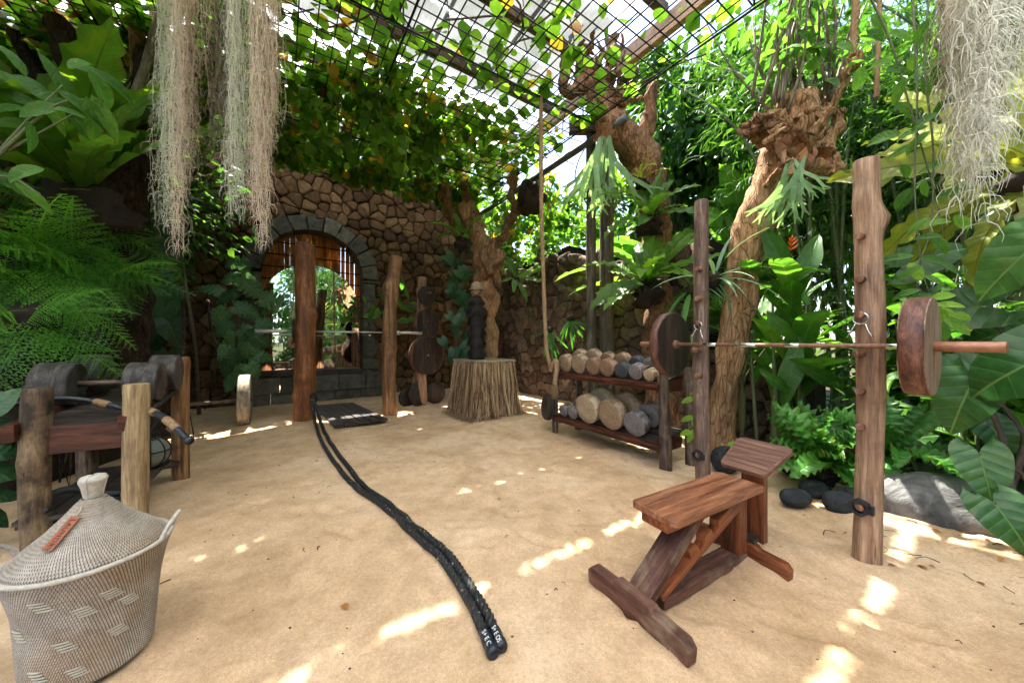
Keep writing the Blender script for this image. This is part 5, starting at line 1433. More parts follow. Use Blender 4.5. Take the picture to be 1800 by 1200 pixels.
for k in range(4):
    a = 2 * math.pi * k / 4 + .4; ca, sa = math.cos(a), math.sin(a)
    part('knob_wrap', tube([BC + Vector((ca * .026, sa * .026, .632)), BC + Vector((ca * .033, sa * .033, .675)), BC + Vector((ca * .040, sa * .040, .708)), BC + Vector((ca * .034, sa * .034, .722)), BC + Vector((ca * .006, sa * .006, .730))], .0026, 6, 12), MAT['stitch_white'], bk)
for a0 in (0.55, 0.55 + math.pi):
    q = []
    for k in range(9):
        f = k / 8; a = a0 + (f - .5) * 0.62; rr = 0.224 + 0.03 * math.sin(math.pi * f); q.append(BC + Vector((math.cos(a) * rr, math.sin(a) * rr, .428 + .085 * math.sin(math.pi * f) ** .7)))
    part('handle', tube(q, 0.0085, 8, 30), MAT['basket_rope'], bk)
def on_body(a, z, d=0.0):
    r = np.interp(z, [p[1] for p in prof], [p[0] for p in prof]) + d; return BC + Vector((math.cos(a) * r, math.sin(a) * r, z))
for (a0, z0) in ((-1.45, .36), (-0.62, .33), (-1.9, .25), (-1.2, .19), (-0.95, .30), (-0.5, .17), (-0.35, .27), (-1.62, .10), (-1.05, .08)):
    for k in range(4):
        aa = a0 + k * 0.035
        part('white_stitch', tube([on_body(aa, z0 - k * .0108, .0035), on_body(aa + .11, z0 - k * .0108, .0045), on_body(aa + .22, z0 - k * .0108, .0035)], .0034, 6, 8), MAT['stitch_white'], bk)
# leather tag lying down the lid
a = -0.80; rd = Vector((math.cos(-1.25), math.sin(-1.25), 0))
lt = BC + rd * 0.072 + Vector((0, 0, .592)); lb = BC + Vector((math.cos(-1.42), math.sin(-1.42), 0)) * 0.155 + Vector((0, 0, .513))
ax = (lb - lt).normalized(); up = (rd + Vector((0, 0, 1.0))); up = (up - ax * up.dot(ax)).normalized()
Mt = frame_matrix((lt + lb) / 2 + up * 0.006, ax, up.cross(ax)); LTG = (lb - lt).length
tg = thing('name_tag', 'orange brown leather tag reading LAUNDRY on the basket lid', 'tag', Mt.translation)
mesh_at('leather', prism([(LTG / 2 * sx, 0.0165 * sy) for sx, sy in ((-1, -1), (1, -1), (1, 1), (-1, 1))], 0.003, None, 0.001), 'leather', tg, Mt, False)
lettering('LAUNDRY', 0.0215, 'ink', tg, Mt @ T_((0.006, 0, 0.0036)), 1.15)
part('cord', tube([lt + up * .008, lt - ax * .02 + up * .012, BC + Vector((0.0, -.03, .632)), BC + Vector((0.02, -.025, .64))], .0022, 5, 12), MAT['stitch_white'], tg)

# ------------------------------------------------------------------ raffia skirted plinth and furry totem
SC = Vector((-0.50, 6.05, 0)); sk = thing('raffia_table', 'square table with a long raffia fringe skirt', 'table', SC)
MS = frame_matrix(SC, E1, -E2)
mesh_at('table_top', box((0, 0, 0), (0.82, 0.82, 0.035), None, 0.008), 'slab_top', sk, MS @ T_((0, 0, 0.94)), False)
for sx in (-1, 1):
    for sy in (-1, 1): mesh_at('leg', box((0, 0, 0), (0.07, 0.07, 0.95), None, 0.004), 'plank_dark', sk, MS @ T_((.33 * sx, .33 * sy, 0.45)), False)
mesh_at('fringe_backing', box((0, 0, 0), (0.72, 0.72, 0.80), None, 0.004), 'bark_dark', sk, MS @ T_((0, 0, 0.52)), False)
Vs, Fs, Rs = [], [], []; n = 0
rg = np.random.default_rng(5)
for k in range(2200):
    side = k % 4; f = rg.uniform(-1, 1); lay = rg.random(); h = 0.40
    base = {0: (f, -1), 1: (f, 1), 2: (-1, f), 3: (1, f)}[side]
    top = Vector((base[0] * .40, base[1] * .40, .925 - rg.random() * .02)); ln = rg.uniform(0.93, 1.06)
    fl = 1 + 0.10 * lay + rg.normal(0, .02)
    mid = Vector((base[0] * (.405 + .035 * lay) + rg.normal(0, .014), base[1] * (.405 + .035 * lay) + rg.normal(0, .014), .5))
    low = Vector((base[0] * .435 * fl + rg.normal(0, .03), base[1] * .435 * fl + rg.normal(0, .03), max(0.03, .95 - .93 * ln)))
    end = low + Vector((base[0] * .06 + rg.normal(0, .05), base[1] * .06 + rg.normal(0, .05), -0.015 - rg.random() * .012))
    w_ = rg.uniform(.002, .007); tn = Vector((1, 0, 0)) if side < 2 else Vector((0, 1, 0))
    tn = (tn + Vector((rg.normal(0, .6), rg.normal(0, .6), 0))).normalized() * w_
    q = []
    for p in (top, (top + mid) / 2 + Vector((rg.normal(0, .004), rg.normal(0, .004), 0)), mid, (mid + low) / 2 + Vector((rg.normal(0, .008), rg.normal(0, .008), 0)), low, end): q += [p - tn, p + tn]
    Vs += q; Fs += [(n + 2 * i, n + 2 * i + 1, n + 2 * i + 3, n + 2 * i + 2) for i in range(5)]; Rs += [rg.random()] * 12; n += 12
o_ = part('fringe', (xf(Vs, MS), Fs, None, Rs), MAT['raffia'], sk); o_['kind'] = 'stuff'
TC = Vector((-0.62, 5.98, 0.958)); tm = thing('furry_totem', 'black furry column figure with coconut head and woven hat', 'figure', TC)
Vs, Fs = [], []; n = 0
lumps = ((.11, .14, .13), (.30, .135, .12), (.48, .14, .12), (.64, .145, .13), (.83, .17, .16), (1.02, .095, .08))
part('core', tube([TC + Vector((0, 0, z)) for z in (0, .1, .2, .3, .39, .48, .56, .66, .75, .84, .95, 1.02, 1.1)], [.14, .135, .11, .13, .11, .135, .115, .14, .125, .165, .09, .085, .07], 20, 40), MAT['hair_black'], tm)
for (zc, r, hh) in lumps:
    for k in range(520):
        a = rg.uniform(0, 6.283); b = rg.uniform(-.2, 1.0); rr = r * math.sqrt(max(.05, 1 - b * b)) * 1.0
        p = TC + Vector((math.cos(a) * rr, math.sin(a) * rr, zc + hh * b * .8)); L = rg.uniform(.05, .11)
        o1 = Vector((math.cos(a), math.sin(a), 0)); tn = Vector((-math.sin(a), math.cos(a), 0)) * .0032
        p1 = p + o1 * rg.uniform(.015, .055) - Vector((0, 0, L * .5)); p2 = p + o1 * rg.uniform(.0, .06) - Vector((0, 0, L))
        p2.z = max(p2.z, TC.z + .003); p1.z = max(p1.z, TC.z + .004)
        Vs += [p - tn, p + tn, p1 - tn, p1 + tn, p2 - tn * .3, p2 + tn * .3]; Fs += [(n, n + 1, n + 3, n + 2), (n + 2, n + 3, n + 5, n + 4)]; n += 6
o_ = part('fur', ([tuple(v) for v in Vs], Fs), MAT['hair_black'], tm); o_['kind'] = 'stuff'
hc = TC + Vector((-.005, 0, 1.185)); part('head', sphere(hc, .095, 24, 14, 1.05), MAT['coconut'], tm)
for s_ in (-1, 1): part('eye', sphere(hc + Vector((.035 * s_ - .02, -.082, .015)), .012, 10, 6), MAT['ink'], tm)
part('nose', sphere(hc + Vector((-.02, -.093, -.012)), .013, 10, 6), MAT['coconut'], tm)
part('chin_cord', tube([hc + Vector((.085, -.03, .03)), hc + Vector((.05, -.085, -.05)), hc + Vector((-.03, -.085, -.07)), hc + Vector((-.085, -.04, .03))], .006, 6, 16), MAT['hair_black'], tm)
ht = thing('woven_hat', 'small patterned woven sun hat on the totem head', 'hat', hc + Vector((0, 0, .03)))
V, F, U = coil([(.145, -.012), (.14, -.004), (.115, .012), (.098, .03), (.092, .06), (.075, .105), (.04, .135), (.001, .142)], 11, .004, 40)
part('crown', (V + np.array(hc + Vector((0, 0, .035))), F, U), MAT['hat_weave'], ht)

# ------------------------------------------------------------------ plate tree
PT = Vector((-1.80, 6.85, 0)); pt = thing('plate_tree', 'pale log post with pegs for wooden plates', 'post', PT)
smooth_by_angle(part('log', log_geo(PT - Vector((0, 0, .1)), PT + Vector((0, 0, 2.55)), .10, .09, 61, .01, ((.9, 3.3, .03, .06),)), MAT['log_pale'], pt))
pn = Vector((0.72, -0.69, 0)).normalized()
for z in (2.22, 1.67, 1.0): part('peg', cyl(PT + Vector((0, 0, z)) + pn * .05, PT + Vector((0, 0, z)) + pn * (.30 if z > 2 else .22), .024), MAT['peg'], pt)
for (z, r, th, lab, off_) in ((2.17, .19, .06, 'small black disc on the top peg of the plate tree', .13), (1.63, .28, .10, 'medium dark wooden plate on the middle peg of the plate tree', .11), (1.0, .38, .10, 'largest dark wooden plate low on the plate tree', .11)):
    wood_plate('wooden_plate', lab, PT + Vector((0, 0, z)) + pn * (off_ + th / 2), pn, r, th, 'plate_dark', 'plate_dark' if r < .2 else 'plate_rim', 3)
for (x, y, r, lab, ndir) in ((716, 714, .17, 'black wooden disc, first of the discs leaning under the plate tree', (.8, -.6, .15)), (739, 713, .245, 'largest black disc leaning at the foot of the plate tree', (.75, -.65, .12)), (766, 708, .22, 'black disc leaning behind the largest one under the plate tree', (.6, -.8, .10))):
    b = G(x, y); nn = Vector(ndir).normalized(); upv = (Vector((0, 0, 1)) - nn * nn.z).normalized()
    solo_at('weight_plate', lathe([(0.03, 0)] + drum_profile(r, 0.05)[1:-1] + [(0.03, .05)], 32), 'plate_dark', lab, 'weight plate', axis_matrix(b + upv * (r - .01) - nn * .03, nn))
b = G(722, 705); solo('loose_handle', cyl(b + Vector((0, .1, .12)), b + Vector((.04, .2, .60)), .028), MAT['log_pale'], 'pale short stick leaning by the discs under the plate tree', 'stick')
# wheel barbell
wc = Vector((-4.03, 5.15, .385)); ax = E1.copy()
wb = thing('wheel_barbell', 'wooden wheel barbell standing on the sand below the wall plant', 'barbell', wc - Vector((0, 0, .385)))
me = make_mesh('wheel', *lathe([(0.0001, 0), (.2, 0), (.375, 0), (.385, .01), (.388, .07), (.385, .13), (.375, .14), (.2, .14), (.0001, .14)], 48)); me.materials.append(MAT['wheel_wood'])
smooth_by_angle(inst('wheel', me, wb, axis_matrix(wc - ax * .07, ax))); inst('wheel', me, wb, axis_matrix(wc - ax * 1.62, ax))
part('axle', cyl(wc - ax * 1.7, wc + ax * .09, .026), MAT['rack_log'], wb); part('axle_nut', cyl(wc - ax * .1, wc - ax * .068, .05), MAT['peg'], wb)

# ------------------------------------------------------------------ filament bulbs on cords
for (px, py, Y_, lab) in ((1013, 48, 3.75, 'amber glass bulb hanging by the pollarded tree top'), (827, 241, 5.6, 'amber glass bulb hanging in the middle of the mesh ceiling'), (512, 252, 6.0, 'amber glass bulb near the hanging moss curtain low over the wall'), (513, 166, 4.9, 'amber glass bulb among the round leaves under the mesh')):
    p = P(px, py, Y_); r = .062; t_ = thing('hanging_bulb', lab, 'bulb', p)
    part('glass', lathe([(0.0001, -r * 1.25), (r * .45, -r * 1.15), (r * .85, -r * .7), (r, -r * .1), (r * .88, r * .5), (r * .55, r * 1.1), (r * .33, r * 1.5)], 20, origin=tuple(p)), MAT['bulb_glass'], t_)
    part('socket', lathe([(r * .36, r * 1.45), (r * .4, r * 1.5), (r * .4, r * 2.3), (r * .15, r * 2.5)], 12, origin=tuple(p)), MAT['black_steel'], t_)
    if ZG > p.z + .15: part('cord', tube([p + Vector((0, 0, r * 2.4)), Vector((p.x, p.y, max(ZG, p.z + .16)))], .005, 5), MAT['cable'], t_)
# ------------------------------------------------------------------ boulders
def boulder(name, lab, c, size, seed, mat, rotz=0.0, sub=4, amp=.14):
    bm = bmesh.new(); bmesh.ops.create_icosphere(bm, subdivisions=sub, radius=1.0)
    V, F = bm_geo(bm) if not bm.verts.index_update() else None
    n_ = V / np.linalg.norm(V, axis=1)[:, None]
    V = V * (1 + amp * fbm(n_ * 1.4 + seed * 7.1, 4))[:, None] * np.array(size)
    c_, s_ = math.cos(rotz), math.sin(rotz); V = np.stack([V[:, 0] * c_ - V[:, 1] * s_, V[:, 0] * s_ + V[:, 1] * c_, V[:, 2]], 1)
    rv = np.full(len(V), .5)
    return solo(name, (V + np.array(c), F, None, rv), MAT[mat], lab, 'boulder', base=(c[0], c[1], c[2] - size[2]))
boulder('boulder', 'large pale grey boulder beside the pale pegged post', (3.02, 2.36, 0.07), (.50, .22, .27), 2, 'boulder_grey', -0.62, 4, .16)
for (px, py, rx, ry, rz, lab) in ((1398, 878, .13, .09, .07, 'smooth black boulder under the crinkled fern, nearest the headrest'), (1476, 890, .12, .10, .085, 'smooth black boulder under the crinkled fern, nearest the pale post'), (1566, 893, .10, .08, .08, 'smooth black boulder between the pale post and grey boulder'), (1275, 818, .14, .12, .14, 'tall dark boulder at the tree foot behind the bench'), (1432, 862, .13, .1, .07, 'low black boulder half hidden behind the crinkled fern')):
    p = G(px, py + 8); boulder('boulder', lab, (p.x, p.y, rz * .75), (rx, ry, rz), px, 'boulder_black', 0.3, 3, .08)
# ropes hanging top right
for (x, y1, Y_, r, lab) in ((1503, 98, 2.35, .018, 'knotted pale rope hanging above the pale post'), (1545, 172, 2.3, .012, 'thin twisted rope hanging beside the knotted one')):
    q = [P(x, -60, Y_), P(x + 1, 20, Y_), P(x - 2, y1 * .6, Y_), P(x - 4, y1, Y_)]
    solo('hanging_rope', tube(q, r, 10, 120, .004 if r > .015 else 0, (30, 30, 30), 3, lobes=3, twist=50, lobe_amp=.5), MAT['hemp'], lab, 'rope')
# ------------------------------------------------------------------ plant builders
rp_ = random.Random(11)
CAMV = Vector((0, 0, CAMH))
def leaf_facing(parent, me, px, py, Y, tip_deg, size_px, tiltback=0.35, jit=0.15, name='leaf'):
    """a blade whose middle stands at (px,py) Y metres away, tip pointing at tip_deg (0 = right, 90 = up)"""
    c = P(px, py, Y); size = size_px / 600 * Y * (1 / math.sqrt(1 + ((px - 900) / 600) ** 2)) ** .8
    to = (CAMV - c).normalized(); up = (to + Vector((0, 0, tiltback)) + Vector((rp_.gauss(0, jit), rp_.gauss(0, jit), rp_.gauss(0, jit)))).normalized()
    a = R(tip_deg); right = Vector((0, 0, 1)).cross(to); right = -right.normalized() if right.x < 0 else right.normalized(); u2 = to.cross(right)
    if u2.z < 0: u2 = -u2
    d = right * math.cos(a) + u2 * math.sin(a) - to * rp_.uniform(-.15, .25)
    d = d.normalized(); base = c - d * size * 0.42
    inst(name, me, parent, leaf_matrix(base, d, up, size)); return base

def tree_trunk(parent, name, path, mat, n=30, rings=70, disp=.05, freq=(5, 5, 2.2), seed=1):
    pts = [p[0] for p in path]; rad = [p[1] for p in path]
    return part(name, tube(pts, rad, n, rings, disp, freq, seed), MAT[mat], parent)

def nest_fern(label, c, n, L, keyp, axis=(0, 0, 1), elev=(15, 75), az=(0, 360), seed=0, mass=0.12, cat='fern', nm='nest_fern'):
    r = random.Random(seed); c = Vector(c)
    t_ = thing(nm, label, cat, c - Vector((0, 0, mass)))
    q = Vector(axis).normalized(); rot = Vector((0, 0, 1)).rotation_difference(q)
    for i in range(n):
        a = R(az[0] + (az[1] - az[0]) * (i + r.uniform(-.35, .35)) / n); e = R(r.uniform(*elev))
        d = rot @ Vector((math.cos(a) * math.cos(e), math.sin(a) * math.cos(e), math.sin(e)))
        l = L * r.uniform(.7, 1.1)
        upv = rot @ Vector((0, 0, 1))
        inst('frond', ME['%s%d' % (keyp, r.randrange(3))], t_, leaf_matrix(c + d * .03, d, upv + Vector((r.gauss(0, .1), r.gauss(0, .1), 0)), (l * r.uniform(.85, 1.2), l, l), r.gauss(0, .15)))
    if mass: part('root_ball', boulder_geo(c - Vector((0, 0, mass * .6)), (mass, mass, mass * .9), seed, .5, 4), MAT['root_mass'], t_)
    return t_

def boulder_geo(c, size, seed, amp=.2, sub=3):
    bm = bmesh.new(); bmesh.ops.create_icosphere(bm, subdivisions=sub, radius=1.0); bm.verts.index_update(); V, F = bm_geo(bm)
    V = V * (1 + amp * fbm(V * 2.2 + seed * 3.3, 4))[:, None] * np.array(size); return V + np.array(c), F

def leafy_mass(label, cat, nm, c, size, n, tpl, mat, ls, seed=0, trunk=None, tmat='bark_dark', n_solo=0, me=None, clumps=14, hang=.3, stem_n=6):
    """broadleaf bush/tree crown: leaves in uneven clumps round twigs"""
    r = np.random.default_rng(seed); rr = random.Random(seed); c = Vector(c)
    base = Vector((c.x, c.y, -0.06)) if trunk is None else Vector(trunk)
    t_ = thing(nm, label, cat, base)
    mats = []
    cl = []
    for k in range(clumps):
        d = rdir(rr); f = rr.uniform(.35, 1.0); cl.append((c + Vector((d.x * size[0] * f, d.y * size[1] * f, d.z * size[2] * f)), rr.uniform(.25, .5)))
    for k in range(n):
        q, s_ = cl[rr.randrange(clumps)]
        d = rdir(rr); f = rr.random() ** .5
        p = q + Vector((d.x * size[0], d.y * size[1], d.z * size[2])) * (s_ * f)
        if p.z < 0.05: p.z = rr.uniform(.05, .4)
        out = (p - c).normalized(); dr = (out + rdir(rr) * .8 + Vector((0, 0, -hang))).normalized()
        mats.append(leaf_matrix(p, dr, (rr.gauss(0, .4), rr.gauss(0, .4), 1), ls * rr.uniform(.6, 1.25)))
    stems = [tube([base + Vector((rr.gauss(0, .06), rr.gauss(0, .06), 0)), base * .5 + c * .5 + Vector((rr.gauss(0, .1), rr.gauss(0, .1), 0)), q], [.05 * (1 + size[2] * .25), .03 * (1 + size[2] * .2), .008], 7, 10) for q, s_ in cl[:stem_n]]
    part('trunk', join(*stems), MAT[tmat], t_)
    o = part('crown', batch(tpl, mats, None, r), MAT[mat], t_); o['kind'] = 'stuff'
    return t_

def bamboo(label, c, h, n_culm, n_leaf, seed, spread=.5, lean=.3):
    r = random.Random(seed); rg = np.random.default_rng(seed); c = Vector(c); t_ = thing('bamboo_clump', label, 'bamboo', c)
    mats = []
    for k in range(n_culm):
        b = c + Vector((r.gauss(0, spread * .4), r.gauss(0, spread * .4), -.1)); ln = Vector((r.gauss(0, lean), r.gauss(0, lean), 0)); hh = h * r.uniform(.75, 1.1)
        q = [b, b + ln * .3 + Vector((0, 0, hh * .4)), b + ln * .9 + Vector((0, 0, hh * .8)), b + ln * 2 + Vector((0, 0, hh))]
        part('culm', tube(q, [.03, .028, .02, .006], 7, 16), MAT['petiole'], t_)
        qs = spline([tuple(v) for v in q], 40)
        for i in range(n_leaf // n_culm // 9):
            p = Vector(qs[r.randrange(8, 40)]); tw = rdir(r, -.3, .5); L = r.uniform(.3, .9)
            for j in range(9):
                pp2 = p + tw * (L * (j + 1) / 9) + Vector((0, 0, -.25 * ((j + 1) / 9) ** 2)); d = (tw + rdir(r) * .9 + Vector((0, 0, -.6))).normalized()
                mats.append(leaf_matrix(pp2, d, (0, 0, 1), r.uniform(.10, .22), r.gauss(0, .5)))
    o = part('foliage', batch(T_NARROW, mats, None, rg), MAT['leaf_bamboo'], t_); o['kind'] = 'stuff'
    return t_

# ------------------------------------------------------------------ trees of the yard
# left gnarled tree
tl = thing('gnarled_tree', 'dark gnarled tree trunk carrying the big nest fern', 'tree', (-4.75, 4.0, 0))
tree_trunk(tl, 'trunk', [(Vector((-4.9, 4.15, -.1)), .55), (Vector((-4.8, 4.05, .8)), .42), (Vector((-4.72, 4.0, 1.9)), .36), (Vector((-4.62, 3.95, 2.9)), .36), (Vector((-4.5, 3.95, 3.7)), .42), (Vector((-4.42, 3.95, 4.1)), .25)], 'bark_dark', 34, 70, .16, (3, 3, 1.6), 2)
for k, (x0, y0, x1, y1, Y_, r) in enumerate(((250, 190, 222, -40, 3.7, .075), (222, 225, 292, -10, 3.45, .045), (130, 200, 128, -30, 3.9, .05), (160, 190, 185, -40, 3.9, .04), (195, 200, 175, -40, 4.0, .06), (270, 210, 268, -30, 4.0, .05), (100, 180, 75, -50, 4.0, .045), (145, 150, 140, -30, 4.1, .03))):
    part('branch', tube([P(x0, y0, Y_), P(x0 * .6 + x1 * .4 + 6, y0 * .55 + y1 * .45, Y_ + .05), P(x1, y1, Y_ + .1)], [r * 1.25, r, r * .85], 12, 20, .008, (6, 6, 2), k), MAT['bark_tan' if k == 0 else ('shoot' if k == 1 else 'bark_brown')], tl)
for k in range(10):
    a = rp_.uniform(0, 6.28); b = Vector((-4.55 + .3 * math.cos(a), 3.95 + .3 * math.sin(a), 3.7)); part('stub', tube([b, b + Vector((.25 * math.cos(a), .25 * math.sin(a), .25)), b + Vector((.4 * math.cos(a), .4 * math.sin(a), .7))], [.12, .09, .05], 10, 14, .05, (7, 7, 5), k), MAT['bark_dark'], tl)
nest_fern('huge nest fern with broad upright fronds on the gnarled tree', P(150, 350, 3.3), 24, 1.75, 'nest', (.15, -.45, .9), (28, 72), (0, 360), 1, .30)
# T0: rough stump behind the raffia table
t0 = thing('stump_tree', 'rough brown stump tree rising behind the raffia table', 'tree', (-.42, 6.75, 0))
tree_trunk(t0, 'trunk', [(Vector((-.40, 6.75, -.1)), .17), (Vector((-.42, 6.72, 1.0)), .13), (Vector((-.42, 6.7, 1.9)), .13), (Vector((-.48, 6.72, 2.35)), .17), (Vector((-.55, 6.75, 2.9)), .24), (Vector((-.75, 6.8, 3.5)), .24), (Vector((-.95, 6.85, 4.0)), .13)], 'bark_tan', 28, 70, .10, (4, 4, 3), 4)
for k, (pth, r) in enumerate((([P(848, 470, 6.7), P(872, 440, 6.7), P(892, 400, 6.7), P(905, 360, 6.75), P(900, 320, 6.8), P(906, 290, 6.9)], .14), ([P(905, 375, 6.7), P(925, 345, 6.8), P(938, 320, 6.9)], .11), ([P(805, 400, 6.8), P(790, 370, 6.8), P(782, 330, 6.9)], .13), ([P(815, 380, 6.8), P(822, 350, 6.8), P(818, 320, 6.8)], .10), ([P(835, 420, 6.7), P(828, 395, 6.6), P(838, 370, 6.7)], .10))):
    part('branch', tube(pth, [r * .85, r * .75, r * .65] + [r * .45] * (len(pth) - 3), 20, 44, .09, (9, 9, 6), k + 3), MAT['bark_brown'], t0)
part('root_burr', boulder_geo(P(862, 465, 6.5), (.24, .2, .32), 3, .6, 4), MAT['bark_brown'], t0)
part('root_ball', boulder_geo(P(934, 347, 6.6), (.27, .27, .30), 8, .3, 4), MAT['root_mass'], t0)
nest_fern('small bright nest fern on the stump tree above the totem', P(812, 418, 6.3), 11, .62, 'nest', (-.1, -.4, .9), (10, 60), (0, 360), 12, .14)
nest_fern('dark nest fern beside the stump tree against the corner', P(905, 490, 6.9), 9, .55, 'nest', (.4, -.7, .5), (5, 50), (0, 360), 13, .12)
# T1: pollarded tree
t1 = thing('pollarded_tree', 'pollarded brown tree with clubbed stubs carrying nest ferns', 'tree', (2.35, 5.35, 0))
tree_trunk(t1, 'trunk', [(Vector((2.42, 5.38, -.1)), .30), (Vector((2.36, 5.36, 1.2)), .25), (Vector((2.27, 5.34, 2.3)), .19), (Vector((2.24, 5.32, 3.0)), .20), (Vector((2.20, 5.3, 3.6)), .21), (Vector((2.05, 5.3, 4.1)), .23), (Vector((1.62, 5.3, 4.55)), .21), (Vector((1.40, 5.3, 5.0)), .20), (Vector((1.28, 5.3, 5.35)), .14)], 'bark_brown', 44, 150, .07, (6, 6, 3), 6)
for k, (pth, r) in enumerate((([P(1030, 150, 5.3), P(1000, 160, 5.2), P(992, 130, 5.2), P(990, 80, 5.2), P(975, 40, 5.2)], .13), ([P(1040, 150, 5.3), P(1022, 120, 5.25), P(1030, 100, 5.2), P(1020, 75, 5.2)], .12), ([P(1055, 170, 5.3), P(1068, 140, 5.3), P(1078, 100, 5.3), P(1082, 62, 5.3)], .14), ([P(1060, 160, 5.3), P(1075, 120, 5.35), P(1070, 70, 5.4)], .09), ([P(1085, 190, 5.3), P(1100, 150, 5.3), P(1106, 100, 5.3)], .08), ([P(1130, 250, 5.3), P(1142, 200, 5.3), P(1148, 150, 5.3)], .12), ([P(1060, 190, 5.2), P(1090, 175, 5.1), P(1078, 160, 5.05)], .10))):
    part('branch_stub', tube(pth, [r * 1.05, r * .8, r * .6] + [r * .42] * (len(pth) - 3), 22, 44, .05, (9, 9, 5), k + 20), MAT['bark_brown'], t1)
rj = random.Random(78)
for k in range(26):
    b = P(rj.uniform(1000, 1110), rj.uniform(80, 190), 5.2 + rj.uniform(-.15, .15)); d = Vector((rj.gauss(0, .5), rj.gauss(-.2, .3), rj.uniform(.3, 1.0))).normalized(); L = rj.uniform(.2, .6)
    part('splinter', tube([b, b + d * L * .5 + Vector((rj.gauss(0, .04), 0, 0)), b + d * L], [rj.uniform(.03, .07), .03, .006], 8, 14, .03, (12, 12, 12), k), MAT['bark_brown'], t1)
nest_fern('wide nest fern low on the pollarded tree trunk', P(1138, 500, 4.95), 20, .95, 'nest', (-.35, -.55, .75), (5, 62), (0, 360), 21, .20)
nest_fern('medium nest fern halfway up the pollarded tree trunk', P(1142, 385, 5.0), 16, .80, 'nest', (-.25, -.5, .9), (8, 60), (0, 360), 22, .17)
nest_fern('small yellow bromeliad on the pollarded tree trunk', P(1128, 318, 5.0), 12, .42, 'nesty', (-.5, -.4, .8), (5, 60), (0, 360), 23, .09, 'bromeliad', 'bromeliad')
def staghorn_plant(label, c, n, L, seed, spread=.5, shield=.16):
    r = random.Random(seed); c = Vector(c); t_ = thing('staghorn_fern', label, 'fern', c)
    to = (CAMV - c).normalized(); right = Vector((-to.y, to.x, 0)).normalized()
    for k in range(n):
        d = Vector((0, 0, -1)) + right * r.uniform(-spread, spread) + to * r.uniform(.0, .4)
        inst('frond', ME['stag%d' % (k % 3)], t_, leaf_matrix(c + right * r.uniform(-.08, .08) + to * .06, d, to, L * r.uniform(.7, 1.1), r.gauss(0, .3)))
    for k in range(9):
        a = r.uniform(0, 6.28); d = right * math.cos(a) + Vector((0, 0, math.sin(a) + .25)) + to * r.uniform(.1, .5)
        inst('shield_frond', ME['shield%d' % (k % 2)], t_, leaf_matrix(c + right * r.uniform(-.4, .4) * shield + Vector((0, 0, r.uniform(-.3, .8) * shield)) - to * .05, d, to + Vector((r.gauss(0, .4), r.gauss(0, .4), r.gauss(0, .4))), shield * r.uniform(.7, 1.3)))
    return t_
staghorn_plant('pale staghorn fern hanging over the twin timber posts', P(1062, 240, 5.0), 6, 1.05, 31, .45, .14)
staghorn_plant('grey green staghorn fern hanging from the leaning trunk', P(1402, 278, 3.25), 6, .62, 32, .35, .16)
# T2: leaning trunk
t2 = thing('leaning_tree', 'thick leaning brown trunk with a broken burr top', 'tree', (2.45, 4.0, 0))
tree_trunk(t2, 'trunk', [(Vector((2.42, 3.98, -.1)), .19), (Vector((2.44, 3.95, .5)), .15), (Vector((2.52, 3.9, 1.27)), .148), (Vector((2.64, 3.85, 2.2)), .165), (Vector((2.78, 3.75, 2.8)), .205), (Vector((2.93, 3.65, 3.25)), .23), (Vector((3.02, 3.6, 3.6)), .20), (Vector((3.10, 3.6, 3.85)), .11)], 'bark_tan', 48, 150, .04, (7, 7, 2.2), 9)
for k, (pth, r) in enumerate((([P(1390, 235, 3.5), P(1360, 210, 3.4), P(1345, 195, 3.4)], .13), ([P(1400, 220, 3.5), P(1400, 190, 3.5), P(1375, 165, 3.5)], .17), ([P(1430, 230, 3.6), P(1460, 180, 3.6), P(1485, 130, 3.6), P(1502, 105, 3.6)], .11), ([P(1370, 250, 3.5), P(1330, 235, 3.4), P(1300, 230, 3.4)], .10), ([P(1440, 270, 3.6), P(1470, 230, 3.6), P(1475, 200, 3.6)], .10), ([P(1425, 290, 3.6), P(1460, 300, 3.6), P(1468, 270, 3.6)], .12))):
    part('burr', tube(pth, [r * .75, r * .55] + [r * .34] * (len(pth) - 2), 26, 46, .06, (8, 8, 6), k + 40), MAT['bark_tan'], t2)
part('root_burr', boulder_geo(P(1335, 222, 3.35), (.13, .11, .09), 5, .6, 4), MAT['bark_brown'], t2)
rj = random.Random(77)
for k in range(15):
    b = P(rj.uniform(1330, 1450), rj.uniform(190, 330), 3.45 + rj.uniform(-.2, .15)); d = Vector((rj.gauss(.25, .5), rj.gauss(-.25, .3), rj.uniform(.2, 1.0))).normalized(); L = rj.uniform(.12, .34)
    part('splinter', tube([b, b + d * L * .5 + Vector((rj.gauss(0, .03), 0, 0)), b + d * L], [rj.uniform(.025, .055), .025, .004], 8, 14, .015, (14, 14, 14), k), MAT['bark_tan'], t2)
# thin shoots from the burr with leaves
rs = random.Random(5); lm = []
for k in range(34):
    b = P(rs.uniform(1320, 1470), rs.uniform(165, 220), 3.55 + rs.uniform(-.15, .3)); tip = b + Vector((rs.gauss(.05, .28), rs.gauss(0, .25), rs.uniform(.9, 1.9)))
    part('shoot', tube([b, (b + tip) / 2 + Vector((rs.gauss(0, .05), rs.gauss(0, .05), 0)), tip], [.017, .012, .004], 6, 10), MAT['shoot'], t2)
    for j in range(6):
        f = rs.uniform(.25, 1); p = b + (tip - b) * f; d = rdir(rs, -.6, .2); l = rs.uniform(.13, .27)
        inst('leaf', ME['shr%d' % rs.randrange(3)], t2, leaf_matrix(p + d * .05, d, (0, 0, 1), l, rs.gauss(0, .4)))
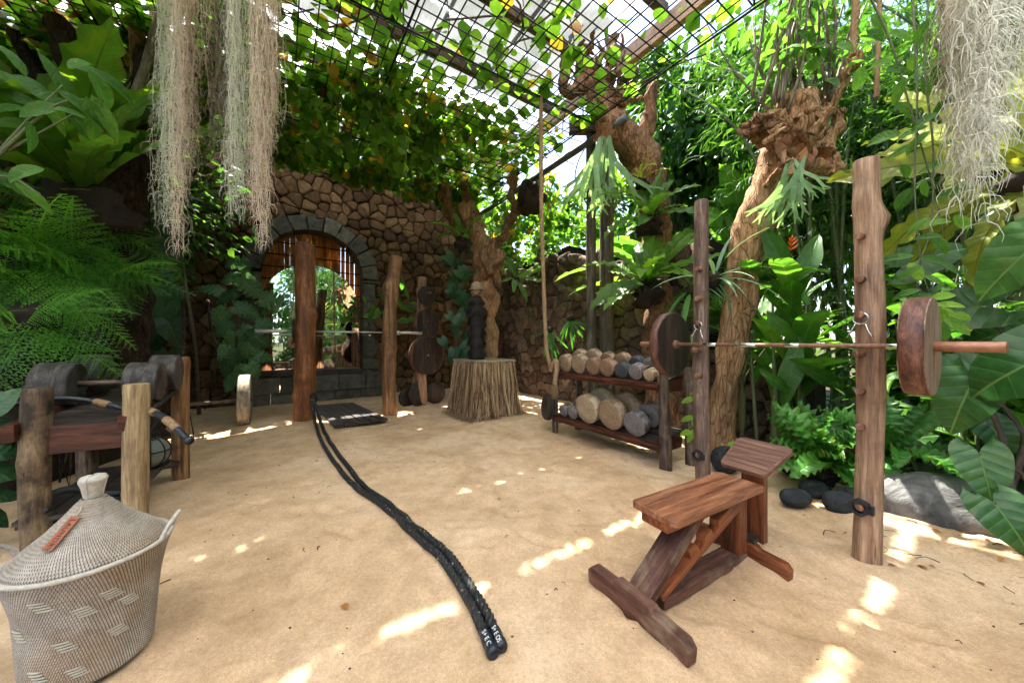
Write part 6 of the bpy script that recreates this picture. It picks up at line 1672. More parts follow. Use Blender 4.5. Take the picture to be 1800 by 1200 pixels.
# ------------------------------------------------------------------ mesh creeper
rc = random.Random(21); rgc = np.random.default_rng(21)
cv = thing('trellis_creeper', 'round leaved creeper spread over the mesh ceiling', 'creeper', UV(1.2, -8.4, 0))
stems = []; mats = []; front = []
def dens(u, v):
    if v < -6.2: return 0.95
    if v < -4.4: return 0.9 if u < 2.9 else .55
    if v < -3.4: return 0.7 if u < .9 else .28
    return 0.10 if u > -1 else .3
for k in range(27000):
    u, v = rc.uniform(-6.8, 4.0), rc.uniform(-7.75, -1.0)
    cl_ = 0.55 + 0.9 * float(mnoise.noise(Vector((u * .8, v * .8, 3.0))))
    if v < -4.6: cl_ = max(.72, cl_)
    if rc.random() > dens(u, v) * cl_: continue
    z = ZG + abs(rc.gauss(.03, .16)); p = UV(u, v, z)
    d = rdir(rc, -.7, .1); M = leaf_matrix(p, d, (rc.gauss(0, .45), rc.gauss(0, .45), 1), rc.uniform(.08, .23))
    mats.append(M)
# hanging swags
for (u, v, n, rad, drop) in ((1.15, -4.7, 230, .5, 1.0), (.55, -5.2, 220, .55, .9), (1.9, -5.3, 170, .4, .55), (.1, -6.6, 340, .7, .5), (1.3, -6.9, 340, .8, .4), (-.9, -5.6, 300, .6, .6), (-2.3, -6.4, 320, .8, .5), (2.4, -7.1, 260, .7, .35), (3.3, -7.0, 200, .5, .6), (4.25, -6.4, 330, .4, 1.7), (4.4, -5.4, 240, .35, 1.6), (-3.6, -5.4, 260, .8, .5), (4.5, -7.4, 300, .45, 1.7), (3.2, -7.3, 150, .4, .4), (-.5, -7.2, 220, .7, .35), (1.2, -7.3, 160, .6, .25)):
    for k in range(n):
        f = rc.random() ** 1.4; a = rc.uniform(0, 6.28); rr_ = rad * math.sqrt(rc.random()) * (1 - .55 * f)
        p = UV(u + math.cos(a) * rr_, v + math.sin(a) * rr_, ZG + .12 - f * drop)
        d = (rdir(rc, -.9, .1) + Vector((0, 0, -.4))).normalized(); to = (CAMV - p).normalized()
        M = leaf_matrix(p, d, (rc.gauss(0, .5) + to.x * .5, rc.gauss(0, .5) + to.y * .5, .8), rc.uniform(.10, .20)); mats.append(M)
    for k in range(5):
        b = UV(u + rc.gauss(0, rad * .4), v + rc.gauss(0, rad * .4), ZG + .1); stems.append(tube([b, b + Vector((rc.gauss(0, .08), rc.gauss(0, .08), -drop * .5)), b + Vector((rc.gauss(0, .15), rc.gauss(0, .15), -drop * rc.uniform(.7, 1.0)))], [.009, .006, .003], 5, 10))
for k in range(70):
    u, v = rc.uniform(-4, 3.6), rc.uniform(-7.3, -3); q = []
    a = rc.uniform(0, 6.28)
    for j in range(6): q.append(UV(u, v, ZG + .03 + rc.uniform(-.03, .06))); a += rc.gauss(0, .5); u += .3 * math.cos(a); v += .3 * math.sin(a)
    stems.append(tube(q, rc.uniform(.005, .012), 5, 18))
part('stems', join(*stems), MAT['vine_stem'], cv)['kind'] = 'stuff'
def seen_key(M):
    p = M.translation; x, y = proj(p)
    return (0 if (480 < x < 1010 and 0 < y < 330) else 50) + p.length
mats.sort(key=seen_key)
for i, M in enumerate(mats[:300]): inst('leaf', ME['viney'] if i % 23 == 0 else (ME['vineb'] if i % 29 == 0 else ME['vine']), cv, M)
rest = mats[300:]; rc.shuffle(rest); nd_ = len(rest) // 9
o = part('foliage', jb(batch(T_ROUND, rest[nd_:-len(rest) // 3], None, rgc), ), MAT['leaf_vine'], cv); o['kind'] = 'stuff'
o = part('pointed_foliage', jb(batch(T_BROAD, rest[-len(rest) // 3:], None, rgc), ), MAT['leaf_vine'], cv); o['kind'] = 'stuff'
o = part('dry_foliage', batch(T_OVAL, rest[:nd_ // 2], None, rgc), MAT['leaf_brown'], cv); o['kind'] = 'stuff'
o = part('yellow_foliage', batch(T_ROUND, rest[nd_ // 2:nd_], None, rgc), MAT['leaf_yellow'], cv); o['kind'] = 'stuff'
# ------------------------------------------------------------------ left bed
for k, (px, py, Y_, n, L, seed, lab) in enumerate((
        (30, 470, 2.75, 16, .95, 1, 'lacy green fern at the picture edge left of the log table'), (130, 470, 3.0, 16, .78, 2, 'sun flecked lacy fern below the huge nest fern'),
        (185, 500, 3.2, 11, .68, 3, 'yellow green lacy fern hanging above the black drum dumbbells'), (60, 560, 2.6, 12, .8, 4, 'low drooping lacy fern behind the mottled log leg'),
        (140, 400, 3.4, 12, .75, 5, 'upper lacy fern under the root ball of the nest fern'), (215, 440, 3.6, 7, .6, 6, 'lacy fern nearest the stone wall'))):
    r = random.Random(seed + 70); c = P(px, py, Y_); t_ = thing('lacy_fern', lab, 'fern', c - Vector((0, 0, .1)))
    to = (CAMV - c).normalized(); right = Vector((0, 0, 1)).cross(to) * -1; right.normalize()
    for j in range(n):
        a = r.uniform(0, 6.28); d = right * math.cos(a) * -1 + Vector((0, 0, 1)) * (math.sin(a) * .75 - .05) + to * r.uniform(.35, 1.0)
        inst('frond', ME['fern%d' % r.randrange(3)], t_, leaf_matrix(c + Vector((r.gauss(0, .08), r.gauss(0, .08), r.gauss(0, .06))), d, to * .6 + Vector((0, 0, 1)), L * r.uniform(.65, 1.1), r.gauss(0, .3)))
    part('root_ball', boulder_geo(c - to * .06, (.13, .13, .12), seed, .3), MAT['root_mass'], t_)
# dark bank that carries the ferns
bank = thing('planted_bank', 'dark rooty earth bank under the hanging ferns', 'bank', (-5.0, 3.4, 0))
V, F = boulder_geo((-5.25, 3.2, .45), (.95, 1.3, 1.1), 4, .3, 4); part('earth', (V, F), MAT['root_mass'], bank)
for k in range(26):
    a = rp_.uniform(-1.6, .9); b = Vector((-4.5 + rp_.gauss(0, .3), 3.2 + rp_.gauss(0, .6), rp_.uniform(1.2, 1.9))); part('root', tube([b, b + Vector((.25, -.25, -.3)), b + Vector((.35 + rp_.gauss(0, .1), -.35, -.9)), b + Vector((.4 + rp_.gauss(0, .1), -.35, -1.6))], [.02, .016, .012, .006], 6, 14, .01), MAT['bark_dark'], bank)
# philodendron on the wall behind the ferns
ph = thing('wall_philodendron', 'dark heart leaved philodendron climbing the wall behind the lacy ferns', 'plant', (-5.5, 6.0, 0))
for (x, y, a, s_) in ((255, 400, -60, 60), (290, 420, -110, 55), (300, 460, -70, 60), (285, 500, -100, 62), (300, 530, -60, 62), (285, 560, -95, 66), (305, 585, -80, 62), (268, 600, -110, 66), (296, 640, -80, 60), (240, 380, -60, 60), (255, 640, -90, 64), (265, 540, -80, 62), (225, 360, -50, 60)):
    leaf_facing(ph, ME['dark%d' % rp_.randrange(3)], x, y, 5.0 + rp_.uniform(-.2, .3), a + rp_.gauss(0, 10), s_ * 1.1)
part('stem', tube([Vector((-5.5, 6.0, 0)), Vector((-5.2, 5.6, 1.2)), Vector((-5.3, 5.5, 2.5)), Vector((-5.4, 5.6, 3.4))], [.03, .025, .02, .01], 8, 20, .006), MAT['vine_stem'], ph)
mo = thing('monstera', 'split leaf monstera climbing the wall beside the arched mirror', 'plant', P(410, 690, 6.1).xy.to_3d())
for (x, y, a, s_) in ((408, 462, -150, 34), (432, 468, -60, 40), (405, 488, -140, 38), (372, 506, 200, 52), (398, 520, 190, 46), (440, 505, -25, 60), (480, 528, -30, 50), (432, 545, -60, 50), (383, 556, -130, 52), (395, 578, 215, 44), (410, 600, -110, 48), (438, 590, -60, 46), (460, 600, -40, 44), (395, 622, -130, 46), (430, 628, -90, 52), (456, 625, -50, 44), (400, 650, -110, 44), (425, 662, -90, 52), (448, 652, -60, 46), (405, 672, -120, 40), (436, 610, -100, 50), (470, 570, -20, 44), (415, 630, -100, 46)):
    leaf_facing(mo, ME['mon%d' % rp_.randrange(3)], x, y, 5.85 + rp_.uniform(-.15, .2), a + rp_.gauss(0, 14), s_ * .92, .5, .25)
part('stem', tube([P(408, 705, 6.1), P(412, 640, 6.0), P(418, 560, 6.0), P(412, 500, 6.0), P(420, 455, 6.0)], [.02, .02, .018, .016, .01], 8, 24, .005), MAT['vine_stem'], mo)
# foreground shrub spray, upper left
us = thing('leafy_spray', 'light green leafy spray leaning in front of the huge nest fern', 'shrub', P(-60, 330, 2.2))
for (x, y, a, s_) in ((60, 150, 150, 70), (95, 130, 110, 80), (30, 170, 170, 90), (135, 110, 40, 60), (165, 125, 10, 70), (185, 165, -50, 110), (205, 150, -25, 90), (150, 190, -15, 110), (95, 205, -60, 80), (55, 240, -80, 90), (20, 215, 190, 90), (20, 140, 150, 80), (115, 155, -60, 80), (70, 190, 200, 90), (140, 215, -45, 90), (165, 210, -70, 110), (185, 205, -60, 100), (30, 110, 120, 70), (95, 175, -10, 90), (10, 190, 200, 80), (40, 300, 200, 90), (20, 320, -20, 110), (60, 345, -35, 90), (10, 90, 130, 80), (120, 195, 170, 70)):
    leaf_facing(us, ME['shr%d' % rp_.randrange(3)], x, y, 2.25 + rp_.uniform(-.15, .25), a + rp_.gauss(0, 8), s_ * 1.05, .8)
for (a, b, c_) in (((-60, 330), (60, 200), (110, 150)), ((-60, 330), (90, 190), (180, 175)), ((-60, 300), (40, 250), (130, 200)), ((-60, 330), (10, 310), (70, 340))):
    part('stem', tube([P(*a, 2.2), P(*b, 2.25), P(*c_, 2.3)], [.012, .008, .004], 6, 16), MAT['petiole'], us)
bo = thing('broad_leaf_plant', 'glossy oval leaves at the picture edge beside the mottled leg', 'plant', P(-60, 930, 1.9).xy.to_3d())
for (x, y, a, s_) in ((5, 795, 0, 80), (10, 830, -5, 90), (0, 872, -15, 80), (-20, 740, 20, 90), (10, 700, 60, 70), (-10, 910, -40, 80)): leaf_facing(bo, ME['dark%d' % (abs(x) % 3)], x, y, 2.0, a, s_, .9)
for k in range(3): part('stem', tube([P(-60, 930, 1.95), P(-45, 850 - 40 * k, 1.95), P(-15, 800 - 30 * k, 2.0)], .008, 6, 10), MAT['petiole'], bo)
# vine on the stump tree
vs_ = thing('wall_creeper', 'dark creeper with pointed leaves left of the totem', 'creeper', P(806, 690, 7.2).xy.to_3d())
for k in range(46):
    x, y = rp_.gauss(806, 12), rp_.uniform(430, 680); leaf_facing(vs_, ME['dark%d' % (k % 3)], x, y, 6.7 + rp_.uniform(-.3, .3), rp_.uniform(-160, -20), rp_.uniform(16, 28), .5)
part('stem', tube([P(806, 690, 7), P(802, 600, 7), P(812, 500, 7), P(806, 430, 7)], .015, 6, 20, .005), MAT['vine_stem'], vs_)
vs_ = thing('ledge_creeper', 'pale creeper sprig behind the knotted log post', 'creeper', P(665, 690, 8).xy.to_3d())
for k in range(26): leaf_facing(vs_, ME['shr%d' % (k % 3)], rp_.uniform(640, 730), rp_.gauss(540, 14), 7.2 + rp_.uniform(-.2, .3), rp_.uniform(-180, 20), rp_.uniform(16, 30), .5)
part('stem', tube([P(640, 690, 8), P(645, 600, 7.8), P(660, 540, 7.4), P(730, 535, 7.3)], .008, 6, 16), MAT['vine_stem'], vs_)
# strap ferns on wall B
for (x, y, lab) in ((1003, 560, 'small strap leaved fern low on the wall behind the rack'), (966, 580, 'dark strap fern on the wall beside the climbing rope')):
    r = random.Random(x); c = P(x, y, 6.6); t_ = thing('strap_fern', lab, 'fern', c)
    for k in range(11): inst('frond', ME['strap'], t_, leaf_matrix(c, Vector((r.gauss(0, .5), -.3, -1 + r.random() * .5)), (-.3, -1, .2), r.uniform(.4, .75)))
    part('root_ball', boulder_geo(c, (.07, .07, .07), x, .3), MAT['root_mass'], t_)
# ------------------------------------------------------------------ right bed
for (px, py, Y_, n, L, seed, lab) in ((1447, 830, 2.95, 24, .62, 61, 'crinkled bright green nest fern over the black boulders'), (1560, 790, 2.75, 12, .55, 62, 'crinkled fern trailing over the big grey boulder'), (1395, 815, 3.25, 9, .5, 63, 'small crinkled fern behind the headrest')):
    p = P(px, py, Y_); nest_fern(lab, (p.x, p.y, max(.12, p.z * .7 + .08)), n, L, 'crisp', (-.25, -.4, .9), (8, 80), (0, 360), seed, .10, 'fern', 'crinkled_fern')
# heliconia
he = thing('heliconia', 'tall heliconia with orange flower between the two pegged posts', 'plant', (3.05, 3.75, 0))
rh = random.Random(8)
for k in range(9):
    b = Vector((3.05 + rh.gauss(0, .12), 3.75 + rh.gauss(0, .12), -.1)); hgt = rh.uniform(1.2, 2.0); tp = b + Vector((rh.gauss(0, .1), rh.gauss(0, .1), hgt))
    part('stem', tube([b, (b + tp) / 2, tp], [.022, .018, .012], 8, 10), MAT['petiole'], he)
    for j in range(4):
        p = b + (tp - b) * (.45 + .18 * j); a = rh.uniform(0, 6.28); e = rh.uniform(.5, 1.3); d = Vector((math.cos(a) * math.cos(e), math.sin(a) * math.cos(e), math.sin(e)))
        inst('leaf', ME['pad%d' % rh.randrange(3)], he, leaf_matrix(p, d, (0, 0, 1), rh.uniform(.6, 1.0), rh.gauss(0, .3)))
for (x0, y0, x1, y1, Y_) in ((1395, 500, 1345, 405, 3.6), (1400, 520, 1440, 410, 3.6), (1398, 530, 1425, 425, 3.7), (1390, 690, 1350, 660, 3.4), (1400, 600, 1360, 560, 3.4), (1400, 640, 1495, 685, 3.3), (1405, 590, 1380, 700, 3.4)):
    a, b = P(x0, y0, Y_), P(x1, y1, Y_ - .1); inst('leaf', ME['pad1'], he, leaf_matrix(a, b - a, CAMV - a, ((b - a).length * 1.2, (b - a).length * 1.15, (b - a).length)))
fl = P(1391, 445, 3.62); part('flower_stalk', tube([Vector((3.03, 3.74, 1.4)), P(1396, 520, 3.66), fl], [.008, .007, .006], 6, 10), MAT['petiole'], he)
for k, (dx, dz) in enumerate(((-.05, .03), (.05, .05), (-.04, .09), (.045, .11), (-.03, .14), (.03, .15), (0, .18))):
    b = fl + Vector((0, 0, dz * .8)); part('bract', tube([b, b + Vector((dx * .6, -.01, .02)), b + Vector((dx * 1.25, -.015, .055))], [.008, .011, .001], 7, 8), MAT['flower_orange'], he)
# elephant ears
ee = thing('elephant_ear', 'large glossy elephant ear plant at the picture edge beside the grey boulder', 'plant', (3.25, 2.0, 0))
for (x, y, a, s_, Y_, k) in ((1775, 470, -125, 200, 2.05, 0), (1665, 545, 185, 150, 2.55, 1), (1645, 655, 190, 120, 2.45, 1), (1690, 712, -105, 165, 2.15, 0), (1772, 655, -140, 215, 1.95, 2), (1732, 835, -80, 140, 2.05, 0), (1780, 925, -60, 150, 1.9, 1), (1640, 450, 20, 130, 2.9, 1), (1740, 590, 200, 120, 2.6, 2), (1610, 770, 30, 80, 2.9, 1), (1760, 770, -60, 100, 2.3, 1)):
    b = leaf_facing(ee, ME['ear%d' % k], x, y, Y_, a, s_ * .95, .5, .06)
    g0 = Vector((3.3 + rp_.gauss(0, .12), 2.1 + rp_.gauss(0, .12), -.05)); part('petiole', tube([g0, g0 * .45 + b * .55 + Vector((.12, .05, .12)), b], [.02, .015, .008], 8, 16), MAT['petiole_dark'], ee)
# paddle leaved gingers behind
for i, (x, y, h, lab) in enumerate(((3.9, 3.0, 1.7, 'paddle leaved ginger behind the pale pegged post'), (4.4, 2.1, 1.6, 'paddle leaved ginger behind the elephant ear'), (3.7, 4.6, 2.0, 'paddle leaved ginger beside the low end of the wall'), (4.6, 3.6, 2.2, 'tall paddle leaved ginger in the right bed'))):
    t_ = thing('ginger_plant', lab, 'plant', (x, y, 0)); r = random.Random(i + 90)
    for k in range(9):
        b = Vector((x + r.gauss(0, .18), y + r.gauss(0, .18), -.1)); tp = b + Vector((r.gauss(0, .25), r.gauss(0, .25), h * r.uniform(.7, 1.1))); part('stem', tube([b, (b + tp) / 2 + Vector((r.gauss(0, .05), 0, 0)), tp], [.014, .012, .006], 6, 10), MAT['petiole'], t_)
        for j in range(7):
            p = b + (tp - b) * (.3 + .1 * j); a = r.uniform(0, 6.28); e = r.uniform(-.1, .9); d = Vector((math.cos(a) * math.cos(e), math.sin(a) * math.cos(e), math.sin(e))); inst('leaf', ME['pad%d' % r.randrange(3)], t_, leaf_matrix(p, d, (0, 0, 1), r.uniform(.4, .65), r.gauss(0, .3)))
# hanging leafy branch before the plants
hb = thing('hanging_branch', 'hanging lime green leafy branch over the near wooden plate', 'branch', P(1612, -60, 1.95))
rb_ = random.Random(14)
for (x, y, a, s_, lime) in ((1575, 452, 175, 62, 0), (1598, 478, 220, 52, 0), (1609, 475, -70, 48, 1), (1640, 455, -20, 55, 0), (1632, 415, 160, 46, 0), (1655, 430, -50, 60, 0), (1592, 515, 200, 50, 0), (1618, 520, 190, 46, 0), (1622, 540, 180, 52, 1), (1655, 520, 20, 40, 1), (1665, 535, -10, 46, 1), (1648, 560, -95, 60, 1), (1668, 552, -60, 52, 1), (1680, 570, -50, 58, 1), (1628, 575, -110, 56, 1), (1650, 505, 60, 34, 0), (1640, 490, -30, 40, 0), (1660, 582, -80, 50, 0), (1615, 395, 210, 50, 0), (1670, 470, -40, 44, 0), (1645, 390, 20, 42, 1), (1690, 555, -20, 40, 1)):
    leaf_facing(hb, ME[('lime%d' if lime else 'shr%d') % rb_.randrange(3)], x, y, 1.9 + rb_.uniform(-.1, .12), a + rb_.gauss(0, 8), s_ * 1.15, .7)
for (x, y) in ((1575, 120), (1590, 190), (1625, 150), (1640, 210), (1605, 230), (1660, 180), (1600, 300), (1625, 330), (1640, 290), (1655, 340), (1590, 350), (1615, 110), (1645, 130), (1580, 60), (1550, 40), (1620, 60), (1660, 90), (1540, 110), (1625, 250), (1660, 250), (1600, 265), (1570, 160), (1680, 330), (1690, 390), (1560, 240), (1530, 60), (1510, 140), (1490, 80)):
    leaf_facing(hb, ME['shr%d' % rb_.randrange(3)], x + rb_.gauss(0, 6), y, 1.95 + rb_.uniform(-.1, .3), rb_.choice((-150, -120, -60, -30, -90, 170, 10)) + rb_.gauss(0, 12), rb_.uniform(44, 70), .6)
for q in (((1600, -60), (1612, 150), (1608, 330), (1622, 480), (1650, 540)), ((1640, -60), (1625, 100), (1640, 260), (1636, 400), (1610, 470)), ((1500, -60), (1560, 60), (1600, 190), (1640, 330), (1660, 420))):
    part('stem', tube([P(*p, 1.98) for p in q], [.007, .006, .005, .004, .003], 6, 30), MAT['petiole'], hb)
# yellowing nest fern fronds at right
nest_fern('large yellow green nest fern hanging over the elephant ear', P(1850, 300, 2.15), 16, 1.1, 'nesty', (-.8, -.3, .4), (5, 60), (0, 360), 44, .2)
nest_fern('nest fern in the shade above the hanging lime branch', P(1720, 260, 3.2), 14, 1.0, 'nesty', (-.5, -.6, .5), (5, 60), (0, 360), 45, .2)
# sapling by R1
sp = thing('sapling', 'thin sapling with bright leaves beside the brown pegged post', 'sapling', P(1222, 800, 3.3).xy.to_3d())
for (x, y, a) in ((1212, 702, 200), (1225, 690, 20), (1210, 735, 190), (1222, 745, -60), (1215, 765, -120), (1228, 760, -20), (1222, 672, 80), (1205, 760, 190), (1218, 600, 100), (1224, 640, 60), (1290, 780, 20), (1305, 790, -20)): leaf_facing(sp, ME['lime%d' % (x % 3)], x, y, 3.1, a, 30, .7)
part('stem', tube([P(1222, 815, 3.2), P(1224, 740, 3.15), P(1219, 660, 3.15), P(1220, 590, 3.15)], .006, 6, 14), MAT['petiole'], sp)
# orchid straps behind R1
for i, (x, y, lab) in enumerate(((1215, 510, 'strappy orchid clump behind the brown pegged post'), (1255, 490, 'blue green blade plant tied on the leaning trunk'))):
    c = P(x, y, 3.75 if i else 4.3); t_ = thing('strap_plant', lab, 'plant', c); r = random.Random(i)
    for k in range(14): inst('leaf', ME['blade' if i else 'strap'], t_, leaf_matrix(c, Vector((r.gauss(0, .7), -.3 + r.gauss(0, .3), r.gauss(0.0, .6))), (0, -.4, 1), r.uniform(.45, .8)))
    part('root_ball', boulder_geo(c, (.08, .08, .08), i, .3), MAT['root_mass'], t_)
# banana plants
for i, (x, y, h, lab) in enumerate(((3.05, 6.4, 2.6, 'banana plant with torn bright leaves behind the pollarded tree'), (4.4, 6.4, 3.4, 'banana plant behind the leaning trunk'), (2.2, 8.6, 3.0, 'banana plant beyond the wall seen between the posts'), (5.3, 7.4, 3.4, 'banana plant farthest behind the wall'))):
    t_ = thing('banana_plant', lab, 'plant', (x, y, 0)); r = random.Random(i + 30)
    part('stem', tube([(x, y, -.1), (x + .05, y, h * .5), (x, y, h * .8)], [.14, .11, .07], 14, 20, .01), MAT['petiole'], t_)
    for k in range(11):
        a = r.uniform(0, 6.28); e = r.uniform(.35, 1.4); d = Vector((math.cos(a) * math.cos(e), math.sin(a) * math.cos(e), math.sin(e))); b = Vector((x, y, h * r.uniform(.55, .85)))
        me_ = ME['ban%d' % r.randrange(3)]; l = r.uniform(1.5, 2.2); st_ = b + d * .35
        part('leaf_stalk', tube([b, b + d * .2, st_], [.035, .028, .018], 7, 6), MAT['petiole'], t_)
        inst('leaf', me_, t_, leaf_matrix(st_, d, (0, 0, 1), (l, l, l), r.gauss(0, .3)))
# fan palms
for i, (x, y, z, s_, lab) in enumerate(((2.9, 4.3, 1.45, .55, 'fan palm catching sun behind the leaning trunk'), (4.3, 2.2, 1.4, .6, 'fan palm behind the near wooden plate'), (4.6, 1.6, 2.3, .7, 'fan palm in the shade at the far right'))):
    t_ = thing('fan_palm', lab, 'palm', (x, y, 0)); r = random.Random(i + 3)
    for k in range(10):
        a = r.uniform(0, 6.28); e = r.uniform(-.2, 1.2); d = Vector((math.cos(a) * math.cos(e), math.sin(a) * math.cos(e), math.sin(e))); b = Vector((x, y, z * .5)); tip = b + d * s_ * .9 + Vector((0, 0, z * .35))
        part('stalk', tube([Vector((x, y, -.05)), b, tip], [.018, .014, .008], 6, 10), MAT['petiole'], t_); inst('frond', ME['palm'], t_, leaf_matrix(tip, d, (0, 0, 1), s_ * r.uniform(.8, 1.1)))
# bamboo wall of green
for i, (x, y, h, nl, lab) in enumerate(((4.5, 4.9, 6.5, 7600, 'bamboo clump behind the leaning trunk'), (5.2, 3.4, 6.5, 8200, 'dense bamboo clump behind the pale pegged post'), (5.4, 1.8, 6.5, 7600, 'dense bamboo clump behind the hanging branch'), (5.6, .3, 6.5, 4200, 'bamboo clump beside the camera outside the picture edge'), (6.4, 5.4, 7.5, 7600, 'tall bamboo clump far behind the wall end'), (5.9, -1.4, 6.5, 3600, 'bamboo clump seen in the mirror beyond the bench'), (7.0, 2.6, 8, 7600, 'tallest bamboo clump at the back of the right bed'))):
    bamboo(lab, (x, y, 0), h, 9, nl, i + 50, .7, .45)
# shrubs and trees closing the garden
for i, (x, y, z, sz, n, mat, ls, lab) in enumerate((
        (4.5, 3.9, .7, (.7, .7, .7), 1400, 'leaf_tree', .15, 'low dark shrub behind the heliconia'), (4.9, 2.8, .8, (.8, .8, .8), 1500, 'leaf_tree', .16, 'low dark shrub behind the grey boulder'),
        (5.2, 1.3, .9, (.9, .9, .9), 1400, 'leaf_tree', .16, 'low shrub behind the elephant ear'), (3.9, 6.9, 2.2, (1.1, 1.1, 1.3), 2200, 'leaf_bright', .17, 'bright sunlit shrub behind the pollarded tree'),
        (1.4, 9.0, 3.2, (1.3, 1.0, 1.5), 2600, 'leaf_bright', .16, 'bright shrub above the corner of the walls'), (5.6, -.8, 1.1, (1.1, 1.1, 1.1), 1500, 'leaf_tree', .18, 'garden shrub seen only in the mirror'),
        (-6.2, 5.6, 3.6, (1.5, 1.2, 1.2), 2200, 'leaf_tree', .17, 'shrub crowding the wall behind the gnarled tree'), (-6.0, 2.4, 1.4, (1.0, 1.2, 1.4), 2000, 'leaf_tree', .17, 'dark shrub left of the log table'),
        (3.0, -2.4, .9, (1.1, .9, 1.1), 1500, 'leaf_tree', .18, 'round shrub behind the photographer, first in the mirror'), (5.0, -3.6, 1.4, (1.3, 1.2, 1.5), 1700, 'leaf_bright', .2, 'bright shrub behind the photographer, second in the mirror'), (1.2, -4.6, 1.4, (1.4, 1.0, 1.5), 1700, 'leaf_tree', .2, 'shrub straight behind the photographer'))):
    leafy_mass(lab, 'shrub', 'shrub', (x, y, z), sz, n, T_BROAD, mat, ls, i + 200)
for i, (x, y, z, sz, n, mat, ls, tr, lab) in enumerate((
        (8.5, 7.5, 5.0, (3.0, 3.0, 3.6), 8200, 'leaf_tree', .34, (8.5, 7.5, 0), 'big tree behind the bamboo at the far right'), (9.5, 2.5, 4.6, (3.0, 3.0, 3.6), 8200, 'leaf_tree', .34, (9.5, 2.5, 0), 'big tree behind the tallest bamboo'),
        (9.0, -2.5, 4.2, (3.0, 3.0, 3.4), 5200, 'leaf_tree', .30, (9.0, -2.5, 0), 'garden tree seen only in the mirror'), (4.6, 10.8, 5.0, (2.2, 2.0, 2.6), 3600, 'leaf_bright', .28, (4.6, 10.8, 0), 'sunlit tree beyond the corner behind the banana plants'),
        (-3.2, 12.3, 5.6, (3.2, 2.2, 2.6), 5200, 'leaf_bright', .28, (-3.2, 12.3, 0), 'sunlit tree behind the tall wall'), (-7.8, 9.2, 5.2, (3.0, 2.2, 2.8), 5000, 'leaf_bright', .28, (-7.8, 9.2, 0), 'sunlit tree behind the wall at far left'),
        (-9.5, 4.0, 4.2, (2.6, 3.0, 3.4), 4600, 'leaf_tree', .28, (-9.5, 4.0, 0), 'dark tree beyond the fern bank'), (6.5, -7.0, 4.0, (3.2, 2.4, 3.4), 4600, 'leaf_tree', .32, (6.5, -7, 0), 'tree behind the photographer, at the back of the mirror view'), (1.5, -8.5, 3.6, (3.2, 2.2, 3.2), 4200, 'leaf_tree', .32, (1.5, -8.5, 0), 'tree straight behind the photographer'), (6.6, 9.6, 5.6, (2.4, 2.2, 3.2), 6200, 'leaf_tree', .30, (6.6, 9.6, 0), 'dark tree behind the banana plants'), (5.6, 6.6, 5.4, (1.6, 1.5, 1.9), 3600, 'leaf_tree', .24, (5.6, 6.6, 0), 'slender tree between the bamboo and the banana plants'), (4.5, 8.9, 6.9, (2.0, 1.7, 2.0), 4600, 'leaf_tree', .26, (4.5, 8.9, 0), 'tall tree behind the pollarded tree top'), (-8.0, .2, 3.6, (2.2, 2.4, 3.0), 3600, 'leaf_tree', .28, (-8.0, .2, 0), 'dark tree left of the camera'), (0.6, 13.0, 4.8, (2.4, 1.8, 2.4), 3200, 'leaf_bright', .28, (0.6, 13.0, 0), 'sunlit tree behind the wall corner'))):
    leafy_mass(lab, 'tree', 'tree', (x, y, z), sz, n, T_BROAD, mat, ls, i + 300, tr, 'bark_dark', clumps=22)
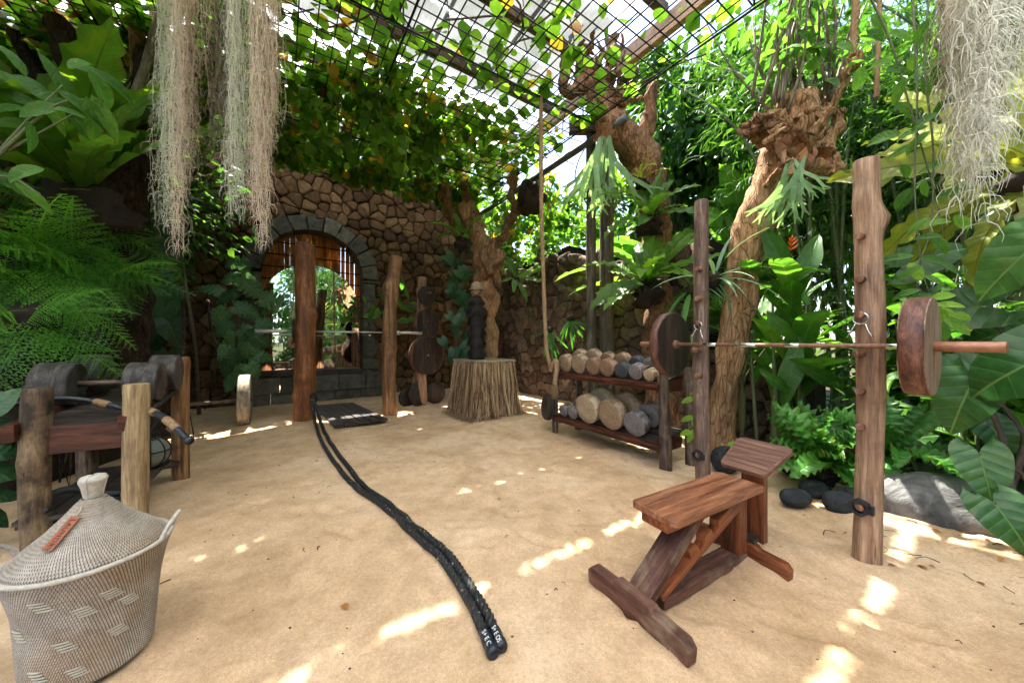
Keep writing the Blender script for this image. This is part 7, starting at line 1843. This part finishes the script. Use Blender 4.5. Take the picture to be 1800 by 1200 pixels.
# ------------------------------------------------------------------ hanging moss
def moss(label, mat, x0, x1, y_tip, Y_, n, seed, ytop=-60, curl=1.0, r=.0023, hair=30, thin=1.0):
    rg = np.random.default_rng(seed); Vs, Fs, Rs = [], [], []; cnt = 0
    t0_ = P((x0 + x1) / 2, ytop, Y_); t_ = thing('hanging_moss', label, 'moss', t0_)
    def ribbon(pts, w_, rv, nsid):
        nonlocal cnt
        a = np.asarray(pts); T = np.gradient(a, axis=0); T /= np.linalg.norm(T, axis=1)[:, None] + 1e-9
        k = np.cross(T, nsid); k /= np.linalg.norm(k, axis=1)[:, None] + 1e-9; m = len(a)
        ww = (w_ * np.linspace(1, .4, m))[:, None]
        Vs.append(np.stack([a - k * ww, a + k * ww], 1).reshape(-1, 3)); Fs.extend([(cnt + 2 * i, cnt + 2 * i + 1, cnt + 2 * i + 3, cnt + 2 * i + 2) for i in range(m - 1)]); Rs.append(np.full(2 * m, rv)); cnt += 2 * m
    K = max(2, int((x1 - x0) / 11)); cords = (np.arange(K) + .5) / K + rg.normal(0, .08, K); clen = np.abs(rg.normal(0, 1, K)) * 55; clen[rg.integers(0, K)] = 0; crv = rg.random(K)
    for s_ in range(n):
        ci = rg.integers(0, len(cords)); f = float(np.clip(cords[ci] + rg.normal(0, 3.2 / max(8, x1 - x0)), -.05, 1.05)); px = x0 + (x1 - x0) * f; yb = clen[ci] * .0 + y_tip(f) - clen[ci] - abs(rg.normal(0, 1)) ** 1.2 * 55 * thin; Yd = Y_ + rg.normal(0, .10)
        a = np.array(P(px, ytop, Yd)); b = np.array(P(px + rg.normal(0, 4), max(yb, ytop + 40), Yd)); L = np.linalg.norm(b - a); m = max(6, int(L / .045))
        tt = np.linspace(0, 1, m)[:, None]; line = a * (1 - tt) + b * tt
        wob = np.cumsum(rg.normal(0, .0065 * curl, (m, 3)), axis=0); wob -= tt * wob[-1] * .6; wob[:, 2] *= .2; line = line + wob
        rv = float(np.clip(crv[ci] + rg.normal(0, .12), 0, 1)); ribbon(line, r, rv, np.array([0.2, 1, 0])); 
        for h in range(int(hair * L)):
            i = rg.integers(0, m); p = line[i]; ln = rg.uniform(.02, .075) * curl; d = rg.normal(0, 1, 3); d[2] = -abs(d[2]) * .7; d /= np.linalg.norm(d)
            q = [p, p + d * ln * .5, p + d * ln * .8 + np.array([0, 0, -ln * .45]), p + d * ln * .7 + np.array([0, 0, -ln * .9])]
            ribbon(q, r * .6, min(1, rv + rg.uniform(-.1, .35)), np.array([0.2, 1, 0.1]))
    o = part('strands', (np.vstack(Vs), Fs, None, np.concatenate(Rs)), MAT[mat], t_); o['kind'] = 'stuff'
    part('hanging_wire', tube([P(x0, ytop, Y_), P(x1, ytop, Y_)], .006, 5), MAT['black_steel'], t_)
moss('green tinged moss curtain, nearest the huge nest fern', 'moss_green', 283, 312, lambda f: 400, 2.45, 42, 1)
moss('tan moss curtain hanging in a long narrow strand', 'moss_tan', 308, 330, lambda f: 450 - 40 * abs(f - .5), 2.4, 40, 2)
moss('short loose tan moss strands between the long curtains', 'moss_tan', 334, 380, lambda f: 250 + 90 * math.sin(f * 9), 2.55, 22, 3)
moss('dark brown moss curtain in the middle of the bunch', 'moss_brown', 378, 420, lambda f: 330, 2.6, 64, 4, hair=14)
moss('pale green moss curtain reaching beside the brown one', 'moss_green', 405, 450, lambda f: 360 + 30 * math.sin(f * 7), 2.45, 48, 5)
moss('thick tan moss curtain hanging lowest before the stone arch', 'moss_tan', 440, 488, lambda f: 440 - 170 * max(0, f - .6) * 2, 2.4, 72, 6)
moss('white moss curtain at the top right corner', 'moss_white', 1715, 1830, lambda f: 270 + 110 * math.sin(2 + f * 4), 1.75, 64, 7, curl=1.8, r=.0036, hair=34)
moss('long white curly moss beside the yellow nest fern', 'moss_white', 1690, 1745, lambda f: 375 + 40 * math.sin(f * 9), 1.8, 24, 8, curl=2.0, r=.0038, hair=40)
moss('tan moss curtain above the hanging lime branch', 'moss_tan', 1655, 1720, lambda f: 200 + 60 * math.sin(f * 6), 2.0, 60, 9, curl=1.4, hair=34)
# ------------------------------------------------------------------ litter on the sand
tw = []; rl_ = random.Random(3)
for k in range(95):
    if k < 40: x, y = rl_.uniform(2.1, 3.4), rl_.uniform(1.35, 2.4)
    else: x, y = rl_.uniform(-2.5, 2.6), rl_.uniform(1.2, 6)
    z = sand_z(x, y) + .004; a = rl_.uniform(0, 6.28); L = rl_.uniform(.02, .16) if k < 40 else rl_.uniform(.01, .04)
    q = [Vector((x, y, z)), Vector((x + math.cos(a) * L * .5, y + math.sin(a) * L * .5, z + .008)), Vector((x + math.cos(a + .5) * L, y + math.sin(a + .5) * L, z + .002))]
    tw.append(tube(q, rl_.uniform(.001, .003), 4, 5))
solo('twig_litter', join(*tw), MAT['twig'], 'thin dry twigs scattered on the sand', 'litter', base=(0, 0, 0))['kind'] = 'stuff'
fl_ = []
for k in range(60):
    x, y = (rl_.uniform(2.2, 3.6), rl_.uniform(1.3, 2.4)) if k < 30 else (rl_.uniform(-3, 3), rl_.uniform(1.2, 7)); a = rl_.uniform(0, 6.28)
    fl_.append(leaf_matrix((x, y, sand_z(x, y) + .008), (math.cos(a), math.sin(a), .05), (0, 0, 1), rl_.uniform(.02, .06)))
solo('fallen_leaves', batch(T_OVAL, fl_), MAT['leaf_brown'], 'small fallen brown leaves on the sand', 'litter', base=(0, 0, 0))['kind'] = 'stuff'

pb = []
for k in range(420):
    x, y = rl_.uniform(-3.2, 3.2), rl_.uniform(.9, 6.5); r = rl_.uniform(.002, .0065); z = sand_z(x, y)
    V = np.array([(r, 0, 0), (-r, 0, 0), (0, r * .8, 0), (0, -r * .8, 0), (0, 0, r * .7), (0, 0, -r * .7)]) * (1 + .3 * rl_.random()) + np.array((x, y, z + r * .3))
    pb.append((V, [(0, 2, 4), (2, 1, 4), (1, 3, 4), (3, 0, 4), (2, 0, 5), (1, 2, 5), (3, 1, 5), (0, 3, 5)]))
solo('grit', join(*pb), MAT['twig'], 'dark grit specks scattered on the sand', 'litter', base=(0, 0, 0))['kind'] = 'stuff'
